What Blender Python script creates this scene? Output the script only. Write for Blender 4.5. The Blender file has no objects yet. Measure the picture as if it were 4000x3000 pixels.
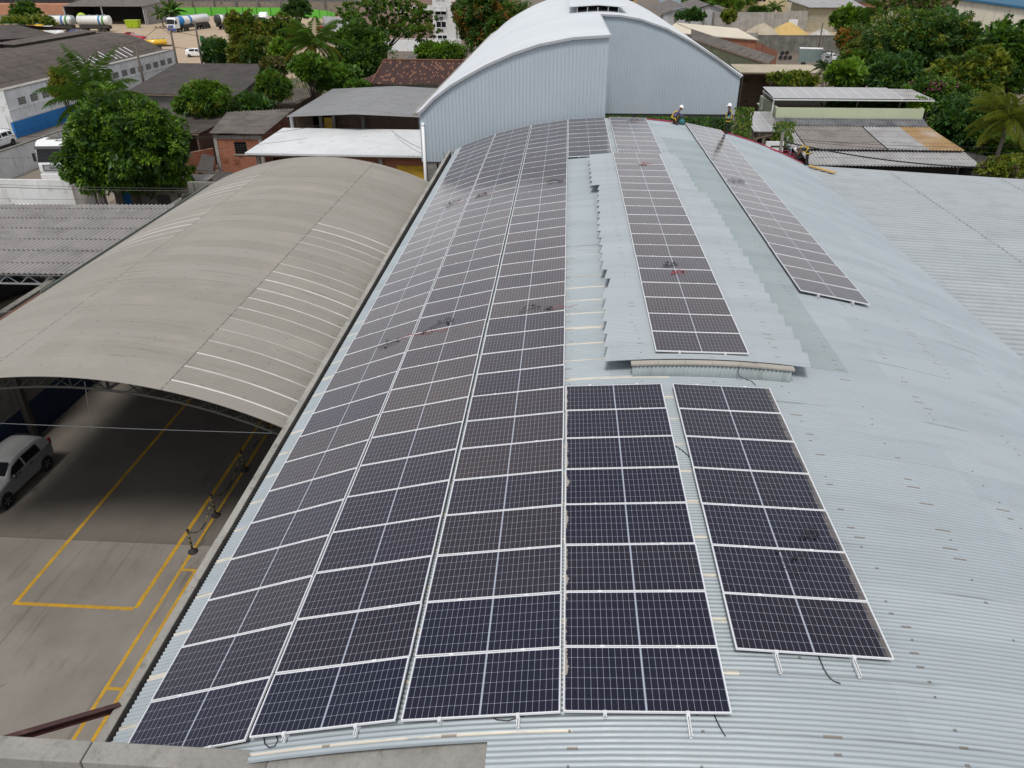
import bpy, bmesh, math, random
from mathutils import Vector, Matrix
random.seed(11)
S = bpy.context.scene
COL = S.collection
PI = math.pi
# ---------------------------------------------------------------- camera (solved from the panel grid)
HC = 18.2
FPX = 3034.03
PITCH, YAW, ROLL = map(math.radians, (28.986, -3.7747, -0.1216))
_f = Vector((math.sin(YAW) * math.cos(PITCH), math.cos(YAW) * math.cos(PITCH), -math.sin(PITCH)))
_r0 = Vector((math.cos(YAW), -math.sin(YAW), 0))
_u0 = _r0.cross(_f)
_r = math.cos(ROLL) * _r0 + math.sin(ROLL) * _u0
_u = -math.sin(ROLL) * _r0 + math.cos(ROLL) * _u0
CAM = Vector((0, 0, HC))

def ray(px, py):
    return _r * ((px - 2000) / FPX) - _u * ((py - 1500) / FPX) + _f

def P(px, py, z):
    d = ray(px, py)
    return CAM + d * ((z - HC) / d.z)

def PY(px, py, y):
    d = ray(px, py)
    return CAM + d * (y / d.y)

def PX(px, py, x):
    d = ray(px, py)
    return CAM + d * (x / d.x)

# ---------------------------------------------------------------- materials
class NT:
    def __init__(s, name):
        s.m = bpy.data.materials.new(name)
        s.m.use_nodes = True
        s.t = s.m.node_tree
        s.n = s.t.nodes
        s.b = s.n['Principled BSDF']
        s.out = s.n['Material Output']
    def new(s, ty):
        return s.n.new(ty)
    def put(s, sock, v):
        if isinstance(v, bpy.types.NodeSocket):
            s.t.links.new(v, sock)
        elif isinstance(v, (tuple, list)):
            if len(v) == 3 and sock.type == 'RGBA':
                v = (*v, 1)
            sock.default_value = v
        else:
            sock.default_value = v
    def math(s, op, a, b=0.0, c=0.0, clamp=False):
        n = s.new('ShaderNodeMath'); n.operation = op; n.use_clamp = clamp
        s.put(n.inputs[0], a); s.put(n.inputs[1], b); s.put(n.inputs[2], c)
        return n.outputs[0]
    def coord(s, k='Object'):
        return s.new('ShaderNodeTexCoord').outputs[k]
    def sep(s, v):
        n = s.new('ShaderNodeSeparateXYZ'); s.put(n.inputs[0], v)
        return n.outputs
    def comb(s, x, y, z):
        n = s.new('ShaderNodeCombineXYZ'); s.put(n.inputs[0], x); s.put(n.inputs[1], y); s.put(n.inputs[2], z)
        return n.outputs[0]
    def scale(s, v, sc):
        n = s.new('ShaderNodeMapping'); s.put(n.inputs['Vector'], v); n.inputs['Scale'].default_value = sc
        return n.outputs[0]
    def noise(s, v, sc, det=4, rough=.55, out=0):
        n = s.new('ShaderNodeTexNoise'); s.put(n.inputs['Vector'], v)
        n.inputs['Scale'].default_value = sc; n.inputs['Detail'].default_value = det; n.inputs['Roughness'].default_value = rough
        return n.outputs[out]
    def white(s, v, dims='3D'):
        n = s.new('ShaderNodeTexWhiteNoise'); n.noise_dimensions = dims
        s.put(n.inputs['Vector' if dims != '1D' else 'W'], v)
        return n.outputs[0]
    def ramp(s, fac, lo, hi):
        n = s.new('ShaderNodeMapRange'); n.interpolation_type = 'SMOOTHSTEP'
        s.put(n.inputs[0], fac); n.inputs[1].default_value = lo; n.inputs[2].default_value = hi
        return n.outputs[0]
    def mix(s, fac, a, b, mode='MIX'):
        n = s.new('ShaderNodeMix'); n.data_type = 'RGBA'; n.blend_type = mode
        s.put(n.inputs[0], fac); s.put(n.inputs[6], a); s.put(n.inputs[7], b)
        return n.outputs[2]
    def bump(s, h, strength=.3, dist=.02):
        n = s.new('ShaderNodeBump'); n.inputs['Strength'].default_value = strength; n.inputs['Distance'].default_value = dist
        s.put(n.inputs['Height'], h); s.put(s.b.inputs['Normal'], n.outputs[0])
    def fin(s, col, rough=.6, metal=0., spec=None):
        s.put(s.b.inputs['Base Color'], col); s.put(s.b.inputs['Roughness'], rough); s.put(s.b.inputs['Metallic'], metal)
        if spec is not None:
            s.put(s.b.inputs['Specular IOR Level'], spec)
        return s.m

def weathered(name, c1, c2, sc=.8, rough=.7, c3=None, metal=0., streak=None, bump=0., fine=None, spec=None):
    """two tones in large soft patches, a third in sharper stains, optional vertical streaks"""
    n = NT(name)
    v = n.coord()
    a = n.ramp(n.noise(v, sc, 6, .6), .35, .65)
    col = n.mix(a, c1, c2)
    if c3:
        b = n.ramp(n.noise(v, sc * 2.3, 8, .7), .56, .72)
        col = n.mix(b, col, c3)
    if streak:
        b = n.ramp(n.noise(n.scale(v, (3.0, 3.0, .25)), 1.2, 5, .65), .52, .75)
        col = n.mix(b, col, streak)
    if fine:
        b = n.noise(v, fine, 3, .6)
        col = n.mix(n.math('MULTIPLY', n.math('SUBTRACT', b, .4, clamp=True), .9), col, tuple(x * .45 for x in c1))
    if bump:
        n.bump(n.noise(v, 18, 5, .6), bump, .02)
    return n.fin(col, rough, metal, spec)

def plain(name, c, rough=.5, metal=0., spec=None, var=.12):
    n = NT(name)
    k = n.noise(n.coord(), 3.0, 4)
    return n.fin(n.mix(k, tuple(x * (1 - var) for x in c), tuple(min(1, x * (1 + var)) for x in c)), rough, metal, spec)

def leafmat(name, c1, c2, c3):
    n = NT(name)
    v = n.coord()
    a = n.ramp(n.noise(v, .9, 3), .35, .65)
    col = n.mix(a, c1, c2)
    col = n.mix(n.ramp(n.noise(v, 5.0, 2), .52, .7), col, c3)
    n.fin(col, .48, 0., .35)
    t = n.new('ShaderNodeBsdfTranslucent')
    n.put(t.inputs[0], n.mix(.5, col, (.16, .26, .02)))
    ms = n.new('ShaderNodeMixShader'); ms.inputs[0].default_value = .30
    n.t.links.new(n.b.outputs[0], ms.inputs[1]); n.t.links.new(t.outputs[0], ms.inputs[2])
    n.t.links.new(ms.outputs[0], n.out.inputs[0])
    return n.m

def glassmat(name, c=(.012, .016, .02), rough=.06):
    return plain(name, c, rough, 0., .6)

def corrugated_mat(name, c1, c2, stain, lap=(0, 1.6), rough=.75, axis=1, sheet=1.0, dark=(.05, .045, .04), metal=0., groove=.75):
    """fibre cement or steel sheets: tone differs from sheet to sheet, dirt and moss in patches and along the laps"""
    n = NT(name)
    v = n.coord()
    s = n.sep(v)
    al, ac = s[axis], s[1 - axis]
    cell = n.comb(n.math('FLOOR', n.math('DIVIDE', ac, sheet)), n.math('FLOOR', n.math('DIVIDE', al, lap[1])), 0.)
    w = n.white(cell)
    col = n.mix(n.math('MULTIPLY', w, .8), c1, c2)
    col = n.mix(n.math('MULTIPLY', n.ramp(n.noise(v, .55, 7, .68), .45, .7), .8), col, stain)
    fr = n.math('ABSOLUTE', n.math('SUBTRACT', n.math('FRACT', n.math('ADD', n.math('DIVIDE', al, lap[1]), n.math('MULTIPLY', n.noise(v, .5, 2), .02))), .5))
    edge = n.ramp(fr, .5 - .085 / lap[1], .5 - .02 / lap[1])
    edge = n.math('MULTIPLY', edge, n.ramp(n.noise(v, 1.3, 4, .7), .3, .6))
    col = n.mix(n.math('MULTIPLY', edge, .9), col, dark)
    col = n.mix(n.math('MULTIPLY', n.ramp(n.noise(v, 9, 4, .7), .5, .8), .45), col, dark)
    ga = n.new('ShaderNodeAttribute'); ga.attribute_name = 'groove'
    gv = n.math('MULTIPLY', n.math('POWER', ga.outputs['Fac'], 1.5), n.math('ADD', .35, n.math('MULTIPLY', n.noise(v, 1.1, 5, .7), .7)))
    col = n.mix(n.math('MULTIPLY', gv, groove), col, dark)  # darker wave valleys: dirt, painted in to strengthen the rib shading
    return n.fin(col, rough, metal, .3)

# ---------------------------------------------------------------- mesh builder
class MB:
    def __init__(s):
        s.v = []; s.f = []; s.m = []; s.g = {}
    def face(s, pts, mi=0):
        b = len(s.v); s.v += [tuple(p) for p in pts]; s.f.append(tuple(range(b, b + len(pts)))); s.m.append(mi)
    def raw(s, vs, fs, mi=0):
        b = len(s.v); s.v += [tuple(p) for p in vs]
        for f in fs:
            s.f.append(tuple(b + i for i in f)); s.m.append(mi)
    def hexa(s, p, mi=0):
        """8 points: bottom ring 0-3 counter-clockwise, top ring 4-7"""
        s.raw(p, [(3, 2, 1, 0), (4, 5, 6, 7), (0, 1, 5, 4), (1, 2, 6, 5), (2, 3, 7, 6), (3, 0, 4, 7)], mi)
    def box(s, x0, y0, z0, x1, y1, z1, mi=0):
        x0, x1 = min(x0, x1), max(x0, x1); y0, y1 = min(y0, y1), max(y0, y1); z0, z1 = min(z0, z1), max(z0, z1)
        s.hexa([(x0, y0, z0), (x1, y0, z0), (x1, y1, z0), (x0, y1, z0), (x0, y0, z1), (x1, y0, z1), (x1, y1, z1), (x0, y1, z1)], mi)
    def beam(s, a, b, w, h, mi=0, up=(0, 0, 1)):
        a, b = Vector(a), Vector(b); d = (b - a).normalized(); up = Vector(up)
        if abs(d.dot(up)) > .98: up = Vector((0, 1, 0))
        r = d.cross(up).normalized() * (w / 2); u = r.cross(d).normalized() * (h / 2)
        s.hexa([a - r - u, a + r - u, b + r - u, b - r - u, a - r + u, a + r + u, b + r + u, b - r + u], mi)
    def quadwall(s, a, b, z0, z1, th=.2, mi=0):
        """vertical wall along a-b (xy), thickness th to the left of a->b"""
        a, b = Vector((a[0], a[1], 0)), Vector((b[0], b[1], 0)); d = (b - a).normalized()
        n = Vector((-d.y, d.x, 0)) * th
        z0 = z0 if isinstance(z0, (tuple, list)) else (z0, z0); z1 = z1 if isinstance(z1, (tuple, list)) else (z1, z1)
        q = [a, b, b + n, a + n]
        lo = [z0[0], z0[1], z0[1], z0[0]]; hi = [z1[0], z1[1], z1[1], z1[0]]
        s.hexa([Vector((p.x, p.y, z)) for p, z in zip(q, lo)] + [Vector((p.x, p.y, z)) for p, z in zip(q, hi)], mi)
    def slab(s, q, th, mi=0):
        """four corner points (any plane) with thickness th straight down"""
        q = [Vector(p) for p in q]
        n = (q[1] - q[0]).cross(q[3] - q[0])
        if n.z < 0: q = [q[0], q[3], q[2], q[1]]
        d = Vector((0, 0, th))
        s.hexa([p - d for p in q] + q, mi)
    def poly(s, pts, d, mi=0):
        """closed prism of a polygon moved by d"""
        n = len(pts); pts = [Vector(p) for p in pts]; d = Vector(d)
        nn = Vector((0, 0, 0))
        for i in range(n):
            nn += pts[i].cross(pts[(i + 1) % n])
        if nn.dot(d) < 0: pts = pts[::-1]
        vs = pts + [p + d for p in pts]
        s.raw(vs, [tuple(range(n))[::-1], tuple(range(n, 2 * n))] + [(i, (i + 1) % n, n + (i + 1) % n, n + i) for i in range(n)], mi)
    def tube(s, pts, r, n=6, mi=0, cap=True):
        pts = [Vector(p) for p in pts]; rr = r if isinstance(r, (list, tuple)) else [r] * len(pts)
        rings = []
        for i, p in enumerate(pts):
            d = (pts[min(i + 1, len(pts) - 1)] - pts[max(i - 1, 0)]).normalized()
            u = Vector((0, 0, 1)) if abs(d.z) < .9 else Vector((1, 0, 0))
            a = d.cross(u).normalized(); b = d.cross(a).normalized()
            rings.append([p + (a * math.cos(2 * PI * k / n) + b * math.sin(2 * PI * k / n)) * rr[i] for k in range(n)])
        vs = [q for R_ in rings for q in R_]
        fs = [(i * n + k, i * n + (k + 1) % n, (i + 1) * n + (k + 1) % n, (i + 1) * n + k) for i in range(len(pts) - 1) for k in range(n)]
        if cap: fs += [tuple(range(n))[::-1], tuple((len(pts) - 1) * n + k for k in range(n))]
        s.raw(vs, fs, mi)
    def lathe(s, prof, c=(0, 0, 0), n=16, axis='Z', mi=0):
        """profile (radius, height) turned about an axis through c"""
        c = Vector(c); vs = []
        for r, h in prof:
            for k in range(n):
                a = 2 * PI * k / n; x, y = r * math.cos(a), r * math.sin(a)
                vs.append(c + (Vector((x, y, h)) if axis == 'Z' else Vector((x, h, y)) if axis == 'Y' else Vector((h, x, y))))
        fs = [(i * n + k, i * n + (k + 1) % n, (i + 1) * n + (k + 1) % n, (i + 1) * n + k) for i in range(len(prof) - 1) for k in range(n)]
        fs += [tuple(range(n))[::-1], tuple((len(prof) - 1) * n + k for k in range(n))]
        s.raw(vs, fs, mi)
    def corr(s, A, B, C, D, pitch=.18, amp=.025, mi=0, seg=4, th=.012, rows=1, sag=0., maxn=900):
        """corrugated sheet A-B-C-D: waves repeat along A->B (and D->C), each wave runs A->D; two skins, closed at the ends"""
        A, B, C, D = map(Vector, (A, B, C, D))
        nrm = (B - A).cross(D - A).normalized()
        if nrm.z < 0: nrm = -nrm
        n = min(maxn, max(4, int((B - A).length / pitch * seg)))
        vs = []; fs = []; rim = []
        for j in range(rows + 1):
            t = j / rows
            for i in range(n + 1):
                u = i / n
                p = (A * (1 - u) + B * u) * (1 - t) + (D * (1 - u) + C * u) * t
                w = math.cos(2 * PI * i / seg) * amp
                vs.append(p + nrm * (w - sag * math.sin(PI * t)))
        m = len(vs); b0 = len(s.v)
        for j in range(rows + 1):
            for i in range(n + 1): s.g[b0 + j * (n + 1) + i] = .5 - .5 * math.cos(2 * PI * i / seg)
        vs += [p - nrm * th for p in vs]
        for j in range(rows):
            for i in range(n):
                a = j * (n + 1) + i
                q = (a, a + 1, a + n + 2, a + n + 1)
                fs.append(q); fs.append(tuple(m + k for k in q[::-1]))
        for i in range(n):
            for a, b in ((i, i + 1), (rows * (n + 1) + i + 1, rows * (n + 1) + i)):
                rim.append((vs[b], vs[a], vs[m + a], vs[m + b]))
        flip = (Vector(vs[1]) - Vector(vs[0])).cross(Vector(vs[n + 1]) - Vector(vs[0])).dot(nrm) < 0
        s.raw(vs, [f[::-1] for f in fs] if flip else fs, mi)
        for q in rim: s.face(q[::-1] if flip else q, mi)

def mesh_obj(name, mb, mats, parent=None, smooth=False, local=False, bevel=0):
    me = bpy.data.meshes.new(name)
    me.from_pydata([tuple(p) for p in mb.v], [], mb.f)
    mats = mats if isinstance(mats, (list, tuple)) else [mats]
    for m in mats: me.materials.append(m)
    if len(mats) > 1: me.polygons.foreach_set('material_index', mb.m)
    if mb.g:
        at_ = me.attributes.new('groove', 'FLOAT', 'POINT')
        for k, w_ in mb.g.items(): at_.data[k].value = w_
    if smooth: me.polygons.foreach_set('use_smooth', [True] * len(me.polygons))
    me.update()
    o = bpy.data.objects.new(name, me); COL.objects.link(o)
    if parent:
        o.parent = parent
        if not local and parent.parent is None and parent.type == 'EMPTY':
            o.location = -parent.location
    if bevel:
        b = o.modifiers.new('Bevel', 'BEVEL'); b.width = bevel; b.segments = 2; b.limit_method = 'ANGLE'
    return o

def thing(name, label, cat, loc=(0, 0, 0), rz=0., group=None):
    o = bpy.data.objects.new(name, None); COL.objects.link(o)
    o.empty_display_size = .3
    o.location = Vector(loc); o.rotation_euler = (0, 0, rz)
    o['label'] = label; o['category'] = cat
    if group: o['group'] = group
    return o

def tag(o, label, cat, group=None):
    o['label'] = label; o['category'] = cat
    if group: o['group'] = group
    return o

def struct(name, mb, mats, smooth=False):
    o = mesh_obj(name, mb, mats, None, smooth); o['kind'] = 'structure'
    return o

def copy_tree(o, parent=None):
    c = o.copy(); COL.objects.link(c)
    if parent is not None: c.parent = parent
    for ch in list(o.children): copy_tree(ch, c)
    return c

def ordinal(n):
    w = ['first', 'second', 'third', 'fourth', 'fifth', 'sixth', 'seventh', 'eighth', 'ninth', 'tenth', 'eleventh', 'twelfth']
    if n <= 12: return w[n - 1]
    return '%d%s' % (n, {1: 'st', 2: 'nd', 3: 'rd'}.get(n % 10 if n % 100 not in (11, 12, 13) else 0, 'th'))
# ---------------------------------------------------------------- shared materials
M_conc = weathered('concrete', (.36, .345, .32), (.27, .255, .235), .9, .85, (.17, .155, .135), streak=(.15, .14, .12), bump=.25, fine=14)
M_concdark = weathered('old_concrete', (.20, .19, .17), (.13, .125, .11), .7, .9, (.07, .065, .05), streak=(.06, .06, .045), bump=.2)
M_white = weathered('whitewash', (.74, .75, .76), (.62, .63, .64), .5, .8, (.40, .39, .36), streak=(.36, .35, .32), bump=.1)
M_whiteclean = weathered('white_paint', (.80, .81, .82), (.72, .73, .75), .6, .6, streak=(.6, .6, .58))
M_blue = weathered('blue_paint', (.012, .15, .42), (.016, .19, .50), .4, .6, streak=(.01, .10, .30))
M_steel = plain('galvanised_steel', (.42, .44, .46), .45, .5)
M_alu = plain('aluminium', (.74, .75, .77), .35, .25)
M_frame = plain('anodised_frame', (.78, .79, .81), .38, .2, var=.05)
M_darksteel = plain('dark_steel', (.06, .055, .05), .6, .3)
M_rust = weathered('rusty_steel', (.16, .07, .04), (.09, .04, .028), 2, .85, (.05, .03, .02))
M_redbrown = weathered('red_oxide_steel', (.06, .018, .016), (.04, .014, .013), 2, .6, (.10, .05, .035))
M_black = plain('black_plastic', (.015, .015, .016), .5)
M_rubber = plain('rubber', (.022, .022, .022), .8)
M_redcable = plain('red_cable', (.42, .03, .05), .5)
M_yellow = weathered('yellow_line_paint', (.55, .31, .015), (.42, .25, .03), 1.5, .8, (.22, .17, .11), fine=3)
M_brick = None
def brickmat(name, c1, c2, mortar, sc=1.0, ax='XZ'):
    n = NT(name)
    s = n.sep(n.coord())
    h = n.math('ADD', s[0], s[1])
    v = n.comb(h, s[2], 0.)
    b = n.new('ShaderNodeTexBrick'); n.put(b.inputs['Vector'], v)
    b.inputs['Scale'].default_value = sc; b.inputs['Brick Width'].default_value = .30; b.inputs['Row Height'].default_value = .20
    b.inputs['Mortar Size'].default_value = .018; b.inputs['Mortar Smooth'].default_value = .2
    b.inputs['Color1'].default_value = (*c1, 1); b.inputs['Color2'].default_value = (*c2, 1); b.inputs['Mortar'].default_value = (*mortar, 1)
    col = n.mix(n.ramp(n.noise(n.coord(), .9, 6, .7), .5, .75), b.outputs[0], tuple(x * .4 for x in c2))
    return n.fin(col, .85)
M_brick = brickmat('clay_block', (.36, .115, .055), (.28, .085, .042), (.30, .20, .15))
M_brickdark = brickmat('old_brick', (.15, .085, .055), (.10, .06, .042), (.13, .11, .09))
M_block = brickmat('concrete_block', (.26, .25, .23), (.21, .20, .19), (.17, .165, .15), .6)
M_fib_grey = corrugated_mat('grey_fibre_cement', (.30, .285, .28), (.25, .235, .235), (.19, .18, .175))
M_fib_dark = corrugated_mat('dark_fibre_cement', (.098, .085, .079), (.07, .061, .056), (.045, .04, .034), dark=(.018, .016, .013))
M_fib_mid = corrugated_mat('weathered_fibre_cement', (.19, .17, .155), (.14, .125, .115), (.085, .075, .065), dark=(.03, .027, .022))
M_fib_cream = corrugated_mat('cream_fibre_cement', (.55, .49, .37), (.50, .44, .33), (.40, .35, .26))
M_fib_light = corrugated_mat('pale_fibre_cement', (.44, .44, .45), (.37, .37, .375), (.25, .24, .235))
M_fib_rust = corrugated_mat('rusty_sheet', (.42, .28, .13), (.36, .21, .09), (.5, .43, .36))
M_metalroof = corrugated_mat('grey_metal_roof', (.285, .29, .30), (.26, .265, .275), (.23, .235, .245), (0, 4.5), .55, sheet=1.6)

def galvanised(name, c1, c2, full=True):
    """painted steel sheets laid across the vault: 1 m courses with sealed laps, fastener rows with rust streaks"""
    n = NT(name)
    v = n.coord(); s = n.sep(v); X, Y = s[0], s[1]
    crs = n.math('FLOOR', Y)
    col3 = n.math('FLOOR', n.math('DIVIDE', n.math('ADD', X, 20.3), 3.6))
    w = n.white(n.comb(crs, col3, 3.0))
    col = n.mix(n.math('MULTIPLY', w, .75), c1, c2)
    col = n.mix(n.math('MULTIPLY', n.ramp(n.noise(n.scale(v, (.25, 1.4, 1)), 1.0, 6, .65), .45, .72), .45), col, tuple(x * .84 for x in c2))
    col = n.mix(n.math('MULTIPLY', n.ramp(n.noise(v, 2.2, 7, .7), .5, .8), .25), col, (.36, .35, .31))
    gr = n.math('ADD', .5, n.math('MULTIPLY', n.math('COSINE', n.math('MULTIPLY', Y, 2 * PI / .088)), -.5))
    gr = n.math('MULTIPLY', n.math('POWER', gr, 2.), n.math('ADD', .2, n.math('MULTIPLY', n.noise(n.scale(v, (.5, 3, 1)), 1.5, 5, .7), .9)))
    col = n.mix(n.math('MULTIPLY', gr, .36), col, (.13, .14, .14))  # valley grime, laid on so the ribs look more strongly shaded
    if full:
        fy = n.math('FRACT', Y)
        d = n.math('MINIMUM', fy, n.math('SUBTRACT', 1.0, fy))
        # cream sealing strips on the laps, only on the left half of the vault
        rowr = n.white(n.comb(n.math('ROUND', Y), 2., 7.)); strip = n.math('LESS_THAN', d, n.math('ADD', .022, n.math('MULTIPLY', rowr, .035)))
        keep = n.math('MULTIPLY', n.math('LESS_THAN', X, 2.75), n.math('GREATER_THAN', n.white(n.comb(crs, 1., 9.)), -.1))
        keep = n.math('MULTIPLY', keep, n.math('LESS_THAN', n.math('ADD', Y, n.math('MULTIPLY', rowr, 5.)), 27. if full == 1 else -9.))
        keep = n.math('MULTIPLY', keep, n.math('MAXIMUM', n.math('GREATER_THAN', Y, 7.5), n.math('LESS_THAN', X, .35)))
        ramp = n.ramp(n.noise(n.scale(v, (.7, 4, 1)), 2.0, 5, .7), .30, .5)
        col = n.mix(n.math('MULTIPLY', n.math('MULTIPLY', strip, keep), n.math('MULTIPLY', ramp, .85)), col, (.60, .55, .46))
        # thin dark lap lines elsewhere, broken
        lap = n.math('MULTIPLY', n.math('LESS_THAN', d, .013), n.ramp(n.noise(n.scale(v, (.35, .9, 1)), 1.0, 3, .6), .5, .62))
        col = n.mix(n.math('MULTIPLY', lap, .5 if full == 1 else 0.), col, (.10, .11, .11))
        # fasteners: rows every 1.72 m of arc, two screws, at alternate waves
        a = n.math('DIVIDE', n.math('ADD', X, .55), 1.72)
        ra = n.math('MULTIPLY', n.math('ABSOLUTE', n.math('SUBTRACT', n.math('FRACT', a), .5)), 1.72)
        yy = n.math('DIVIDE', Y, .264)
        cell = n.comb(n.math('FLOOR', a), n.math('FLOOR', yy), 5.)
        rnd = n.white(cell)
        off = n.math('MULTIPLY', n.math('SUBTRACT', n.white(n.comb(n.math('FLOOR', yy), n.math('FLOOR', a), 8.)), .5), .14)
        dx = n.math('ABSOLUTE', n.math('SUBTRACT', n.math('MULTIPLY', n.math('SUBTRACT', n.math('FRACT', a), .5), 1.72), off))
        dy = n.math('MULTIPLY', n.math('ABSOLUTE', n.math('SUBTRACT', n.math('FRACT', yy), .5)), .264)
        spot = n.math('MULTIPLY', n.math('LESS_THAN', dx, n.math('ADD', .02, n.math('MULTIPLY', n.math('POWER', rnd, 3.), .13))), n.math('LESS_THAN', dy, .024))
        spot = n.math('MULTIPLY', spot, n.math('GREATER_THAN', n.white(n.comb(n.math('FLOOR', yy), n.math('FLOOR', a), 1.)), .35))
        col = n.mix(n.math('MULTIPLY', spot, .7), col, n.mix(rnd, (.06, .06, .058), (.17, .12, .085)))
    n.bump(n.noise(n.scale(v, (.6, 1.6, 1)), 1.3, 4, .6), .35, .05)
    return n.fin(col, n.math('ADD', .36, n.math('MULTIPLY', n.noise(v, 1.7, 5, .7), .24)), .1, .4)
M_galv = galvanised('galvanised_roof', (.372, .422, .455), (.322, .37, .403))
M_galvmon = galvanised('galvanised_monitor_roof', (.385, .43, .463), (.345, .388, .42), 2)
M_galvshade = galvanised('vent_shade_steel', (.31, .365, .385), (.27, .325, .345), 2)  # greener, darker steel tone standing in for shade beside the vent
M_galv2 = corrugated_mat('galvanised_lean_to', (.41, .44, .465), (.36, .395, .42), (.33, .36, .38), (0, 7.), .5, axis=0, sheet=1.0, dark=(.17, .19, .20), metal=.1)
M_clad = weathered('wall_cladding', (.44, .505, .56), (.41, .475, .53), .25, .5, metal=.1)
M_rooflight = None
def hallroofmat():
    n = NT('white_roof'); v = n.coord(); s = n.sep(v)
    col = n.mix(n.ramp(n.noise(v, .15, 5), .3, .7), (.60, .63, .66), (.54, .57, .61))
    fy = n.math('FRACT', n.math('DIVIDE', s[1], 2.3)); e = n.math('MULTIPLY', n.math('LESS_THAN', fy, .07), n.ramp(n.noise(n.scale(v, (.5, .4, .5)), 1.0, 4), .45, .6))
    col = n.mix(n.math('MULTIPLY', e, .5), col, (.48, .55, .64))
    f2 = n.math('FRACT', n.math('DIVIDE', s[1], .55)); col = n.mix(n.math('MULTIPLY', n.math('LESS_THAN', f2, .12), .22), col, (.5, .56, .63))
    return n.fin(col, .45)
M_rooflight = hallroofmat()

def laminate(name, dirt=None):
    """144 half cells behind glass: 24 x 6 grid, white back sheet in the gaps, wide gap at mid length"""
    n = NT(name)
    v = n.coord(); s = n.sep(v); X, Y = s[0], s[1]
    ax = n.math('ABSOLUTE', X)
    cx = n.math('DIVIDE', n.math('SUBTRACT', ax, .013), .0918)
    cy = n.math('DIVIDE', n.math('ADD', Y, .549), .183)
    fx, fy = n.math('FRACT', cx), n.math('FRACT', cy)
    ex = n.math('MULTIPLY', n.math('MINIMUM', fx, n.math('SUBTRACT', 1., fx)), .0918)
    ey = n.math('MULTIPLY', n.math('MINIMUM', fy, n.math('SUBTRACT', 1., fy)), .183)
    line = n.math('MAXIMUM', n.math('LESS_THAN', ex, .0018), n.math('LESS_THAN', ey, .0016))
    line = n.math('MAXIMUM', line, n.math('LESS_THAN', n.math('ADD', ex, ey), .0078))
    line = n.math('MAXIMUM', line, n.math('LESS_THAN', ax, .0085))
    line = n.math('MAXIMUM', line, n.math('GREATER_THAN', ax, 1.117))
    line = n.math('MAXIMUM', line, n.math('GREATER_THAN', n.math('ABSOLUTE', Y), .549))
    oi = n.new('ShaderNodeObjectInfo').outputs['Random']
    base = n.mix(oi, (.005, .0075, .026), (.008, .008, .018))
    base = n.mix(n.math('MULTIPLY', n.ramp(n.white(n.comb(n.math('FLOOR', cx), n.math('FLOOR', cy), n.math('SIGN', X))), .2, 1.), .5), base, (.006, .009, .024))
    # film of dust, a little different on every panel
    vv = n.comb(n.math('ADD', X, n.math('MULTIPLY', oi, 60.)), Y, 0.)
    dust_sheen = n.math('ADD', n.math('MULTIPLY', n.ramp(n.noise(vv, 1.1, 6, .65), .3, .8), .010), n.math('MULTIPLY', oi, .006))
    speck = n.math('MULTIPLY', n.math('GREATER_THAN', n.noise(v, 70, 2, .6), .66), .10)
    col = n.mix(line, base, (.37, .41, .50))
    lc = n.sep(n.new('ShaderNodeObjectInfo').outputs['Location'])
    old = n.ramp(n.math('ADD', lc[1], n.math('MULTIPLY', n.noise(n.comb(lc[0], lc[1], 0.), .35, 2), 9.)), 11., 25.)   # pale brown painted on far modules in place of low-angle sky sheen
    dust_sheen = n.math('ADD', dust_sheen, n.math('MULTIPLY', old, n.math('ADD', .0 if dirt else .095, n.math('MULTIPLY', oi, .02 if dirt else .06))))  # old: mask of the sky sheen painted on the far modules
    col = n.mix(n.math('ADD', dust_sheen, speck if dirt else n.math('MULTIPLY', speck, .35)), col, (.41, .315, .265))
    rough = n.math('ADD', .09, n.math('MULTIPLY', n.noise(vv, 2.5, 5, .7), .10))
    if dirt:
        sx = X if dirt > 0 else n.math('MULTIPLY', X, -1.)
        edge = n.math('ADD', sx, n.math('MULTIPLY', n.math('SUBTRACT', n.noise(vv, 2.2, 7, .75), .5), .34))
        e = n.ramp(edge, 1.10 if dirt < 0 else 1.02, 1.115 if dirt < 0 else 1.07)
        col = n.mix(n.math('MULTIPLY', e, .75 if dirt < 0 else .26), col, (.40, .36, .31))
        rough = n.math('ADD', rough, n.math('MULTIPLY', e, .35))
    n.b.inputs['Specular Tint'].default_value = (1., .94, .90, 1)
    return n.fin(col, rough, 0., .28)
M_pv = laminate('pv_laminate')
M_pv_l = laminate('pv_laminate_dusty_left', -1)
M_pv_r = laminate('pv_laminate_dusty_right', 1)

# ---------------------------------------------------------------- ground
def asphaltish(name, c1, c2, stain):
    n = NT(name)
    v = n.coord()
    col = n.mix(n.ramp(n.noise(v, .22, 8, .65), .35, .68), c1, c2)
    col = n.mix(n.math('MULTIPLY', n.ramp(n.noise(v, .9, 8, .7), .52, .75), .6), col, stain)
    col = n.mix(n.math('MULTIPLY', n.ramp(n.noise(v, 14, 4, .7), .5, .8), .35), col, tuple(x * .6 for x in stain))
    n.bump(n.noise(v, 25, 4), .2, .02)
    return n.fin(col, .9)
M_ground = asphaltish('bare_earth', (.16, .125, .095), (.12, .10, .08), (.08, .075, .055))
g = MB(); g.face([(-1500, -700, 0), (1500, -700, 0), (1500, 2600, 0), (-1500, 2600, 0)])
struct('ground', g, M_ground)

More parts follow.
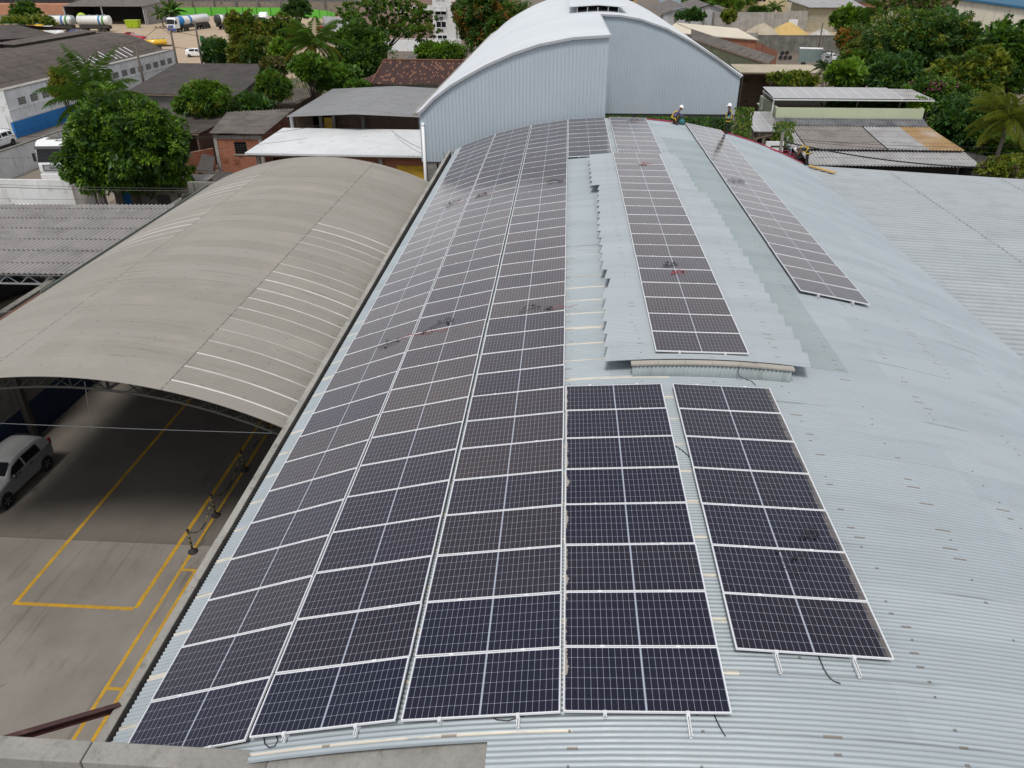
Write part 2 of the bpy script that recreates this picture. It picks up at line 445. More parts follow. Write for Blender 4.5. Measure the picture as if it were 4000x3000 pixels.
def yardmat():
    n = NT('yard_concrete')
    v = n.coord(); s = n.sep(v)
    col = n.mix(n.ramp(n.noise(v, .35, 8, .6), .3, .7), (.255, .232, .205), (.185, .168, .148))
    col = n.mix(n.math('MULTIPLY', n.ramp(n.noise(n.scale(v, (1.3, .35, 1)), 1.1, 8, .7), .52, .75), .65), col, (.12, .105, .09))
    # long tyre marks
    t = n.ramp(n.noise(n.scale(v, (2.2, .08, 1)), 1.2, 5, .7), .56, .70)
    col = n.mix(n.math('MULTIPLY', t, .45), col, (.09, .075, .06))
    # slab joints and cracks
    jy = n.math('ABSOLUTE', n.math('SUBTRACT', n.math('FRACT', n.math('DIVIDE', n.math('SUBTRACT', s[1], 20.4), 30.)), .0))
    j = n.math('LESS_THAN', jy, .0012)
    vor = n.new('ShaderNodeTexVoronoi'); vor.feature = 'DISTANCE_TO_EDGE'; vor.inputs['Scale'].default_value = .33
    wob = n.new('ShaderNodeVectorMath'); wob.operation = 'ADD'; n.put(wob.inputs[0], v)
    n.put(wob.inputs[1], n.noise(v, 1.2, 5, .7, out=1)); n.put(vor.inputs['Vector'], wob.outputs[0])
    cr = n.math('MULTIPLY', n.math('LESS_THAN', vor.outputs['Distance'], .0035), n.ramp(n.noise(v, .25, 2), .55, .6))
    col = n.mix(n.math('MULTIPLY', n.math('MAXIMUM', j, cr), .6), col, (.06, .055, .05))
    col = n.mix(n.math('MULTIPLY', n.math('GREATER_THAN', s[1], n.math('ADD', 20.4, n.math('MULTIPLY', n.noise(v, .8, 3), .0))), .55), col, n.mix(n.noise(v, .5, 6, .7), (.05, .041, .033), (.10, .084, .068)))  # slab past the joint coloured darker to deepen the canopy's shade
    n.bump(n.noise(v, 20, 5), .12, .02)
    return n.fin(col, .82)
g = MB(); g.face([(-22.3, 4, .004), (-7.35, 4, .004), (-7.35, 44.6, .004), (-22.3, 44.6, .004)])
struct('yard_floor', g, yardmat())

# yellow paint on the yard (4 mm sheets)
def strip(mb, a, b, w, z=.008):
    a, b = Vector((a[0], a[1], z)), Vector((b[0], b[1], z)); d = (b - a).normalized(); n = Vector((-d.y, d.x, 0)) * (w / 2)
    mb.face([a - n, b - n, b + n, a + n])
mk = MB()
strip(mk, (-17.13, 17.24), (-17.05, 40), .14); strip(mk, (-13.15, 17.36), (-13.05, 40), .14)
strip(mk, (-17.06, 17.31), (-13.22, 17.31), .14)
strip(mk, (-12.5, 12.6), (-12.48, 40), .11); strip(mk, (-11.98, 12.6), (-11.98, 19.1), .11)
strip(mk, (-12.44, 19.16), (-11.3, 19.16), .11); strip(mk, (-12.44, 14.3), (-12.04, 14.3), .11)
strip(mk, (-11.55, 12.6), (-11.55, 19.1), .30)
struct('yard_marking', mk, M_yellow)
mk = MB(); mk.face([(-11.90, 14.6, .008), (-11.72, 14.6, .008), (-11.72, 19.0, .008), (-11.90, 19.0, .008)])
mk.face([(-11.38, 20.0, .008), (-10.6, 20.0, .008), (-10.6, 30.0, .008), (-11.38, 30.0, .008)])
struct('yard_patch_marking', mk, weathered('grey_floor_paint', (.11, .11, .115), (.14, .14, .14), 1, .8, (.07, .07, .07)))
def groundsheet(name, pts, z, mat):
    mb = MB(); mb.face([(x, y, z) for x, y in pts]); struct(name, mb, mat)
M_street = asphaltish('street_asphalt', (.15, .13, .115), (.12, .105, .095), (.085, .075, .065))
M_sand = asphaltish('sandy_yard', (.42, .32, .22), (.36, .27, .19), (.27, .19, .13))
groundsheet('street', [(-61.9, 40), (-51.3, 40), (-51.3, 128), (-61.9, 128)], .004, M_street)
groundsheet('truck_yard', [(-51.0, 57.9), (-38, 57.9), (-38, 90), (-51.0, 90)], .004, asphaltish('truck_yard_concrete', (.25, .21, .17), (.20, .17, .14), (.14, .11, .09)))
groundsheet('sandy_yard', [(-175, 136), (-40, 136), (-40, 282), (-175, 282)], .004, M_sand)

# ---------------------------------------------------------------- the vaulted warehouse
XC, ZC, RP = 3.42, -18.283, 27.54
RR = RP - .14
def roofz(x, r=RR): return ZC + math.sqrt(r * r - (x - XC) ** 2)
wh = thing('warehouse', 'vaulted warehouse whose pale grey corrugated steel roof carries the solar panels', 'warehouse', (4, 28, 0))
XL, XRT = -7.02, 15.5
PITCHW = .088
def arc_sheet(y0, y1, xa, xb, nx, r=RR, th=.01):
    mb = MB(); seg = 6
    ny = int(round((y1 - y0) / PITCHW * seg)); a0, a1 = math.asin((xa - XC) / r), math.asin((xb - XC) / r)
    vs = []; fs = []
    for skin in (0, th):
        for j in range(ny + 1):
            y = y0 + (y1 - y0) * j / ny; w = .0125 * math.cos(2 * PI * y / PITCHW) - skin
            for i in range(nx + 1):
                a = a0 + (a1 - a0) * i / nx
                vs.append((XC + (r + w) * math.sin(a), y, ZC + (r + w) * math.cos(a)))
    m = (ny + 1) * (nx + 1)
    for j in range(ny):
        for i in range(nx):
            q = (j * (nx + 1) + i, j * (nx + 1) + i + 1, (j + 1) * (nx + 1) + i + 1, (j + 1) * (nx + 1) + i)
            fs.append(q); fs.append(tuple(m + k for k in q[::-1]))
    rim = []
    for j in range(ny):
        for i in (0, nx):
            a, b = j * (nx + 1) + i, (j + 1) * (nx + 1) + i
            rim.append((a, b, m + b, m + a) if i == 0 else (b, a, m + a, m + b))
    for i in range(nx):
        for j in (0, ny):
            a, b = j * (nx + 1) + i, j * (nx + 1) + i + 1
            rim.append((b, a, m + a, m + b) if j == 0 else (a, b, m + b, m + a))
    mb.raw(vs, fs)
    for q in rim: mb.face([vs[k] for k in q])
    return mb
r1 = arc_sheet(4.4, 7.04, -.8, XRT, 20)
r0_ = arc_sheet(6.864, 7.04, -4.3, -.79, 5)
r1.raw(r0_.v, r0_.f)
r2 = arc_sheet(7.04, 51.3, XL, XRT, 34)
r1.raw(r2.v, r2.f)
mesh_obj('roof', r1, M_galv, wh, smooth=True)
w = MB()
w.box(-7.34, 7.1, 0, -7.2, 51.2, 6.45)
w.box(15.1, 4.4, 0, 15.3, 51.2, 6.2)
pts = [(-7.2, 51.0, 0), (15.1, 51.0, 0)] + [(x, 51.0, roofz(x) - .05) for x in [15.1 - k * 22.3 / 24 for k in range(25)]]
w.poly(pts, (0, .18, 0))
mesh_obj('wall', w, M_concdark, wh)
gt = MB(); gt.box(-7.165, 7.15, 6.70, -7.02, 51.2, 6.72); gt.box(-7.04, 7.15, 6.72, -7.02, 51.2, 6.98)
gt.box(-7.165, 7.15, 6.72, -7.155, 51.2, 6.80)
mesh_obj('gutter', gt, weathered('gutter_sludge', (.05, .04, .035), (.03, .026, .022), 2, .9, (.09, .06, .045)), wh)
pp = MB(); rnd = random.Random(3)
y = 7.12
while y < 51.2:
    y2 = min(51.3, y + 5.9 + rnd.uniform(-.3, .3)); dx = rnd.uniform(-.012, .012); dz = rnd.uniform(-.015, .015)
    xo = lambda q: -7.345 - .0036 * (q - 7.8) + dx
    pp.hexa([(xo(y), y, 6.46), (xo(y) + .175, y, 6.46), (xo(y2) + .175, y2 - .012, 6.46), (xo(y2), y2 - .012, 6.46), (xo(y), y, 7.0 + dz), (xo(y) + .175, y, 7.0 + dz), (xo(y2) + .175, y2 - .012, 7.0 + dz), (xo(y2), y2 - .012, 7.0 + dz)]); y = y2
mesh_obj('parapet', pp, M_conc, wh, bevel=.015)
pp = MB(); pp.box(-15, 6.74, 7.2, -6.72, 7.10, 8.0); pp.box(-6.70, 6.745, 7.2, -4.0, 7.095, 8.004); pp.hexa([(-3.995, 6.5, 7.2), (-.7, 6.2, 7.2), (-.7, 7.09, 7.2), (-3.995, 7.09, 7.2), (-3.995, 6.72, 8.0), (-.7, 6.2, 8.5), (-.7, 7.09, 8.77), (-3.995, 7.09, 8.06)])
mesh_obj('end_parapet', pp, weathered('grey_render_coping', (.29, .28, .265), (.24, .23, .215), 1.1, .9, (.17, .16, .145), streak=(.18, .17, .155), bump=.25, fine=14), wh, bevel=.02)
pp = MB(); pp.box(-15, 6.50, 7.35, -6.9, 6.60, 7.50); pp.box(-15, 6.60, 7.30, -4.5, 6.735, 7.44)
mesh_obj('flashing', pp, M_redbrown, wh)
br = MB(); a, b = Vector((-7.46, 8.62, 6.9)), Vector((-9.6, 7.15, 7.45))
a = P(474, 2752, 7.0) + Vector((-.02, 0, -.06)); b = P(60, 2880, 7.55); b = a + (b - a) * 1.25
d = (b - a).normalized()
br.beam(a + Vector((0, 0, .07)), b + Vector((0, 0, .055)), .10, .012); br.beam(a - Vector((0, 0, .055)), b - Vector((0, 0, .055)), .10, .012); br.beam(a, b, .012, .098)
mesh_obj('brace', br, M_redbrown, wh)
lt = thing('lean_to', 'low grey corrugated lean-to roof sloping away on the right of the vaulted warehouse', 'shed', (30, 28, 0))
def lz(x): return 6.16 - .051 * (x - 15.5)
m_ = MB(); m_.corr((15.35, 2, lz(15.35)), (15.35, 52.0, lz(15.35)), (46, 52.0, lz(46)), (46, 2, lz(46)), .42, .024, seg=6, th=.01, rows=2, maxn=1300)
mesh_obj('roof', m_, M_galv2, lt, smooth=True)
m_ = MB(); m_.box(15.6, 51.6, 0, 46, 51.8, 4.2); m_.box(45.7, 2, 0, 45.9, 51.6, 4.4)
mesh_obj('wall', m_, M_concdark, lt)

fl = arc_sheet(18.0, 46.0, 5.55, 7.42, 5, RR + .006)  # darker sheet added to paint the shade right of the raised vent
mesh_obj('vent_shade_sheet', fl, M_galvshade, wh, smooth=True)
# raised vent (monitor) along the crown
mon = bpy.data.objects.new('roof_monitor', None); COL.objects.link(mon); mon.parent = wh; mon.location = -wh.location
def mz(x): return 9.52 - (x - 3.6) ** 2 / 44
mr = MB(); rnd = random.Random(5)
Lp = [(39.7, 1.25), (33.6, 1.25), (33.59, 1.52), (31, 1.44), (27, 1.36), (24, 1.36), (23, 1.44), (22.3, 1.5), (22.29, 1.3), (20, 1.27), (17.2, 1.2)]
Rp = [(39.7, 5.6), (33.0, 5.75), (32.9, 6.0), (25, 6.15), (17.2, 6.22)]
def interp(tab, y):
    for (ya, xa), (yb, xb) in zip(tab, tab[1:]):
        if ya >= y >= yb: return xa + (xb - xa) * (ya - y) / max(1e-6, ya - yb)
    return tab[-1][1]
y = 17.2; k = 0
while y < 39.6:
    y2 = min(39.7, y + .79); ym = (y + y2) / 2
    xa, xb = interp(Lp, ym) + rnd.uniform(-.02, .02), interp(Rp, ym) + rnd.uniform(-.03, .03)
    seg = 6; ny = max(6, int((y2 - y) / PITCHW * seg)); nx = 10; vs = []; fs = []
    dz = .003 * (k % 2)
    for skin in (0, .01):
        for j in range(ny + 1):
            yy = y + (y2 - y + .03) * j / ny
            for i in range(nx + 1):
                x = xa + (xb - xa) * i / nx + .13 * (j / ny - .5)
                vs.append((x, yy, mz(x) + .0125 * math.cos(2 * PI * yy / PITCHW) + dz - skin - .003 * j / ny))
    m = (ny + 1) * (nx + 1)
    for j in range(ny):
        for i in range(nx):
            q = (j * (nx + 1) + i, j * (nx + 1) + i + 1, (j + 1) * (nx + 1) + i + 1, (j + 1) * (nx + 1) + i)
            fs += [q, tuple(m + t for t in q[::-1])]
    mr.raw(vs, fs)
    for j in range(ny):
        for i in (0, nx):
            a, b = j * (nx + 1) + i, (j + 1) * (nx + 1) + i
            mr.face([vs[t] for t in ((a, b, m + b, m + a) if i == 0 else (b, a, m + a, m + b))])
    for i in range(nx):
        mr.face([vs[t] for t in (i + 1, i, m + i, m + i + 1)]); y = y2; k += 1
mesh_obj('monitor_roof', mr, M_galvmon, mon, smooth=True)
ms = MB(); ms.box(1.98, 17.4, 8.9, 2.02, 39.5, 9.42); ms.box(5.5, 17.4, 8.9, 5.54, 39.5, 9.40); ms.box(2.02, 39.4, 8.9, 5.5, 39.5, 9.44)
mesh_obj('monitor_side', ms, M_darksteel, mon)
ep = MB(); n = 230; vs = []; fs = []
for i in range(n + 1):
    x = 1.84 + 3.83 * i / n; yy = 17.0 + .014 * math.cos(2 * PI * (x) / .1)
    vs += [(x, yy, roofz(x) + .0), (x, yy - .012, mz(x) - .06), (x, yy + .02, roofz(x)), (x, yy + .02, mz(x) - .06)]
for i in range(n):
    a = 4 * i; fs += [(a, a + 4, a + 5, a + 1), (a + 3, a + 7, a + 6, a + 2), (a + 1, a + 5, a + 7, a + 3)]
ep.raw(vs, fs)
mesh_obj('monitor_end_panel', ep, weathered('greenish_steel', (.30, .345, .355), (.25, .29, .30), 1.5, .5, (.34, .37, .37), streak=(.17, .2, .2)), mon, smooth=True)
ld = MB(); prev = None
for i in range(6):
    x0, x1 = 1.80 + i * .655, 1.80 + (i + 1) * .655 - .006
    ld.hexa([(x0, 17.0 - .05, mz(x0) - .055), (x1, 17.0 - .05, mz(x1) - .055), (x1, 17.12, mz(x1) - .055), (x0, 17.12, mz(x0) - .055), (x0, 17.0 - .05, mz(x0) - .012), (x1, 17.0 - .05, mz(x1) - .012), (x1, 17.12, mz(x1) + .0), (x0, 17.12, mz(x0) + .0)])
mesh_obj('monitor_ledge', ld, weathered('bleached_board', (.36, .34, .30), (.30, .28, .25), 1.5, .85, (.22, .2, .17)), mon)

# ---------------------------------------------------------------- solar panels
PWD, PHT, GAP = 2.278, 1.134, .02
PP = PHT + GAP
def panel_meshes():
    hx, hy, lip, h = PWD / 2, PHT / 2, .015, .035
    f = MB()
    for a, b, c, d in ((-hx, -hy, hx, -hy + lip), (-hx, hy - lip, hx, hy), (-hx, -hy + lip, -hx + lip, hy - lip), (hx - lip, -hy + lip, hx, hy - lip)):
        f.box(a, b, -h, c, d, 0)
    for x in (-.56, .56):                                # mid clamps on the far edge
        f.box(x - .035, hy - .012, .001, x + .035, hy + GAP + .010, .007)
    gl = MB(); gl.box(-hx + lip, -hy + lip, -.010, hx - lip, hy - lip, -.003)
    return f, gl
fm, gm = panel_meshes()
PROTO = {}
GROUP = 'solar panels on the warehouse roof'
def make_panel(mat):
    t = thing('solar_module', 'solar panel', 'solar panel', (0, 0, 0), 0, GROUP)
    mesh_obj('frame', fm, M_frame, t, local=True); mesh_obj('glass', gm, mat, t, local=True)
    return t
ROWS = [  # name, edge points (x, z rel. to the world), first y, count, dirt, wording
    ('a', (-6.55, 7.377), (-4.407, 8.132), 7.151, 38, 0, 'column beside the concrete gutter'),
    ('b', (-4.364, 8.149), (-2.152, 8.697), 7.201, 38, 0, 'second column from the concrete gutter'),
    ('c', (-2.074, 8.691), (.178, 9.05), 7.208, 38, 0, 'third column from the concrete gutter'),
    ('d', (.218, 9.069), (2.494, 9.223), 7.209, 8, -1, 'short near block touching the third column'),
    ('e', (2.742, 9.27), (5.024, 9.214), 8.294, 7, 1, 'short near block farthest right'),
    ('f', (.218, 9.069), (2.494, 9.223), 7.209 + 29 * PP, 9, 0, 'far block at left behind the raised vent'),
    ('g', (2.78, 9.252), (5.056, 9.209), 40.55, 9, 0, 'far block straight behind the raised vent'),
    ('h', (2.43, 9.588), (4.706, 9.578), 17.45, 19, 0, 'column on top of the raised vent'),
    ('i', (7.54, 8.946), (9.79, 8.522), 23.3, 24, 0, 'long column right of the raised vent'),
]
PROTO[0] = make_panel(M_pv); PROTO[-1] = make_panel(M_pv_l); PROTO[1] = make_panel(M_pv_r)
used = set()
rnd = random.Random(8)
CABLED = {}
for nm, (xa, za), (xb, zb), y0, cnt, dirt, words in ROWS:
    til = math.atan2(zb - za, xb - xa)
    for k in range(cnt):
        o = PROTO[dirt] if dirt not in used else copy_tree(PROTO[dirt])
        used.add(dirt)
        o.location = ((xa + xb) / 2 + rnd.uniform(-.006, .006), y0 + k * PP + PHT / 2, (za + zb) / 2)
        o.rotation_euler = (rnd.uniform(-.005, .005), -til + rnd.uniform(-.005, .005), rnd.uniform(-.001, .001))
        if k == 0: lab = 'solar panel at the near end of the ' + words
        elif k == cnt - 1: lab = 'solar panel at the far end of the ' + words
        else: lab = '%s solar panel from the near end, %s' % (ordinal(k + 1), words)
        o['label'] = lab
    for sgn, ww in ((-1, 'left'), (1, 'right')):
        cx = (xa + xb) / 2 + sgn * .56 * math.cos(til); cz = (za + zb) / 2 + sgn * .56 * math.sin(til)
        ext = {'a': (.05, .06), 'b': (.10, .14), 'c': (.04, .16), 'd': (.05, .34), 'e': (.34, .32), 'h': (.12, .14), 'i': (.12, .14)}.get(nm, (.05, .05))[ww == 'right']
        t = thing('mounting_rail', 'aluminium rail under the %s half of the %s' % (ww, words), 'mounting rail', (cx, y0, cz - .06), 0, 'aluminium mounting rails under the panels')
        t.rotation_euler = (0, -til, 0)
        L = cnt * PP
        mb = MB()
        for x0, x1, z0, z1 in ((-.022, -.018, -.035, .022), (.018, .022, -.035, .022), (-.018, .018, -.035, -.031), (-.018, -.008, .018, .022), (.008, .018, .018, .022)):
            mb.box(x0, -ext, z0, x1, L + .08, z1)
        mb.box(-.03, 0, -.08, .03, L, -.0355)            # feet strip down to the sheets
        mesh_obj('rail', mb, M_alu, t, local=True)
        mb = MB(); mb.box(-.025, -.045, .023, .025, -.004, .066); mb.box(-.025, -.004, .0605, .025, .018, .0665); mb.lathe([(.011, .066), (.011, .076)], (0, -.022, 0), 8)
        mesh_obj('end_clamp', mb, M_alu, t, local=True)

# loose connector cables lying on the panels
def squiggle(px, py, dr, size, seed, col, label, z=None, tail=None):
    rnd = random.Random(seed); size *= .72
    d = ray(px, py)
    if z is None:
        a = d.x ** 2 + d.z ** 2; b = 2 * ((CAM.x - XC) * d.x + (CAM.z - ZC) * d.z); c = (CAM.x - XC) ** 2 + (CAM.z - ZC) ** 2 - (RP + dr) ** 2
        p = CAM + d * ((-b - math.sqrt(b * b - 4 * a * c)) / (2 * a))
        fz = lambda x: roofz(x, RP + dr)
    else:
        p = P(px, py, z); fz = lambda x: z
    pts = []; n = 34; ph = seed * 1.7; turns = 6.5 + (seed % 3) * 2.2
    for i in range(n):
        t_ = i / (n - 1) * turns; g = size * .62
        x = p.x + g * (math.cos(t_ + ph) * .7 + .45 * math.cos(2.3 * t_ + ph * 2) + .25 * (t_ / turns - .5))
        y = p.y + g * (math.sin(1.15 * t_ + ph) * .6 + .35 * math.sin(2.9 * t_ + ph))
        pts.append((x, y, fz(x) + .012 + .012 * (i % 3)))
    if tail:
        tp = Vector(tail)
        for i in range(1, 12):
            s = i / 11; v = Vector(pts[33]) * (1 - s) + tp * s
            pts.append((v.x, v.y + .05 * math.sin(s * 9), fz(v.x) + .012))
    mb = MB(); mb.tube(pts, .006, 5)
    t = thing('cable', label, 'cable', (p.x, p.y, fz(p.x)), 0, 'loose connector cables on the roof')
    mesh_obj('lead', mb, M_black if col == 'k' else M_redcable, t, smooth=True)
    if col == 'kr':
        bpy.data.objects[t.children[0].name].data.materials[0] = M_black
        mb2 = MB(); q = Vector(pts[5])
        mb2.tube([(q.x + .1 * i + .05 * math.sin(i * 2), q.y + .08 * math.sin(i * 1.3 + seed), fz(q.x + .1 * i) + .018) for i in range(9)], .006, 5)
        mesh_obj('red_lead', mb2, M_redcable, t, smooth=True)
    cb = MB()
    for e in (0, 33):
        v = Vector(pts[e]); cb.beam(v, v + Vector((.07, .03, .0)), .022, .022)
    mesh_obj('connector', cb, M_black, t)
for a in [
    (1767, 792, 0, .8, 1, 'kr', 'red and black cable bunch on the column beside the gutter, far half'),
    (1515, 1340, 0, .75, 3, 'kr', 'red and black cable bunch on the column beside the gutter, midway'),
    (1880, 762, 0, .6, 5, 'kr', 'red and black cables on the second column from the gutter, far half'),
    (1725, 1262, 0, .8, 7, 'k', 'black cable trailing across the second column from the gutter, midway'),
    (1662, 1297, 0, .4, 9, 'kr', 'small red cable loop at the left edge of the second column'),
    (2155, 707, 0, .5, 11, 'k', 'black cable knot on the third column from the gutter, far half'),
    (2187, 707, 0, .25, 13, 'k', 'short black cable hook at the right edge of the third column'),
    (2065, 1208, 0, .7, 15, 'k', 'black cable loop on the third column from the gutter, midway'),
    (2142, 1205, 0, .3, 17, 'kr', 'red cable tip beside the black loop on the third column'),
    (2482, 470, 0, 1.1, 19, 'kr', 'cable tangle on the far block straight behind the raised vent'),
    (2875, 705, .0, 1.0, 25, 'k', 'thin black cable tangle on the long column right of the vent'),
    (3090, 2200, 0, .62, 27, 'k', 'black cable loops on the near right-hand block, second panel'),
    (3160, 2085, 0, .4, 29, 'k', 'black cable with connector on the near right-hand block, third panel'),
]:
    squiggle(*a)
squiggle(2520, 640, 0, .8, 21, 'r', 'red cable tangle near the far end of the raised vent column', z=9.585)
squiggle(2620, 1035, 0, .55, 23, 'k', 'black cable lying on the raised vent column, midway', z=9.585)
squiggle(2645, 1064, 0, .5, 31, 'r', 'red cable just below the black one on the raised vent column', z=9.585)
def lead(label, pts, col=M_black, r=.008):
    mb = MB(); mb.tube(pts, r, 5)
    t = thing('cable', label, 'cable', pts[0], 0, 'loose connector cables on the roof')
    mesh_obj('lead', mb, col, t, smooth=True)
def onroof(px, py, dr=-.12):
    d = ray(px, py); a = d.x ** 2 + d.z ** 2; b = 2 * ((CAM.x - XC) * d.x + (CAM.z - ZC) * d.z); c = (CAM.x - XC) ** 2 + (CAM.z - ZC) ** 2 - (RP + dr) ** 2
    return CAM + d * ((-b - math.sqrt(b * b - 4 * a * c)) / (2 * a))
lead('black wire end curling from under the near right-hand block', [onroof(*q) for q in ((3195, 2555), (3205, 2580), (3218, 2612), (3235, 2640), (3255, 2660), (3284, 2670))])
lead('thin black wire beside the rail end of the near centre block', [onroof(*q) for q in ((2785, 2780), (2800, 2815), (2815, 2845), (2834, 2876))])
lead('black wire loop hanging at the near end of the second column', [onroof(*q) for q in ((1030, 2878), (1034, 2905), (1050, 2920), (1072, 2915), (1085, 2893), (1078, 2870))])
lead('black wire slack at the near end of the third column', [onroof(*q) for q in ((1915, 2797), (1940, 2812), (1985, 2815), (2045, 2798), (2055, 2740))])
lead('black cable drooping down the end panel of the raised vent', [(4.35, 16.88, mz(4.35) + .02), (4.36, 16.86, 9.35), (4.4, 16.85, 9.25)] + [onroof(*q) for q in ((2905, 1478), (2935, 1488), (2952, 1505))])
lead('black wire crossing the gap between the two near blocks', [onroof(*q) for q in ((2636, 1740), (2660, 1755), (2680, 1772), (2698, 1790))])
# ---------------------------------------------------------------- left yard: barrel-vault canopy
VX, VZT, VR = -13.9, 8.0, 14.5
def vz(x, r=VR): return VZT - VR + math.sqrt(r * r - (x - VX) ** 2)
def vaultmat():
    n = NT('beige_vault_sheet')
    v = n.coord(); s = n.sep(v); X, Y = s[0], s[1]
    w = n.white(n.comb(n.math('FLOOR', n.math('DIVIDE', n.math('SUBTRACT', Y, 18.6), .86)), n.math('FLOOR', n.math('DIVIDE', n.math('ADD', X, 10.9), 4.6)), 2.))
    col = n.mix(w, (.285, .268, .24), (.25, .235, .208))
    st = n.noise(n.scale(v, (.14, 2.4, 1)), 1.6, 6, .7)
    col = n.mix(n.math('MULTIPLY', n.ramp(st, .5, .72), .5), col, (.20, .18, .15))
    col = n.mix(n.math('MULTIPLY', n.ramp(n.noise(v, .6, 6, .65), .5, .75), .35), col, (.35, .32, .275))
    fy = n.math('FRACT', n.math('DIVIDE', n.math('SUBTRACT', Y, 18.6), .86))
    d = n.math('MULTIPLY', n.math('MINIMUM', fy, n.math('SUBTRACT', 1., fy)), .86)
    wob = n.math('ADD', .012, n.math('MULTIPLY', n.noise(v, 2.2, 4, .7), .026))
    line = n.math('LESS_THAN', d, wob)
    zr = n.math('MULTIPLY', n.math('GREATER_THAN', X, -10.9), n.math('LESS_THAN', Y, 33.3))
    zl = n.math('MULTIPLY', n.math('LESS_THAN', X, -16.25), n.math('GREATER_THAN', Y, 30.6))
    zl = n.math('MULTIPLY', zl, n.math('LESS_THAN', Y, 41.2))
    line = n.math('MULTIPLY', line, n.math('MAXIMUM', zr, zl))
    col = n.mix(n.math('MULTIPLY', line, .8), col, (.64, .635, .61))
    thin = n.math('MULTIPLY', n.math('LESS_THAN', d, .012), n.ramp(n.noise(n.scale(v, (.3, .8, 1)), 1., 3), .5, .6))
    col = n.mix(n.math('MULTIPLY', thin, .5), col, (.10, .095, .085))
    for x0 in (-10.9, -16.25):
        lap = n.math('LESS_THAN', n.math('ABSOLUTE', n.math('SUBTRACT', X, x0)), .02)
        lap = n.math('MULTIPLY', lap, n.ramp(n.noise(v, 7, 2), .38, .5))
        col = n.mix(n.math('MULTIPLY', lap, .7), col, (.07, .06, .05))
    a = n.math('DIVIDE', n.math('ADD', X, .3), 1.15); yy = n.math('DIVIDE', Y, .43)
    dx = n.math('MULTIPLY', n.math('ABSOLUTE', n.math('SUBTRACT', n.math('FRACT', a), .5)), 1.15)
    dy = n.math('MULTIPLY', n.math('ABSOLUTE', n.math('SUBTRACT', n.math('FRACT', yy), .5)), .43)
    sp = n.math('MULTIPLY', n.math('LESS_THAN', dx, .03), n.math('LESS_THAN', dy, .03))
    sp = n.math('MULTIPLY', sp, n.math('GREATER_THAN', n.white(n.comb(n.math('FLOOR', a), n.math('FLOOR', yy), 4.)), .45))
    col = n.mix(n.math('MULTIPLY', sp, .38), col, (.08, .075, .07))
    return n.fin(col, .7, 0., .3)
ca = thing('vaulted_canopy', 'beige barrel-vault canopy roof with white sealed seams over the left yard', 'canopy', (-13.9, 31, 0))
mb = MB(); seg = 4; y0, y1 = 18.0, 44.7; ny = int((y1 - y0) / .125 * seg); nx = 34; vs = []; fs = []
xa, xb = -20.75, -7.5
a0, a1 = math.asin((xa - VX) / VR), math.asin((xb - VX) / VR)
for th in (0, .012):
    for j in range(ny + 1):
        y = y0 + (y1 - y0) * j / ny; w = .010 * math.cos(2 * PI * j / seg) - th
        for i in range(nx + 1):
            a = a0 + (a1 - a0) * i / nx
            vs.append((VX + (VR + w) * math.sin(a), y, VZT - VR + (VR + w) * math.cos(a)))
m = (ny + 1) * (nx + 1)
for j in range(ny):
    for i in range(nx):
        q = (j * (nx + 1) + i, j * (nx + 1) + i + 1, (j + 1) * (nx + 1) + i + 1, (j + 1) * (nx + 1) + i)
        fs += [q, tuple(m + t for t in q[::-1])]
mb.raw(vs, fs)
for i in range(nx):
    b = ny * (nx + 1)
    mb.face([vs[k] for k in (i + 1, i, m + i, m + i + 1)]); mb.face([vs[k] for k in (b + i, b + i + 1, m + b + i + 1, m + b + i)])
mesh_obj('roof', mb, vaultmat(), ca, smooth=True)
for ty in (18.25, 26.5, 35, 43.8):
    tr = MB(); N = 26
    up = [(VX + (VR - .06) * math.sin(a0 + (a1 - a0) * i / N), ty, VZT - VR + (VR - .06) * math.cos(a0 + (a1 - a0) * i / N)) for i in range(N + 1)]
    lo = [(VX + (VR - .46) * math.sin(a0 + (a1 - a0) * i / N), ty, VZT - VR + (VR - .46) * math.cos(a0 + (a1 - a0) * i / N)) for i in range(N + 1)]
    tr.tube(up, .035, 5); tr.tube(lo, .04, 5)
    for i in range(N):
        tr.beam(up[i], lo[i + 1] if i % 2 else lo[i], .03, .03); tr.beam(lo[i], up[i + 1], .03, .03)
    mesh_obj('truss', tr, plain('truss_steel', (.028, .028, .026), .8, .0) if 'truss_steel' not in bpy.data.materials else bpy.data.materials['truss_steel'], ca)
for ty in (18.25, 26.5, 35, 43.8):
    cm = MB(); cm.box(-22.25, ty - .12, 0, -22.0, ty + .12, 5.9); cm.beam((-22.1, ty, 5.8), (-20.7, ty, 6.1), .12, .2); mesh_obj('column', cm, M_darksteel, ca)
gm_ = MB()
for x0, x1, z0, z1 in ((-20.98, -20.95, 6.02, 6.30), (-20.95, -20.72, 6.02, 6.05)):
    gm_.box(x0, 28.0, z0, x1, 44.7, z1)
mesh_obj('gutter', gm_, plain('grey_gutter', (.22, .24, .21), .6), ca)
gm_ = MB(); gm_.box(-20.98, 17.6, 6.04, -20.78, 27.98, 6.24)
mesh_obj('edge_beam', gm_, M_rust, ca)
tc = MB(); tc.tube([(-26, 20.2, 5.1), (-20, 20.15, 5.02), (-13, 20.1, 5.0), (-7.45, 20.05, 5.05)], .012, 5)
tc.tube([P(330, 1490, 7.3), P(358, 1678, 5.02)], .012, 5)
mesh_obj('tie_cable', tc, M_steel, ca)

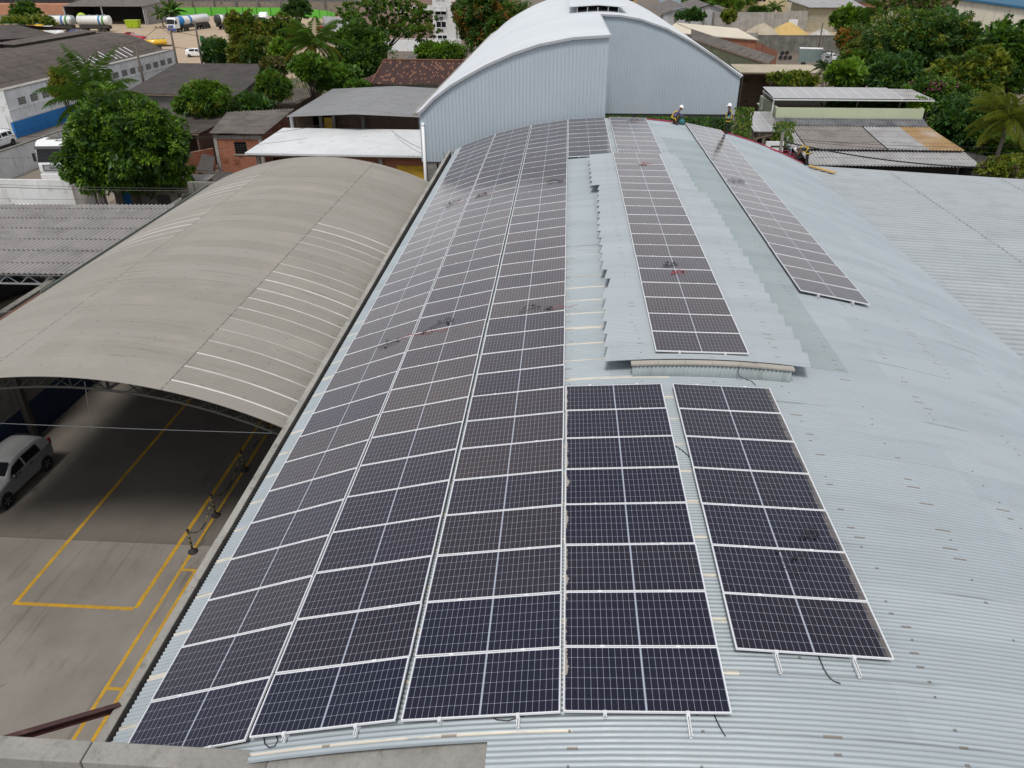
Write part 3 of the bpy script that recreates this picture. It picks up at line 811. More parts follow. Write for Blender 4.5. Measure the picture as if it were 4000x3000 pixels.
# side wall of the yard
yw = thing('yard_wall', 'old rendered yard wall with a blue painted base beside the silver car', 'wall', (-22.4, 30, 0))
w = MB(); w.box(-22.6, 8, 1.62, -22.3, 44.6, 5.6); mesh_obj('upper_wall', w, M_concdark, yw)
w = MB(); w.box(-22.6, 8, 0, -22.28, 44.6, 1.62); mesh_obj('painted_base', w, weathered('shaded_grimy_blue_paint', (.005, .022, .07), (.004, .016, .05), 1., .85, (.012, .014, .02)), yw)  # blue darkened to carry the canopy's shade, grime patches on top
w = MB(); w.box(-22.2, 44.65, 0, -7.45, 44.9, 6.4); o = mesh_obj('back_wall', w, M_concdark); tag(o, 'dark concrete wall closing the far end of the yard under the canopy', 'wall')

# bollards with a chain
def stripes(n1, n2):
    n = NT('striped_post'); z = n.sep(n.coord())[2]; x = n.sep(n.coord())[0]
    k = n.math('GREATER_THAN', n.math('FRACT', n.math('MULTIPLY', n.math('ADD', z, n.math('MULTIPLY', x, 1.0)), 5.0)), .5)
    return n.fin(n.mix(k, n1, n2), .5)
M_stripe = stripes((.018, .018, .018), (.26, .21, .07))
bp = [(-12.46, 20.05), (-12.46, 22.05), (-12.46, 24.94), (-12.46, 27.8)]
BW = ['nearest, beside the yellow rectangle corner', 'second nearest', 'third nearest', 'farthest, in the dark under the canopy']
proto = None
for i, (x, y) in enumerate(bp):
    if proto is None:
        t = thing('bollard', '', 'bollard', (x, y, .008), 0, 'striped chain posts in the yard')
        mb = MB(); mb.lathe([(.17, 0), (.17, .03), (.13, .07), (.05, .14), (.036, .16)], n=14); mesh_obj('base', mb, M_rubber, t, local=True)
        mb = MB(); mb.lathe([(.035, .14), (.035, .92)], n=10); mesh_obj('pole', mb, M_stripe, t, smooth=True, local=True)
        mb = MB(); mb.lathe([(.035, .92), (.055, .93), (.05, .99), (.02, 1.02)], n=10); mesh_obj('cap', mb, M_black, t, local=True)
        proto = t
    else:
        t = copy_tree(proto); t.location = (x, y, .008)
    t['label'] = 'black and yellow striped chain post, ' + BW[i]
for i in range(3):
    (xa_, ya_), (xb_, yb_) = bp[i], bp[i + 1]; mb = MB(); N = 30
    for k in range(N):
        s0, s1 = k / N, (k + .8) / N
        f_ = lambda s: (xa_ + (xb_ - xa_) * s, ya_ + (yb_ - ya_) * s, .93 - .62 * 4 * s * (1 - s))
        mb.beam(f_(s0), f_(s1), .05 if k % 2 else .018, .018 if k % 2 else .05)
    o = mesh_obj('chain', mb, M_stripe)
    tag(o, ['plastic chain sagging between the two nearest striped posts', 'plastic chain sagging between the second and third striped posts', 'plastic chain in the dark between the two farthest striped posts'][i], 'chain', 'chains between the striped posts')

# ---------------------------------------------------------------- vehicles
M_glass = plain('car_glass', (.008, .01, .012), .08, 0., .3)
M_chrome = plain('chrome', (.6, .6, .62), .18, 1.)
M_rim = plain('alloy_rim', (.35, .36, .37), .35, .7)
M_lamp = plain('lamp_glass', (.55, .57, .6), .1, .2)
M_redlamp = plain('red_lamp', (.16, .008, .01), .2)
def paint(name, c, rough=.28):
    n = NT(name); n.put(n.b.inputs['Coat Weight'], .6); n.put(n.b.inputs['Coat Roughness'], .06)
    k = n.noise(n.coord(), 1.5, 5, .7)
    return n.fin(n.mix(n.math('MULTIPLY', n.ramp(k, .45, .75), .25), c, tuple(x * .7 + .02 for x in c)), rough)
M_silver = paint('silver_paint', (.20, .205, .21), .30)
M_whitepaint = paint('white_car_paint', (.78, .80, .81))
M_dkpaint = paint('dark_car_paint', (.02, .022, .026))
M_redpaint = paint('red_paint', (.42, .02, .03)); M_bluepaint = paint('blue_car_paint', (.02, .07, .30)); M_ylpaint = paint('yellow_paint', (.72, .42, .015))

def wheel(parent, x, y, r, w, name='wheel', steer=0.):
    side = 1 if y > 0 else -1
    t = MB(); t.lathe([(r * .62, -w / 2), (r * .9, -w / 2), (r, -w * .34), (r, w * .34), (r * .9, w / 2), (r * .62, w / 2)], n=22, axis='Y')
    o = mesh_obj(name, t, M_rubber, parent, smooth=False, local=True); o.location = (x, y, r); o.rotation_euler = (0, 0, steer)
    rm = MB(); rm.lathe([(r * .64, side * w * .30), (r * .60, side * w * .42), (r * .52, side * w * .34), (r * .16, side * w * .36), (r * .13, side * w * .46)], n=20, axis='Y')
    for k in range(5):
        a = 2 * PI * k / 5; rm.beam((r * .12 * math.cos(a), side * w * .40, r * .12 * math.sin(a)), (r * .60 * math.cos(a), side * w * .42, r * .60 * math.sin(a)), .03, r * .16, up=(0, 1, 0))
    mesh_obj('rim', rm, M_rim, o, local=True)
    return o

def car(name, label, cat, loc, rz, body, L, W, Hh, prof, group=None, wheelr=.29, wb=(.18, .82)):
    """prof: stations from nose (x = L/2) to tail: (t, z low, z belt, z top, half width belt, half width top); windows are cut from the same loft"""
    t = thing(name, label, cat, loc, rz, group)
    st = []
    for (u, zl, zb, zt, wbt, wtp) in prof:
        x = L / 2 - u * L
        half = [(.0, zl), (wbt * .88, zl), (wbt * .98, zl + .10), (wbt * 1.0, zl + (zb - zl) * .55), (wbt * .985, zb - .03), (wbt * .955, zb), (wtp * .985 + (wbt - wtp) * .06, zt - .10 if zt - zb > .2 else zb + (zt - zb) * .5), (wtp * .90, zt - .015), (wtp * .55, zt + .012), (0, zt + .02)]
        st.append([Vector((x, y * W / 2, z)) for y, z in half])
    mb = MB(); n = len(st[0]); vs = []; fs = []
    for s in st:
        vs += s + [Vector((p.x, -p.y, p.z)) for p in s[1:-1]][::-1]
    R_ = 2 * n - 2
    for i in range(len(st) - 1):
        for k in range(R_):
            fs.append((i * R_ + k, (i + 1) * R_ + k, (i + 1) * R_ + (k + 1) % R_, i * R_ + (k + 1) % R_))
    fs += [tuple(range(R_)), tuple((len(st) - 1) * R_ + k for k in range(R_))[::-1]]
    mb.raw(vs, fs)
    o = mesh_obj('body', mb, body, t, smooth=True, local=True)
    sm = o.modifiers.new('Subdivision', 'SUBSURF'); sm.levels = 1; sm.render_levels = 2
    for u in wb:
        for sd in (-1, 1):
            wheel(t, L / 2 - u * L, sd * (W / 2 - .10), wheelr, .2)
            a = MB(); cx = L / 2 - u * L
            a.lathe([(wheelr * 1.17, -.07), (wheelr * 1.17, .012)] if sd > 0 else [(wheelr * 1.17, -.012), (wheelr * 1.17, .07)], (cx, sd * (W / 2 - .012), wheelr * 1.02), 20, 'Y')
            mesh_obj('wheel_arch', a, M_black, t, local=True)
    def sidepanel(nm, u0, u1, mat, lo=.10, hi=.90, u0t=None, u1t=None):
        def pt(u, v, sd):
            for i in range(len(prof) - 1):
                if prof[i][0] <= u <= prof[i + 1][0]:
                    k = (u - prof[i][0]) / (prof[i + 1][0] - prof[i][0]); A_ = st[i][5].lerp(st[i + 1][5], k); B_ = st[i][6].lerp(st[i + 1][6], k)
                    p = A_.lerp(B_, v); return Vector((p.x, (p.y + .012) * sd, p.z))
        for sd in (-1, 1):
            q = [pt(u0, lo, sd), pt(u1, lo, sd), pt(u1 if u1t is None else u1t, hi, sd), pt(u0 if u0t is None else u0t, hi, sd)]
            m2 = MB(); m2.poly(q, (0, -.02 * sd, 0)); mesh_obj(nm, m2, mat, t, local=True)
    t['_'] = 0; del t['_']
    return t, st, sidepanel

def crossquad(t, name, st, i, j, f0, f1, mat, wid=.86, off=.02):
    """pane between the tops of stations i and j (front or rear screen)"""
    a, b = st[i][8], st[j][8]; aw, bw = st[i][7].y * wid, st[j][7].y * wid
    A_ = Vector((a.x, 0, a.z)); B_ = Vector((b.x, 0, b.z)); d = B_ - A_
    n = Vector((-d.z, 0, d.x)).normalized()
    if n.z < 0: n = -n
    p0, p1 = A_ + d * f0 + n * off, A_ + d * f1 + n * off
    w0, w1 = aw + (bw - aw) * f0, aw + (bw - aw) * f1
    mb = MB(); mb.poly([p0 + Vector((0, -w0, 0)), p0 + Vector((0, w0, 0)), p1 + Vector((0, w1, 0)), p1 + Vector((0, -w1, 0))], -n * .02)
    mesh_obj(name, mb, mat, t, local=True)

HATCH = [(0, .32, .56, .60, .78, .70), (.025, .22, .66, .74, .93, .82), (.12, .2, .80, .86, .98, .86), (.27, .2, .92, .98, 1., .88), (.30, .2, .93, 1.02, 1., .86), (.43, .2, .95, 1.42, 1., .80), (.58, .2, .97, 1.47, 1., .80), (.80, .2, .98, 1.45, 1., .79), (.93, .22, 1.0, 1.40, .98, .77), (.985, .28, 1.0, 1.12, .95, .82), (1., .36, .80, .84, .88, .76)]
MPV = [(0, .34, .60, .66, .78, .70), (.02, .24, .70, .80, .93, .82), (.11, .22, .88, .96, .98, .86), (.22, .22, 1.0, 1.08, 1., .88), (.25, .22, 1.02, 1.12, 1., .86), (.41, .22, 1.06, 1.60, 1., .80), (.6, .22, 1.08, 1.66, 1., .80), (.82, .22, 1.10, 1.64, 1., .79), (.94, .24, 1.10, 1.58, .98, .77), (.985, .30, 1.08, 1.2, .95, .82), (1., .40, .86, .9, .88, .76)]
def dress(t, st, side, lamps=True, L=3.8, W=1.64, win=None):
    for nm, a, b, c_, d_ in win or [('front_side_window', .31, .53, .405, .53), ('rear_side_window', .56, .80, .56, .79)]:
        side(nm, a, b, M_glass, .06, .88, c_, d_)
    crossquad(t, 'windscreen', st, 4, 5, .06, .90, M_glass, .98)
    crossquad(t, 'rear_window', st, 8, 9, .0, .85, M_glass, .90)
    for sd in (-1, 1):
        hl = MB(); hl.hexa([(L / 2 - .02, sd * W * .28, .58), (L / 2 - .02, sd * W * .40, .60), (L / 2 - .34, sd * W * .475, .70), (L / 2 - .30, sd * W * .40, .66), (L / 2 - .05, sd * W * .28, .72), (L / 2 - .08, sd * W * .41, .74), (L / 2 - .38, sd * W * .47, .83), (L / 2 - .32, sd * W * .38, .82)] if sd > 0 else
                           [(L / 2 - .02, sd * W * .40, .60), (L / 2 - .02, sd * W * .28, .58), (L / 2 - .30, sd * W * .40, .66), (L / 2 - .34, sd * W * .475, .70), (L / 2 - .08, sd * W * .41, .74), (L / 2 - .05, sd * W * .28, .72), (L / 2 - .32, sd * W * .38, .82), (L / 2 - .38, sd * W * .47, .83)])
        mesh_obj('headlight', hl, M_lamp, t, local=True)
        tl = MB(); tl.box(-L / 2 + .012, sd * W * .41, .84, -L / 2 + .10, sd * W * .462, 1.12); mesh_obj('tail_light', tl, M_redlamp, t, local=True)
        mi = MB(); mi.lathe([(.03, -.10), (.08, -.06), (.085, .05), (.04, .10)], (L * .5 - L * .335, sd * (W / 2 + .10), 1.0), 10, 'Y'); mesh_obj('wing_mirror', mi, M_dkpaint, t, smooth=True, local=True)
        for u in (.44, .62):
            dh = MB(); dh.box(L / 2 - u * L - .09, sd * (W / 2 - .005), .86, L / 2 - u * L + .09, sd * (W / 2 + .02), .90); mesh_obj('door_handle', dh, M_dkpaint, t, local=True)
    gr = MB(); gr.box(L / 2 - .035, -.38, .30, L / 2 + .012, .38, .42); mesh_obj('grille', gr, M_black, t, local=True)
    bs = MB(); bs.box(L / 2 - .04, -.3, .62, L / 2 + .008, .3, .66); mesh_obj('badge_bar', bs, M_chrome, t, local=True)

t, st, sd_ = car('hatchback_car', 'silver hatchback car parked at the left edge of the yard, half under the canopy', 'car', (-21.2, 23.30, .004), -PI / 2 - .02, M_silver, 3.80, 1.66, 1.48, HATCH)
dress(t, st, sd_)
an = MB(); an.tube([(.15, .15, 1.47), (-.05, .15, 1.85)], .008, 5); mesh_obj('antenna', an, M_black, t, local=True)
t, st, sd_ = car('minivan', 'white minivan parked in the street against the blue painted wall', 'minivan', (-60.9, 81.9, .004), -PI / 2 - .03, M_whitepaint, 4.3, 1.76, 1.66, MPV, wheelr=.32)
dress(t, st, sd_, L=4.3, W=1.76, win=[('front_side_window', .27, .48, .385, .48), ('rear_side_window', .51, .72, .51, .72), ('quarter_window', .75, .90, .75, .88)])
t, st, sd_ = car('parked_car', 'dark car with shiny bonnet half hidden in the shade under the left shed', 'car', P(40, 1175, 0) + Vector((-.6, .8, .004)), 1.15, M_dkpaint, 4.2, 1.72, 1.46, HATCH)
dress(t, st, sd_, L=4.2, W=1.72)
t, st, sd_ = car('parked_car', 'white car whose roof shows behind the left shed, against the whitewashed wall', 'car', P(120, 812, 1.3) - Vector((0, 0, 1.3)), -.1, M_whitepaint, 4.1, 1.70, 1.46, HATCH)
dress(t, st, sd_, L=4.1, W=1.70)

def truck_wheels(t, xs, r=.50, hw=1.18):
    for x in xs:
        for s_ in (-1, 1): wheel(t, x, s_ * (hw - .14), r, .30)

def cab_over(t, x0, paintm, Hc=3.5, L=2.1, W=2.45, visor=True, low=None, badge=None, fairing=False):
    """cab-over-engine cab, nose at x0, looking along +x"""
    c = MB(); ww = W / 2
    prof = [(x0 - L, .95), (x0 - .12, .95), (x0, 1.15), (x0, 1.75), (x0 - .05, 2.0), (x0 - .30, Hc - .45), (x0 - .55, Hc - .12), (x0 - .95, Hc), (x0 - L, Hc - .03)]
    c.poly([(x, -ww, z) for x, z in prof], (0, W, 0))
    o = mesh_obj('cab', c, paintm, t, local=True, bevel=.10)
    wz = lambda z: x0 - .05 - (z - 2.0) * .25 / (Hc - .45 - 2.0)
    g_ = MB(); z0, z1 = 1.98, Hc - .62
    g_.hexa([(wz(z0) - .02, -ww + .06, z0), (wz(z0) + .02, -ww + .06, z0), (wz(z0) + .02, ww - .06, z0), (wz(z0) - .02, ww - .06, z0),
             (wz(z1) - .02, -ww + .10, z1), (wz(z1) + .02, -ww + .10, z1), (wz(z1) + .02, ww - .10, z1), (wz(z1) - .02, ww - .10, z1)])
    mesh_obj('windscreen', g_, M_glass, t, local=True)
    for s_ in (-1, 1):
        q = MB(); q.poly([(x0 - .30, s_ * (ww + .004), 2.0), (x0 - 1.15, s_ * (ww + .004), 2.0), (x0 - 1.15, s_ * (ww + .004), Hc - .75), (x0 - .48, s_ * (ww + .004), Hc - .75)], (0, .012 * s_, 0)); mesh_obj('side_window', q, M_glass, t, local=True)
        q = MB(); q.box(x0 - .02, s_ * (ww - .55), .72, x0 + .06, s_ * (ww - .12), .92); mesh_obj('headlight', q, M_lamp, t, local=True)
        q = MB(); q.box(x0 - .22, s_ * (ww + .12), 2.05, x0 - .12, s_ * (ww + .34), 2.75); q.beam((x0 - .2, s_ * (ww - .02), 2.7), (x0 - .17, s_ * (ww + .2), 2.7), .04, .04); mesh_obj('mirror', q, M_black, t, local=True)
    q = MB(); q.box(x0 - .3, -ww, .38, x0 + .08, ww, .98); mesh_obj('bumper', q, low or paintm, t, local=True, bevel=.05)
    q = MB(); q.box(x0 - .02, -ww * .70, 1.22, x0 + .03, ww * .70, 1.78); mesh_obj('grille', q, low if low and low != M_black else M_darksteel, t, local=True)
    if visor:
        q = MB(); q.hexa([(x0 - .27, -ww + .05, Hc - .60), (x0 + .02, -ww + .05, Hc - .60), (x0 + .02, ww - .05, Hc - .60), (x0 - .27, ww - .05, Hc - .60), (x0 - .36, -ww + .05, Hc - .42), (x0 - .12, -ww + .05, Hc - .42), (x0 - .12, ww - .05, Hc - .42), (x0 - .36, ww - .05, Hc - .42)]); mesh_obj('sun_visor', q, M_black, t, local=True)
    q = MB(); q.box(x0 - L - .05, -.5, Hc - .02, x0 - 1.1, .5, Hc + .05)
    if fairing:
        q = MB(); q.hexa([(x0 - L, -ww + .1, Hc - .05), (x0 - .6, -ww + .15, Hc - .12), (x0 - .6, ww - .15, Hc - .12), (x0 - L, ww - .1, Hc - .05), (x0 - L, -ww + .15, Hc + .75), (x0 - L + .5, -ww + .2, Hc + .70), (x0 - L + .5, ww - .2, Hc + .70), (x0 - L, ww - .15, Hc + .75)])
        mesh_obj('roof_fairing', q, paintm, t, local=True, bevel=.06)
    else:
        mesh_obj('roof_hatch', q, M_concdark if paintm == M_whitepaint else M_black, t, local=True)
    if badge:
        cu = bpy.data.curves.new('badge', 'FONT'); cu.body = badge; cu.size = .30; cu.extrude = .012; cu.align_x = 'CENTER'; cu.align_y = 'CENTER'
        tmp = bpy.data.objects.new('badge', cu); COL.objects.link(tmp)
        me = bpy.data.meshes.new_from_object(tmp.evaluated_get(bpy.context.evaluated_depsgraph_get())); bpy.data.objects.remove(tmp)
        o2 = bpy.data.objects.new('badge', me); COL.objects.link(o2); me.materials.clear(); me.materials.append(M_black); o2.parent = t
        o2.location = (x0 + .045, 0, 1.50); o2.rotation_euler = (PI / 2, 0, PI / 2)
        q = MB(); q.box(x0 + .03, -ww * .62, 1.28, x0 + .036, ww * .62, 1.72); mesh_obj('grille_bar', q, M_steel, t, local=True)

def chassis(t, xa, xb, mudguards=True):
    q = MB(); q.box(xa, -.45, .70, xb, .45, 1.0)
    mesh_obj('chassis', q, M_darksteel, t, local=True)

def tank(t, xa, xb, zc, ry, rz, bands, name='tank', flat=False):
    """horizontal tank with dished ends; bands: list of (from 0-1, to, material)"""
    mats = []; mb = MB(); n = 22; Lt = xb - xa
    cuts = sorted({0., 1.} | {b for a, b, _ in bands} | {a for a, b, _ in bands})
    prof = []
    for i, c_ in enumerate(cuts): prof.append((c_, 1.))
    st_ = [(-.035, .0), (-.03, .45), (-.02, .75), (-.006, .93)] + prof + [(1.006, .93), (1.02, .75), (1.03, .45), (1.035, .0)]
    vs = []
    for u, k in st_:
        for j in range(n):
            a = 2 * PI * j / n; vs.append((xa + u * Lt, math.cos(a) * ry * k, zc + math.sin(a) * rz * k))
    fs = []; mis = []
    for i in range(len(st_) - 1):
        um = (st_[i][0] + st_[i + 1][0]) / 2
        mm = None
        for a, b, m_ in bands:
            if a <= um <= b: mm = m_
        if mm is None: mm = bands[0][2] if um < 0 else bands[-1][2]
        if mm not in mats: mats.append(mm)
        for j in range(n):
            fs.append((i * n + j, i * n + (j + 1) % n, (i + 1) * n + (j + 1) % n, (i + 1) * n + j)); mis.append(mats.index(mm))
    mb.v = vs; mb.f = fs; mb.m = mis
    o = mesh_obj(name, mb, mats, t, smooth=True, local=True)
    tp = MB(); tp.box(xa + .1, -.30, zc + rz - .02, xb - .1, .30, zc + rz + .05)
    for k in range(4):
        tp.lathe([(.24, 0), (.24, .14), (.1, .18)], (xa + Lt * (k + .5) / 4, 0, zc + rz + .03), 10)
    mesh_obj('tank_walkway', tp, M_steel, t, local=True)
    tp = MB()
    for s_ in (-1, 1): tp.box(xa + .2, s_ * .95, .95, xb - .2, s_ * 1.05, 1.15)
    tp.box(xa + .3, -1.0, 1.0, xb - .3, 1.0, zc - rz + .12)
    mesh_obj('tank_frame', tp, M_darksteel, t, local=True)
    return o

M_tankw = weathered('white_tank', (.74, .75, .74), (.66, .67, .66), .5, .4, streak=(.5, .49, .46)); M_tanks = weathered('polished_tank', (.52, .52, .52), (.44, .44, .45), .5, .32, metal=.75)
M_tankb = plain('blue_tank', (.015, .17, .46), .4); M_tankk = plain('black_tank', (.03, .03, .032), .5); M_tankg = plain('green_band', (.05, .22, .04), .5); M_lime = plain('lime_paint', (.38, .52, .02), .5)
M_tankr = plain('red_tank', (.40, .02, .04), .4)
# truck behind the whitewashed wall
t = thing('truck', 'white cab-over truck facing us between the two whitewashed walls, partly under the round tree', 'truck', (-45.9, 70.4, .004), -PI / 2 + .10)
cab_over(t, 3.0, M_whitepaint, 3.75, 2.25, 2.5, badge='DAF'); chassis(t, -4.2, 1.5); truck_wheels(t, (2.0, -1.6, -3.0))
q = MB(); q.box(-4.3, -1.25, 1.1, .4, 1.25, 1.32); mesh_obj('flatbed', q, M_darksteel, t, local=True)
# ---------------------------------------------------------------- buildings
M_plasterdirty = weathered('dirty_plaster', (.30, .28, .26), (.22, .20, .185), .5, .9, (.12, .11, .095), streak=(.11, .10, .085))
M_purple = weathered('grey_violet_plaster', (.15, .13, .135), (.11, .10, .10), .5, .9, (.07, .065, .06), streak=(.06, .06, .055))
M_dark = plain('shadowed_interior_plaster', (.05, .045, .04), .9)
M_wood = weathered('old_timber', (.19, .14, .10), (.13, .10, .07), 2, .85)

def hole_wall(mb, a, b, z0, z1, holes, th=.2, mi=0):
    """wall a-b with rectangular holes (s0, s1, z0, z1), s in metres along it; thickness to the left of a->b"""
    a, b = Vector((a[0], a[1])), Vector((b[0], b[1])); L = (b - a).length; d = (b - a) / L
    p = lambda s: a + d * s
    xs = sorted({0, L} | {h[0] for h in holes} | {h[1] for h in holes})
    for s0, s1 in zip(xs, xs[1:]):
        z = z0
        for h in sorted([h for h in holes if h[0] <= s0 + 1e-6 and h[1] >= s1 - 1e-6], key=lambda h: h[2]):
            if h[2] > z: mb.quadwall(p(s0), p(s1), z, h[2], th, mi)
            z = h[3]
        if z < z1: mb.quadwall(p(s0), p(s1), z, z1, th, mi)
    return p, d

def roofed(name, label, cat, A, B, C, D, roofmat, wallmat, inset=.35, zbase=0., pitch=.32, walls='ABCD', th=None, wallmat2=None, amp=.045, group=None, walltop=.12):
    """one-plane corrugated roof A-B (far) C-D (near), walls inset under its edges"""
    A, B, C, D = map(Vector, (A, B, C, D))
    c = (A + B + C + D) / 4
    t = thing(name, label, cat, (c.x, c.y, zbase), 0, group)
    mb = MB(); mb.corr(A, B, C, D, pitch, amp, rows=3, sag=.05)
    mesh_obj('roof', mb, roofmat, t, smooth=True)
    q = [p + (c - p).normalized() * inset for p in (A, B, C, D)]
    w = MB()
    for k, (a, b) in enumerate(((0, 1), (1, 2), (2, 3), (3, 0))):
        if 'ABCD'[k] in walls:
            w.quadwall(q[b], q[a], zbase, (q[b].z - walltop, q[a].z - walltop), .18)
    if w.v: mesh_obj('wall', w, wallmat, t)
    ra = MB()
    for k in range(5):
        s = k / 4
        ra.beam((A * (1 - s) + D * s) - Vector((0, 0, .12)), (B * (1 - s) + C * s) - Vector((0, 0, .12)), .07, .12)
    mesh_obj('purlin', ra, M_wood, t)
    return t, q

# --- white and blue warehouse on the left
L1 = thing('street_warehouse', 'long warehouse with dark vaulted roof and white wall with blue base along the street', 'warehouse', (-61.8, 108, 0))
Y0, Y1, WX = 86.6, 129.4, -61.8
nw = MB()
holes = []
near = [(88.6, 90.0), (90.9, 92.3), (93.2, 94.6), (95.5, 96.9)]
far = [(107.2 + 2.35 * k, 108.75 + 2.35 * k) for k in range(9)]
for a, b in near + far: holes.append((Y1 - b, Y1 - a, 3.25, 4.05))
hole_wall(nw, (WX, Y0), (WX, Y1), 1.75, 5.05, [(h0, h1, z0, z1) for (h0, h1, z0, z1) in [(a - Y0, b - Y0, 3.25, 4.05) for a, b in near + far]], .25)
nw.box(WX, Y0, 2.95, WX + .07, Y1, 3.06); nw.box(WX, Y0, 1.86, WX + .05, Y1, 1.97)
nw.box(WX - .25, 101.5, 0, WX, Y1, 1.75); nw.box(-80, Y0, 0, WX - .26, Y0 + .2, 4.9)
mesh_obj('wall', nw, M_white, L1)
nb = MB(); nb.box(WX - .25, Y0, 0, WX + .004, 101.5, 1.75)
for zz in (.55, 1.15): nb.box(WX, Y0, zz, WX + .03, 101.5, zz + .03)
mesh_obj('painted_base', nb, M_blue, L1)
for a, b in near + far:
    v = MB()
    for k in range(6): yy = a + (b - a) * k / 5; v.box(WX - .15, yy - .03, 3.25, WX - .03, yy + .03, 4.05)
    for k in range(4): zz = 3.27 + .76 * k / 3; v.box(WX - .148, a, zz - .03, WX - .032, b, zz + .03)
    v.box(WX - .249, a, 3.25, WX - .2, b, 4.05)
    mesh_obj('vent_window', v, weathered('vent_block', (.34, .33, .31), (.28, .27, .26), 1, .9) if a == near[0][0] else bpy.data.materials['vent_block'], L1)
v = MB(); v.box(-64.1, Y0 + .1, 4.86, WX - .26, Y1, 4.98); v.box(WX - .26, Y0, 5.05, WX + .12, Y1, 5.16)
mesh_obj('gutter_slab', v, M_conc, L1)
prof = [(-63.7, 4.99), (-65.6, 6.05), (-67.6, 6.85), (-69.6, 7.3), (-71.6, 7.5), (-73.6, 7.5), (-76, 7.3), (-79, 6.9), (-82, 6.4), (-84, 5.4)]
rf = MB()
for (xa_, za_), (xb_, zb_) in zip(prof, prof[1:]):
    rf.corr((xb_, Y0 - .2, zb_), (xb_, Y1, zb_), (xa_ + .02, Y1, za_ - .01), (xa_ + .02, Y0 - .2, za_ - .01), .22, .028, rows=1)
def mossroof():
    return corrugated_mat('mossy_vault_sheet', (.125, .105, .098), (.10, .085, .08), (.07, .062, .05), (0, 1.95), .85, axis=0, dark=(.016, .016, .008))
M_moss = mossroof()
mesh_obj('roof', rf, M_moss, L1, smooth=True)
ga = MB(); ga.poly([(x, Y1 - .35, z - .06) for x, z in prof] + [(-84, Y1 - .35, 0), (-63.7, Y1 - .35, 0)], (0, .2, 0))
mesh_obj('gable', ga, M_plasterdirty, L1)
rv = MB(); rv.corr((-75.6, 106, 7.95), (-75.6, 127.6, 7.95), (-72.4, 127.6, 7.85), (-72.4, 106, 7.85), .22, .028)
rv.box(-75.2, 106.4, 7.2, -72.9, 127.2, 7.78)
mesh_obj('ridge_vent', rv, [M_moss], L1)
rv = MB(); rv.box(-88, 100, 5, -74.2, 106, 8.1); rv.box(-88, 99.94, 8.11, -73.9, 106.1, 8.2); mesh_obj('raised_block', rv, M_plasterdirty, L1)
rv = MB(); rv.box(-76.9, 99.9, 7.0, -75.9, 99.99, 7.5); mesh_obj('window', rv, M_glass, L1)
sk = MB(); rnd = random.Random(2)
for k in range(11):
    y = 107.5 + k * 1.35 + rnd.uniform(-.4, .4); a = rnd.uniform(0, .35); b = rnd.uniform(.55, 1.0)
    pa = Vector((-63.75, y, 5.03)).lerp(Vector((-66.0, y + .1, 6.28)), a); pb = Vector((-63.75, y, 5.03)).lerp(Vector((-66.0, y + .1, 6.28)), b)
    sk.beam(pa + Vector((0, 0, .02)), pb + Vector((0, 0, .02)), rnd.choice((.10, .16, .24)), .03)
mesh_obj('patched_sheet', sk, M_whiteclean, L1)

lw = thing('rear_shed', 'dark gabled roof behind the street warehouse at the far left', 'shed', (-95, 134, 0))
v = MB(); v.corr((-120, 137, 7.2), (-91.9, 137, 8.0), (-80.5, 130.5, 6.9), (-88, 122, 6.9), .3, .03); v.corr((-120, 137, 7.2), (-91.9, 137, 8.0), (-85, 146, 6.6), (-120, 146, 6.0), .3, .03)
mesh_obj('roof', v, M_fib_dark, lw, smooth=True)
v = MB(); v.box(-118, 128, 0, -88, 144, 5.9); mesh_obj('wall', v, M_plasterdirty, lw)

# --- street wall, whitewashed wall, left shed
def wall_thing(name, label, mb, mat, base, cat='wall', cap=None):
    t = thing(name, label, cat, base); mesh_obj('panel', mb, mat, t)
    if cap: mesh_obj('coping', cap, M_concdark, t)
    return t
w = MB(); w.box(-51.35, 55, 0, -51.1, 100, 2.5); c = MB(); c.box(-51.40, 55, 2.5, -51.05, 100, 2.58)
wall_thing('boundary_wall', 'long stained whitewashed wall between the street and the truck yard', w, M_white, (-51.2, 75, 0), cap=c)
w = MB(); w.quadwall((-60, 57.45), (-37.7, 57.55), 0, 3.0, .22)
wall_thing('boundary_wall', 'peeling whitewashed wall in front of the white truck', w, weathered('peeling_whitewash', (.70, .71, .72), (.60, .61, .61), .5, .9, (.30, .28, .24), streak=(.44, .43, .40)), (-45, 57.5, 0))
w = MB(); w.quadwall((-34.6, 55.3), (-37.6, 57.45), 0, 3.0, .22); w.box(-34.5, 55.2, 0, -34.1, 55.6, 2.9)
wall_thing('boundary_wall', 'short angled end of the whitewashed wall under the round tree', w, M_plasterdirty, (-36, 56.5, 0))
ls = thing('left_shed', 'grey corrugated shed roof with a steel truss edge left of the beige canopy', 'shed', (-30, 38, 0))
A, B = P(262, 786, 6.1), P(704, 800, 6.2); C, D = P(268, 1074, 6.0), P(-190, 1050, 6.0)
A2 = P(-60, 890, 5.9)
v = MB(); v.corr(Vector((-34.5, B.y, 6.0)), Vector((-21.1, B.y, 6.2)), Vector((-21.1, 30.7, 6.0)), Vector((-34.5, 30.7, 5.85)), .24, .04, rows=4, sag=.03)
v.corr(Vector((-46, B.y - 2, 5.2)), Vector((-34.4, B.y, 6.03)), Vector((-34.4, 30.7, 5.83)), Vector((-46, 30.7, 5.1)), .20, .03, rows=2)
mesh_obj('roof', v, M_fib_grey, ls, smooth=True)
v = MB()
for i in range(24):
    x0, x1 = -33 + i * .5, -32.5 + i * .5
    v.beam((x0, 30.95, 5.75 if i % 2 else 5.36), (x1, 30.95, 5.36 if i % 2 else 5.75), .04, .04)
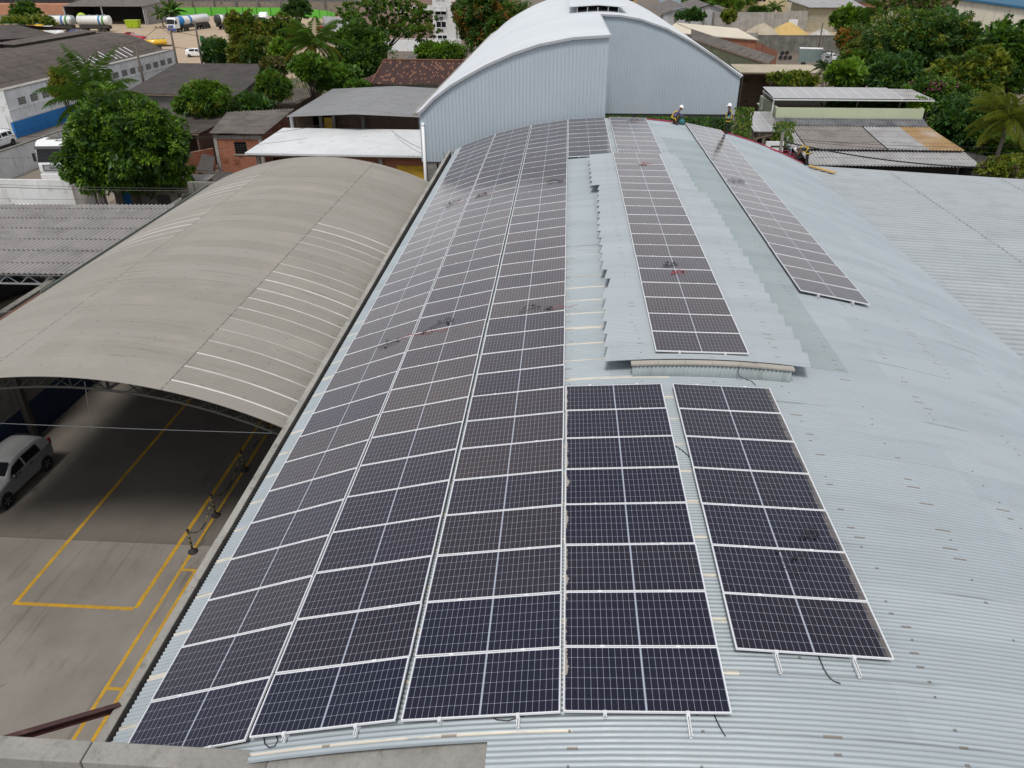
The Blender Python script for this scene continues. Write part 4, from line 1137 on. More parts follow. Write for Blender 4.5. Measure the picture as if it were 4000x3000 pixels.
v.beam((-34, 30.95, 5.36), (-21.2, 30.95, 5.40), .07, .07); v.beam((-34, 30.95, 5.75), (-21.2, 30.95, 5.82), .06, .06)
mesh_obj('truss', v, M_steel, ls)
for x in (-21.4, -28, -34):
    for y in (31, 41): v = MB(); v.box(x - .1, y - .1, 0, x + .1, y + .1, 5.7); mesh_obj('post', v, M_concdark, ls)
v = MB(); v.box(-46, 44.0, 0, -21.3, 44.25, 5.0); mesh_obj('back_wall', v, M_concdark, ls)
v = MB(); v.corr((-33, 29.6, 3.0), (-22.7, 29.6, 3.0), (-22.7, 22.5, 2.5), (-33, 22.5, 2.5), .24, .03)
t = thing('low_roof', 'low brown tiled roof in the gap beside the canopy edge', 'shed', (-28, 26, 0)); mesh_obj('roof', v, M_fib_mid, t, smooth=True)
v = MB(); v.box(-32.8, 22.9, 0, -22.9, 29.3, 2.4); mesh_obj('wall', v, M_concdark, t)

# --- cluster of roofs in the middle
t, q = roofed('dark_shed', 'large dark corrugated roof below the vine-covered tree', 'shed', P(690, 246, 5.0), P(1073, 250, 5.0), P(924, 377, 4.0), P(484, 363, 4.0), M_fib_dark, M_purple, .5)
t, q = roofed('small_dark_shed', 'small dark corrugated roof right behind the round tree', 'shed', P(560, 449, 4.1), P(912, 450, 4.1), P(775, 521, 3.4), P(560, 516, 3.4), M_fib_dark, M_brickdark, .3, walls='ABD')
v = MB(); v.quadwall((-35.2, 73.6), (-37.6, 73.2), 0, 1.6, .2); v.quadwall((-33.6, 73.9), (-35.2, 71.6), 0, 2.0, .2); mesh_obj('low_wall', v, M_brick, t)
BH = thing('brick_house', 'small clay-block house with grey corrugated roof and one barred window', 'house', (-29.4, 73, 0))
v = MB(); v.corr(P(888, 438, 5.0), P(1148, 424, 5.0), P(1028, 523, 4.22), P(818, 520, 4.22), .30, .05, rows=3, sag=.03); mesh_obj('roof', v, M_fib_mid, BH, smooth=True)
v = MB(); a, b = Vector((-31.45, 70.1)), Vector((-27.35, 70.1))
hole_wall(v, b, a, 0, 3.95, [(1.25, 2.40, 2.32, 3.42)], -.2)
v.quadwall((-27.15, 77.6), (-27.15, 70.1), 0, (4.85, 3.98), -.2); v.quadwall((-31.45, 70.3), (-31.45, 77.6), 0, (3.98, 4.8), -.2); v.box(-31.2, 77.4, 0, -27.4, 77.6, 4.7)
mesh_obj('wall', v, M_brick, BH)
v = MB(); v.box(-31.55, 70.02, 0, -31.25, 70.32, 3.97); v.box(-27.42, 70.02, 0, -27.12, 70.32, 3.97); v.box(-31.25, 70.05, 3.66, -27.42, 70.30, 3.96)
v.box(-29.95, 70.04, 2.20, -28.45, 70.3, 2.31)
mesh_obj('concrete_frame', v, M_conc, BH)
fr = MB()
for x0, z0, x1, z1 in ((-29.76, 2.33, -29.70, 3.41), (-28.66, 2.33, -28.60, 3.41), (-29.70, 2.33, -28.66, 2.39), (-29.70, 3.35, -28.66, 3.41)): fr.box(x0, 70.12, z0, x1, 70.2, z1)
for k in range(1, 5): fr.box(-29.70, 70.13, 2.33 + k * .206, -28.66, 70.17, 2.355 + k * .206)
for k in range(1, 4): fr.box(-29.70 + k * .26 - .012, 70.125, 2.39, -29.70 + k * .26 + .012, 70.175, 3.35)
fo = mesh_obj('window', fr, M_darksteel, BH); pn = MB(); pn.box(-29.7, 70.22, 2.39, -28.66, 70.235, 3.35); mesh_obj('pane', pn, M_glass, fo)
t, q = roofed('patched_shed', 'patchwork of brown and grey roof sheets behind the brick house', 'shed', P(1130, 345, 4.3), P(1262, 346, 4.3), P(1150, 412, 3.7), P(1050, 400, 3.7), corrugated_mat('patchwork_sheet', (.17, .145, .125), (.09, .075, .065), (.07, .06, .05), (0, 1.9), sheet=1.3), M_brickdark, .3)
GH = thing('grey_roof_house', 'house with wide grey sheet-metal gable roof and dark open front behind the white slab', 'house', (-18.8, 79, 0))
pA, pB, pC, pD, pE, pF = P(1300, 347, 5.4), P(1734, 347, 5.4), P(1552, 336, 6.0), P(1119, 456, 5.4), P(1380, 446, 6.0), P(1642, 458, 5.4)
v = MB(); v.corr(pA, pA.lerp(pC, 1.0), pE, pD, .25, .016, rows=2); mesh_obj('roof', v, M_metalroof, GH, smooth=True)
v = MB(); v.corr(pC, pB, pF, pE, .25, .016, rows=2); mesh_obj('roof', v, M_metalroof, GH, smooth=True)
v = MB(); yf = 72.6
v.quadwall((-23.4, yf + 1.2), (-25.0, yf + 1.2), 0, 5.2, -.2, 0); v.quadwall((-13.0, yf + .6), (-21.0, yf + .6), 0, 5.45, -.2, 0)
v.box(-24.9, 86, 0, -13.1, 86.2, 5.2); v.box(-13.2, 73.3, 0, -13.0, 86, 5.2); v.box(-25.0, 74.2, 0, -24.8, 86, 5.2)
mesh_obj('wall', v, M_brickdark, GH)
for x in (-24.9, -22.2, -21.0, -18.3, -13.1):
    v = MB(); v.box(x - .14, yf - .35, 0, x + .14, yf - .07, 5.35 if x < -19 and x > -24 else 5.3); mesh_obj('pillar', v, M_white if x == -24.9 else M_concdark, GH)
v = MB(); v.box(-22.05, yf + .2, 0, -21.15, yf + .3, 5.1); mesh_obj('yellow_wall', v, weathered('ochre_wall', (.60, .37, .03), (.50, .30, .03), 1, .8, (.25, .17, .05)), GH)
WS = thing('slab_house', 'clay-block building under a flat white-painted concrete roof slab', 'house', (-18, 66, 0))
v = MB(); v.slab([P(1106, 499, 4.5), (-9.85, 70.8, 4.5), (-9.85, 60.75, 4.5), P(955, 597, 4.5)], .18); mesh_obj('roof', v, weathered('white_slab', (.66, .68, .70), (.58, .60, .62), .35, .65, (.40, .37, .33), fine=6), WS, bevel=.02)
v = MB(); v.box(-25.0, 61.0, 4.18, -9.9, 61.18, 4.31); mesh_obj('edge_board', v, M_wood, WS)
v = MB(); v.quadwall((-13.2, 61.6), (-18.6, 61.6), 2.2, 4.3, -.2); v.quadwall((-10.0, 61.6), (-13.2, 61.6), 3.5, 4.3, -.2); v.quadwall((-24.8, 70.4), (-24.8, 66), 0, 4.3, -.2); v.box(-24.6, 70.2, 0, -10, 70.4, 4.3); v.quadwall((-18.8, 61.6), (-18.8, 66), 0, 4.3, -.2)
mesh_obj('wall', v, M_brick, WS)
v = MB(); v.quadwall((-10.0, 61.55), (-13.2, 61.55), 0, 3.5, -.25); v.quadwall((-13.2, 61.55), (-18.2, 61.55), 0, 2.2, -.25); mesh_obj('yellow_wall', v, bpy.data.materials['ochre_wall'], WS)
for x, y in ((-24.3, 61.5), (-21.3, 61.5), (-18.75, 61.45), (-14.4, 61.42), (-10.2, 61.35)):
    v = MB(); v.box(x - .14, y - .14, 0, x + .14, y + .14, 4.3); mesh_obj('pillar', v, M_conc, WS)
v = MB(); v.beam((-24.2, 61.9, 2.2), (-22.0, 62.2, 3.6), .08, .12); v.box(-23.6, 62.2, 0, -23.5, 62.3, 4.2); v.box(-22.6, 62.4, 0, -22.5, 62.5, 4.2)
mesh_obj('timber_brace', v, M_wood, WS)
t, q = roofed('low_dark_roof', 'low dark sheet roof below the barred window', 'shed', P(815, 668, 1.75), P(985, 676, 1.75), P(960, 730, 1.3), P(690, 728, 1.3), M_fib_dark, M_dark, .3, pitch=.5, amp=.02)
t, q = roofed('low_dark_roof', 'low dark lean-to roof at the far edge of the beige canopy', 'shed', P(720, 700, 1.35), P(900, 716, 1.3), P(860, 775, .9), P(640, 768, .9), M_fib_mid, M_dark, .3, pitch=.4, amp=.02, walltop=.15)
t, q = roofed('rubble_lean_to', 'collapsed dark sheets leaning beside the brick house', 'shed', P(790, 600, 1.9), P(838, 612, 2.2), P(832, 668, 1.7), P(765, 665, 1.5), M_fib_dark, M_dark, .2, pitch=.4, amp=.02)
st = thing('dark_storefront', 'dark row of openings under the round tree beside the left shed', 'house', (-32, 57, 0))
v = MB(); hole_wall(v, (-27.6, 57.2), (-34.4, 57.2), 0, 2.8, [(.4, 1.8, 0, 2.2), (2.4, 3.6, 0, 2.1), (4.6, 6.2, 0, 2.3)], -.25); v.slab([(-34.6, 60, 3.0), (-27.4, 60, 3.0), (-27.4, 56.9, 2.9), (-34.6, 56.9, 2.9)], .1)
v.box(-34.4, 59.7, 0, -27.6, 59.9, 2.7)
mesh_obj('wall', v, M_plasterdirty, st)
v = MB(); v.box(-34.0, 57.3, 0, -32.5, 57.35, 2.25); mesh_obj('shutter', v, M_blue, st)

# --- red tile roof
def tilemat():
    n = NT('clay_tile'); v = n.coord(); s = n.sep(v)
    c_ = n.comb(n.math('FLOOR', n.math('DIVIDE', s[0], .24)), n.math('FLOOR', n.math('DIVIDE', s[1], .42)), 0.)
    w = n.white(c_); c2 = n.white(n.comb(n.math('FLOOR', n.math('DIVIDE', s[0], .24)), n.math('FLOOR', n.math('DIVIDE', s[1], .42)), 4.))
    col = n.mix(w, (.05, .024, .021), (.085, .034, .028))
    col = n.mix(n.math('MULTIPLY', n.math('GREATER_THAN', c2, .84), .8), col, (.36, .17, .10))
    fr = n.math('FRACT', n.math('DIVIDE', s[1], .42)); col = n.mix(n.math('MULTIPLY', n.math('LESS_THAN', fr, .2), .6), col, (.035, .02, .018))
    ga = n.new('ShaderNodeAttribute'); ga.attribute_name = 'groove'
    col = n.mix(n.math('MULTIPLY', ga.outputs['Fac'], .6), col, (.02, .012, .011))
    return n.fin(col, .85)
RT = thing('tile_roof_house', 'house with a dark red clay tile hip roof behind the grey metal roof', 'house', (-18, 100, 0))
r0, r1, e0, e1 = P(1500, 235, 6.5), Vector((-8.5, 103.8, 6.5)), P(1432, 309, 4.6), Vector((-8.5, 97.5, 4.6))
e0b = P(1470, 333, 4.55)
v = MB(); v.corr(r0, r1, e1, Vector((r0.x - .3, 97.5, 4.6)), .24, .05, rows=2, seg=6); mesh_obj('roof', v, tilemat(), RT, smooth=True)
v = MB(); v.corr(r0 + Vector((0, 6, -1.8)), r0, Vector((r0.x - .3, 97.5, 4.6)), Vector((r0.x - 3.2, 99.5, 4.5)), .24, .05, rows=2, seg=6); mesh_obj('roof_hip', v, bpy.data.materials['clay_tile'], RT, smooth=True)
v = MB(); v.tube([r0 + Vector((0, 0, .05)), r1 + Vector((0, 0, .05))], .14, 6); v.tube([r0, (r0.x - .3, 97.5, 4.65)], .12, 6); mesh_obj('ridge_tile', v, M_rust, RT)
v = MB(); v.box(r0.x - .2, 97.9, 0, -8.7, 98.1, 4.4); v.box(r0.x - .2, 98.1, 0, r0.x, 106, 4.4); mesh_obj('wall', v, M_plasterdirty, RT)
v = MB(); v.corr((-17.5, 96.8, 4.0), (-8.6, 96.8, 4.0), (-8.6, 94.6, 3.5), (-17.5, 94.6, 3.5), .24, .05, seg=6); mesh_obj('lower_roof', v, bpy.data.materials['clay_tile'], RT, smooth=True)

# --- the big vaulted hall
HL = thing('vaulted_hall', 'tall hall with white vaulted roof and blue-grey ribbed metal gable walls', 'hall', (2.6, 80, 0))
hp = [(-9.62, 8.98), (-8.6, 9.95), (-7.4, 10.8), (-6.2, 11.45), (-5.09, 12.02), (-3.4, 12.72), (-1.71, 13.25), (.4, 13.64), (2.65, 13.78), (4.4, 13.70), (6.05, 13.44), (8.3, 12.74), (10.43, 11.74), (12.8, 10.4), (14.95, 9.0)]
def hz(x):
    for (a, za), (b, zb) in zip(hp, hp[1:]):
        if a <= x <= b: return za + (zb - za) * (x - a) / (b - a)
    return hp[0][1] if x < 0 else hp[-1][1]
GY, GY2, FY = 53.0, 72.0, 112.0
def ribwall(xa, xb, y, zb, dirn=-1):
    mb = MB(); pit = .24; n_ = int((xb - xa) / pit); vs = []; fs = []
    def col(x, o): vs.extend([(x, y + o * dirn, zb), (x, y + o * dirn, hz(min(max(x, hp[0][0]), hp[-1][0])) - .03)])
    for i in range(n_ + 1):
        x = xa + (xb - xa) * i / n_
        if i == n_: col(x, 0); break
        col(x, 0); col(x + .165, 0); col(x + .18, .045); col(x + .225, .045)
    for k in range(len(vs) // 2 - 1):
        fs.append((2 * k, 2 * k + 2, 2 * k + 3, 2 * k + 1))
    mb.raw(vs, fs); return mb
v = ribwall(-9.55, 2.62, GY, 5.85); mesh_obj('gable_wall', v, M_clad, HL)
v = ribwall(2.66, 14.9, GY2, 5.85); mesh_obj('gable_wall', v, M_clad, HL)
sw = MB(); sw.box(-9.6, GY + .02, 5.84, -9.5, FY, 8.9); sw.box(14.8, GY2 + .05, 5.84, 14.9, FY, 8.9); sw.box(2.52, GY + .05, 5.85, 2.62, GY2 + .1, 13.6)
bk = [(x, FY, z - .05) for x, z in hp] + [(14.8, FY, 0), (-9.55, FY, 0)]
sw.poly(bk, (0, -.2, 0)); mesh_obj('side_wall', sw, M_clad, HL)
bs = MB(); bs.box(-9.5, GY + .06, 0, 2.55, GY + .26, 5.84); bs.box(-9.5, GY + .26, 0, -9.3, FY, 5.82); bs.box(2.7, GY2 + .3, 0, 14.7, GY2 + .5, 5.8); bs.box(14.5, GY2 + .5, 0, 14.7, FY, 5.8)
bs.box(2.4, GY + .26, 0, 2.58, GY2 + .3, 5.8)
mesh_obj('base_wall', bs, M_block, HL)
def hallroof(xa, xb, y0, y1):
    mb = MB(); xs = [xa] + [x for x, z in hp if xa < x < xb] + [xb]
    fine = []
    for a, b in zip(xs, xs[1:]):
        for k in range(3): fine.append(a + (b - a) * k / 3)
    fine.append(xb)
    import bisect
    def smooth_z(x): return sum(hz(min(max(x + d, hp[0][0]), hp[-1][0])) for d in (-.5, -.25, 0, .25, .5)) / 5
    vs = []; fs = []; ny = int((y1 - y0) / .5); m = len(fine)
    for th in (0, .06):
        for j in range(ny * 2 + 1):
            y = y0 + (y1 - y0) * j / (ny * 2)
            for x in fine: vs.append((x, y, smooth_z(x) + (.035 if j % 2 else 0) - th))
    M_ = (ny * 2 + 1) * m
    for j in range(ny * 2):
        for i in range(m - 1):
            q_ = (j * m + i, j * m + i + 1, (j + 1) * m + i + 1, (j + 1) * m + i)
            fs += [q_, tuple(M_ + t_ for t_ in q_[::-1])]
        for i in (0, m - 1):
            a, b = j * m + i, (j + 1) * m + i; fs.append((a, b, M_ + b, M_ + a) if i == 0 else (b, a, M_ + a, M_ + b))
    for i in range(m - 1): fs.append((i + 1, i, M_ + i, M_ + i + 1))
    mb.raw(vs, fs); return mb
v = hallroof(-9.75, 2.75, GY - .12, FY + .1); v2 = hallroof(2.74, 15.08, GY2 - .12, FY + .1); v.raw(v2.v, v2.f)
mesh_obj('roof', v, M_rooflight, HL)
tr = MB()
for xs, y in (([x for x, _ in hp if x <= 2.66], GY - .16), ([x for x, _ in hp if x >= 2.64], GY2 - .16)):
    for a, b in zip(xs, xs[1:]): tr.beam((a, y, hz(a) - .06), (b, y, hz(b) - .06), .05, .16)
tr.beam((2.70, GY - .18, hz(2.65) - .05), (2.70, GY2, hz(2.65) - .05), .06, .16)
mesh_obj('verge_trim', tr, M_steel, HL)
dp = MB(); dp.tube([(-9.38, GY - .16, 8.2), (-9.38, GY - .16, .2)], .10, 10); dp.tube([(-9.38, GY - .16, 8.2), (-9.38, GY - .05, 8.38)], .10, 10); mesh_obj('drainpipe', dp, M_whiteclean, HL, smooth=True)
dp = MB(); dp.tube([(-8.55, GY + .02, 5.8), (-8.55, GY + .02, .2)], .06, 8); mesh_obj('cable_duct', dp, M_black, HL)
ed = MB(); ed.box(-10.0, GY - .15, 8.86, -9.62, FY, 9.02); mesh_obj('gutter', ed, M_conc, HL)
vm = bpy.data.objects.new('ridge_vent', None); COL.objects.link(vm); vm.parent = HL; vm.location = -HL.location
v = MB(); v.box(.75, 75.6, 13.4, .85, 108, 14.05); v.box(4.35, 75.6, 13.2, 4.45, 108, 14.05); v.box(.85, 78.2, 13.4, 4.35, 78.3, 14.1)
mesh_obj('vent_side', v, M_dark, vm)
v = MB(); v.hexa([(.1, 75.2, 14.12), (2.6, 75.2, 14.27), (2.6, 108.4, 14.27), (.1, 108.4, 14.12), (.1, 75.2, 14.20), (2.6, 75.2, 14.35), (2.6, 108.4, 14.35), (.1, 108.4, 14.20)]); v.hexa([(2.602, 75.2, 14.27), (5.1, 75.2, 14.10), (5.1, 108.4, 14.10), (2.602, 108.4, 14.27), (2.602, 75.2, 14.35), (5.1, 75.2, 14.18), (5.1, 108.4, 14.18), (2.602, 108.4, 14.35)])
mesh_obj('vent_roof', v, M_rooflight, vm)
for x in (.8, 1.7, 2.6, 3.5, 4.4):
    v = MB(); v.box(x - .04, 75.4, 13.4, x + .04, 75.48, 14.12); mesh_obj('vent_post', v, M_steel, vm)

# --- right: pale green house with stepped corrugated roofs
GHs = thing('green_house', 'pale green terrace house with stepped corrugated roofs beside the bent-over worker', 'house', (24.5, 68, 0))
v = MB(); v.box(18.2, 71.4, 0, 30.6, 71.6, 6.55); v.box(18.2, 71.6, 0, 18.4, 78, 6.55); v.box(30.4, 71.6, 0, 30.6, 78, 6.55); v.box(18.4, 71.6, 5.5, 30.4, 79.8, 5.6)
mesh_obj('parapet_wall', v, weathered('pale_green_paint', (.47, .52, .36), (.43, .48, .33), .3, .8, (.40, .45, .30)), GHs)
xl0, xr0 = 17.9, 30.65
def strips_roof(parts, y0, z0, y1, z1, spread):
    for xa, xb, mat, nm in parts:
        sp = lambda x: x + (x - 24.3) * spread
        v = MB(); v.corr((xa, y0, z0), (xb, y0, z0), (sp(xb), y1, z1), (sp(xa), y1, z1), .25, .04, rows=3, sag=.04); mesh_obj(nm, v, mat, GHs, smooth=True)
v = MB(); v.box(18.4, 77.4, 5.6, 30.4, 77.6, 7.3); v.box(18.5, 72.0, 5.62, 30.3, 77.4, 5.66); mesh_obj('upper_wall', v, M_dark, GHs)  # dark wall and floor added so the space under the awning reads as shade
strips_roof([(18.0, 30.7, corrugated_mat('sooty_flashing_sheet', (.20, .20, .21), (.13, .14, .16), (.05, .06, .085), (0, .9), sheet=.5), 'roof_upper_sheet')], 71.3, 5.75, 70.0, 5.36, .0)
strips_roof([(17.9, 19.3, M_fib_light, 'roof_sheet'), (19.3, 25.2, corrugated_mat('tan_fibre_cement', (.30, .275, .26), (.25, .23, .22), (.17, .155, .15)), 'roof_sheet'), (25.2, 28.2, M_fib_light, 'roof_sheet'), (28.2, 30.7, M_fib_rust, 'roof_sheet')], 70.2, 5.33, 63.6, 4.78, .045)
strips_roof([(18.6, 31.1, corrugated_mat('pale_steel_sheet', (.43, .43, .44), (.37, .37, .38), (.27, .25, .23)), 'roof_lower_sheet')], 64.0, 4.62, 60.6, 4.22, .02)
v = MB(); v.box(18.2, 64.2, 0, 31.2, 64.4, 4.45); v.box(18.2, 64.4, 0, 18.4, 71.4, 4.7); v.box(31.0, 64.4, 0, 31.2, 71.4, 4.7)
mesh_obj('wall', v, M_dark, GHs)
v = MB(); v.hexa([(17.75, 63.4, 4.3), (17.82, 63.4, 4.3), (18.1, 70.5, 4.9), (18.02, 70.5, 4.9), (17.75, 63.4, 4.75), (17.82, 63.4, 4.75), (18.1, 70.5, 5.4), (18.02, 70.5, 5.4)]); mesh_obj('fascia_sheet', v, weathered('blue_grey_sheet', (.10, .20, .26), (.16, .24, .29), 1.5, .7, (.3, .3, .3)), GHs)
AW = thing('solar_awning', 'awning of dusty grey panels on thin posts above the pale green wall', 'awning', (24, 74.5, 0))
ax0, ax1, ayn, ayf, azn, azf = 17.95, 28.9, 72.0, 76.4, 7.30, 7.55
def awnmat():
    n = NT('dusty_panel'); s = n.sep(n.coord())
    fx = n.math('FRACT', n.math('DIVIDE', n.math('SUBTRACT', s[0], 17.95), 1.095)); fy = n.math('FRACT', n.math('DIVIDE', n.math('SUBTRACT', s[1], 72.0), 2.2))
    e = n.math('MAXIMUM', n.math('LESS_THAN', fx, .035), n.math('LESS_THAN', fy, .02))
    c_ = n.mix(n.noise(n.coord(), 1.5, 6, .7), (.23, .225, .23), (.30, .295, .295))
    return n.fin(n.mix(e, c_, (.55, .55, .55)), .25)
v = MB(); v.slab([(ax0, ayf, azf), (ax1, ayf, azf), (ax1 + .2, ayn, azn), (ax0, ayn, azn)], .05); mesh_obj('panel_roof', v, awnmat(), AW)
v = MB(); v.corr((ax1 + .02, ayf - .3, azf - .06), (31.1, ayf - .3, azf - .10), (31.5, ayn, azn - .08), (ax1 + .22, ayn, azn - .05), .2, .035, rows=2); mesh_obj('corrugated_roof', v, M_fib_light, AW, smooth=True)
v = MB(); v.box(ax0, ayn - .06, azn - .22, 31.5, ayn + .0, azn - .12); v.box(ax0, ayn, azn - .18, ax0 + .06, ayf, azn - .10); mesh_obj('gutter', v, M_alu, AW)
for x, y, z in ((ax0 + .1, ayn + .2, azn), (ax0 + .1, ayf - .2, azf), (21.5, ayn + .3, azn), (25.2, ayn + .3, azn), (28.8, ayn + .3, azn), (31.2, ayn + .3, azn), (24, ayf - .2, azf), (31, ayf - .4, azf)):
    v = MB(); v.box(x - .05, y - .05, 5.6, x + .05, y + .05, z - .2); mesh_obj('post', v, M_white if x < 19 else M_darksteel, AW)
v = MB()
for k in range(14): v.lathe([(.16, 0), (.22, .3), (.24, .32)], (19 + k * .8, 73.2 + (k % 3) * .8, 5.6), 8)
o = mesh_obj('flower_pot', v, M_rust, AW)
SH = thing('ruined_annex', 'crumbling annex with grey panel roof between the hall and the green house', 'house', (16.5, 66, 0))
v = MB(); v.slab([(15.6, 72.5, 6.05), (18.0, 72.5, 6.05), (17.4, 66.0, 5.6), (15.3, 66.0, 5.6)], .06); mesh_obj('roof', v, bpy.data.materials['dusty_panel'], SH)
v = MB(); hole_wall(v, (17.2, 66.3), (15.4, 66.3), 0, 5.5, [(.3, .8, 3.6, 5.0), (1.05, 1.5, 3.4, 5.0)], -.2); v.quadwall((17.2, 72), (17.2, 66.3), 0, 5.5, -.2); v.quadwall((15.4, 66.3), (15.4, 72), 0, 5.5, -.2); mesh_obj('wall', v, weathered('crumbling_wall', (.28, .24, .20), (.20, .15, .12), 1.5, .9, (.10, .09, .07), streak=(.4, .38, .35)), SH)
v = MB(); v.box(15.35, 66.2, 2.2, 15.5, 66.35, 5.55); v.box(16.3, 66.05, 3.3, 16.4, 66.15, 5.6); v.beam((15.4, 65.9, 5.0), (17.3, 65.9, 5.5), .08, .1); mesh_obj('timber', v, M_wood, SH)
MBX = thing('meter_board', 'white meter board beside the utility pole by the far roof edge', 'meter board', (15.5, 60, 0))
v = MB(); v.box(14.9, 59.9, 5.3, 16.2, 60.0, 6.05); mesh_obj('board', v, M_whiteclean, MBX, bevel=.01)
v = MB(); v.lathe([(.09, 0), (.09, 5.5)], (15.5, 60.2, 0), 8); mesh_obj('post', v, M_concdark, MBX)

# --- right, beyond the hall
t, q = roofed('cream_awning', 'cream corrugated awning roof on thin posts behind the pale green house', 'awning', P(2850, 250, 5.5), P(3166, 253, 5.5), P(3250, 285, 5.3), P(2890, 283, 5.3), M_fib_cream, M_brickdark, .3, walls='A', pitch=.3)
for s_ in (.02, .35, .6, .8, .985):
    p_ = q[3].lerp(q[2], s_); v = MB(); v.box(p_.x - .06, p_.y - .06, 0, p_.x + .06, p_.y + .06, 5.2); mesh_obj('post', v, M_darksteel if s_ < .98 else M_brickdark, t)
t, q = roofed('long_grey_shed', 'long grey shed roof with mossy sheet wall behind the hall', 'shed', P(2700, 112, 7.2), P(3032, 222, 5.6), P(3004, 250, 4.7), P(2700, 152, 6.2), M_fib_mid, weathered('mossy_sheet', (.15, .16, .10), (.11, .12, .07), .8, .9, (.22, .22, .18)), .25, walls='C', pitch=.35)
CB = thing('cream_roof_building', 'brick building with pale cream roof behind the long grey shed', 'building', (28, 148, 0))
v = MB(); a, b, c_, d_ = P(2640, 88, 7.4), P(2880, 110, 7.0), P(2963, 154, 6.0), P(2765, 139, 6.6)
v.slab([a, b, c_, d_], .12); v.slab([P(2600, 118, 6.4), a - Vector((0, 0, .02)), d_ - Vector((0, 0, .02)), P(2700, 132, 6.2)], .12); mesh_obj('roof', v, weathered('cream_sheet', (.60, .54, .43), (.55, .49, .39), .3, .6), CB)
v = MB(); v.quadwall(c_ - Vector((.3, -.3, 0)), d_ - Vector((-.3, -.3, 0)), 0, (5.75, 6.3), -.2)
e_ = P(3037, 205, 3.0); v.quadwall((e_.x, e_.y), (c_.x - .3, c_.y + .5), 0, (3.2, 5.7), -.2)
mesh_obj('wall', v, M_brick, CB)
def terrace(label, x0, x1, y, z, mat, depth=25):
    w = MB(); w.box(x0, y, 0, x1, y + .4, z); t_ = thing('retaining_wall', label, 'wall', ((x0 + x1) / 2, y, 0)); mesh_obj('panel', w, mat, t_)
    c2 = MB(); c2.box(x0, y - .05, z, x1, y + .45, z + .12); mesh_obj('coping', c2, M_concdark, t_)
terrace('long dark stained retaining wall below the sand piles', 36.5, 90, 178, 3.3, M_concdark)
g = MB(); g.face([(36.5, 178.4, 2.6), (95, 178.4, 2.6), (95, 260, 2.6), (36.5, 260, 2.6)]); struct('upper_terrace', g, M_sand)
w = MB(); w.box(33, 196, 2.6, 53.5, 196.4, 6.6); w.box(49.0, 195.9, 2.6, 53.6, 195.98, 6.9)
t_ = thing('yard_wall', 'stained concrete wall with a pale metal door above the sand piles', 'wall', (44, 196, 2.6)); mesh_obj('panel', w, M_conc, t_)
w = MB(); w.box(49.6, 195.8, 2.6, 51.6, 195.89, 5.2); mesh_obj('door', w, M_alu, t_)
def pile(label, c, r, h, mat):
    mb = MB(); rnd = random.Random(int(c[0] * 7)); n_ = 26; vs = []; fs = []
    for i in range(7):
        u = i / 6
        for k in range(n_):
            a = 2 * PI * k / n_; rr = r * (1 - u) * (1 + .12 * math.sin(3 * a + c[0]) + rnd.uniform(-.03, .03)) + .02
            vs.append((c[0] + rr * math.cos(a), c[1] + rr * .7 * math.sin(a), c[2] + h * (1 - (1 - u) ** 1.25)))
    for i in range(6):
        for k in range(n_): fs.append((i * n_ + k, i * n_ + (k + 1) % n_, (i + 1) * n_ + (k + 1) % n_, (i + 1) * n_ + k))
    mb.raw(vs, fs); o = mesh_obj('sand_pile', mb, mat, smooth=True); tag(o, label, 'sand pile')
p_ = P(2985, 138, 2.7); pile('grey gravel heap on the upper terrace, left of the yellow sand', (p_.x, p_.y + 2, 2.6), 4.2, 2.4, weathered('gravel_heap', (.40, .35, .27), (.33, .29, .22), .6, .95))
p_ = P(3085, 138, 2.7); pile('yellow sand heap on the upper terrace', (p_.x, p_.y + 2, 2.6), 4.6, 2.6, weathered('yellow_sand', (.52, .37, .14), (.44, .31, .12), .6, .95))
p_ = P(3215, 138, 2.7); pile('white rubble heap in front of the open warehouse', (p_.x, p_.y + 1, 2.6), 2.6, 1.4, weathered('white_rubble', (.5, .48, .46), (.3, .28, .26), 1.5, .95))
OW = thing('open_warehouse', 'grey roofed warehouse with dark open bay above the sand piles', 'warehouse', (55, 196, 2.6))
v = MB(); v.corr((49.5, 212, 9.3), (66, 212, 9.3), (66, 196, 7.6), (53.5, 196, 7.6), .5, .03, rows=2); mesh_obj('roof', v, M_fib_light, OW, smooth=True)
v = MB(); hole_wall(v, (66, 197), (53.6, 197), 2.6, 7.4, [(.8, 5.6, 2.6, 6.7)], -.25); v.quadwall((53.7, 197), (53.7, 211), 2.6, (7.4, 9.0), .25); v.box(53.7, 211, 2.6, 66, 211.2, 9); mesh_obj('wall', v, weathered('ochre_block', (.36, .32, .22), (.30, .27, .19), .5, .9, streak=(.2, .18, .13)), OW)
v = MB(); v.box(60.2, 196.6, 2.6, 60.7, 196.97, 7.3); mesh_obj('pillar', v, M_conc, OW)
YH = thing('yellow_house', 'small yellow house with dark roof and wide window beyond the retaining walls', 'house', (52, 262, 0))
v = MB(); hole_wall(v, (65, 262), (48.5, 262), 2, 9.3, [(6.2, 10.8, 5.6, 7.9), (12.5, 14.8, 5.8, 7.9)], -.3); v.box(48.5, 262.3, 2, 65, 272, 9.2); mesh_obj('wall', v, weathered('yellow_plaster', (.56, .46, .28), (.50, .41, .25), .4, .8, streak=(.35, .29, .2)), YH)
v = MB(); v.slab([(47, 274, 11.6), (67, 274, 11.6), (67, 260.5, 9.9), (47, 260.5, 9.9)], .25); v.box(47.5, 260.9, 9.0, 66.5, 261.2, 9.6); mesh_obj('roof', v, M_plasterdirty, YH)
v = MB(); v.box(54.2, 262.05, 5.6, 58.8, 262.15, 7.9); fo = mesh_obj('window', v, M_glass, YH); v = MB()
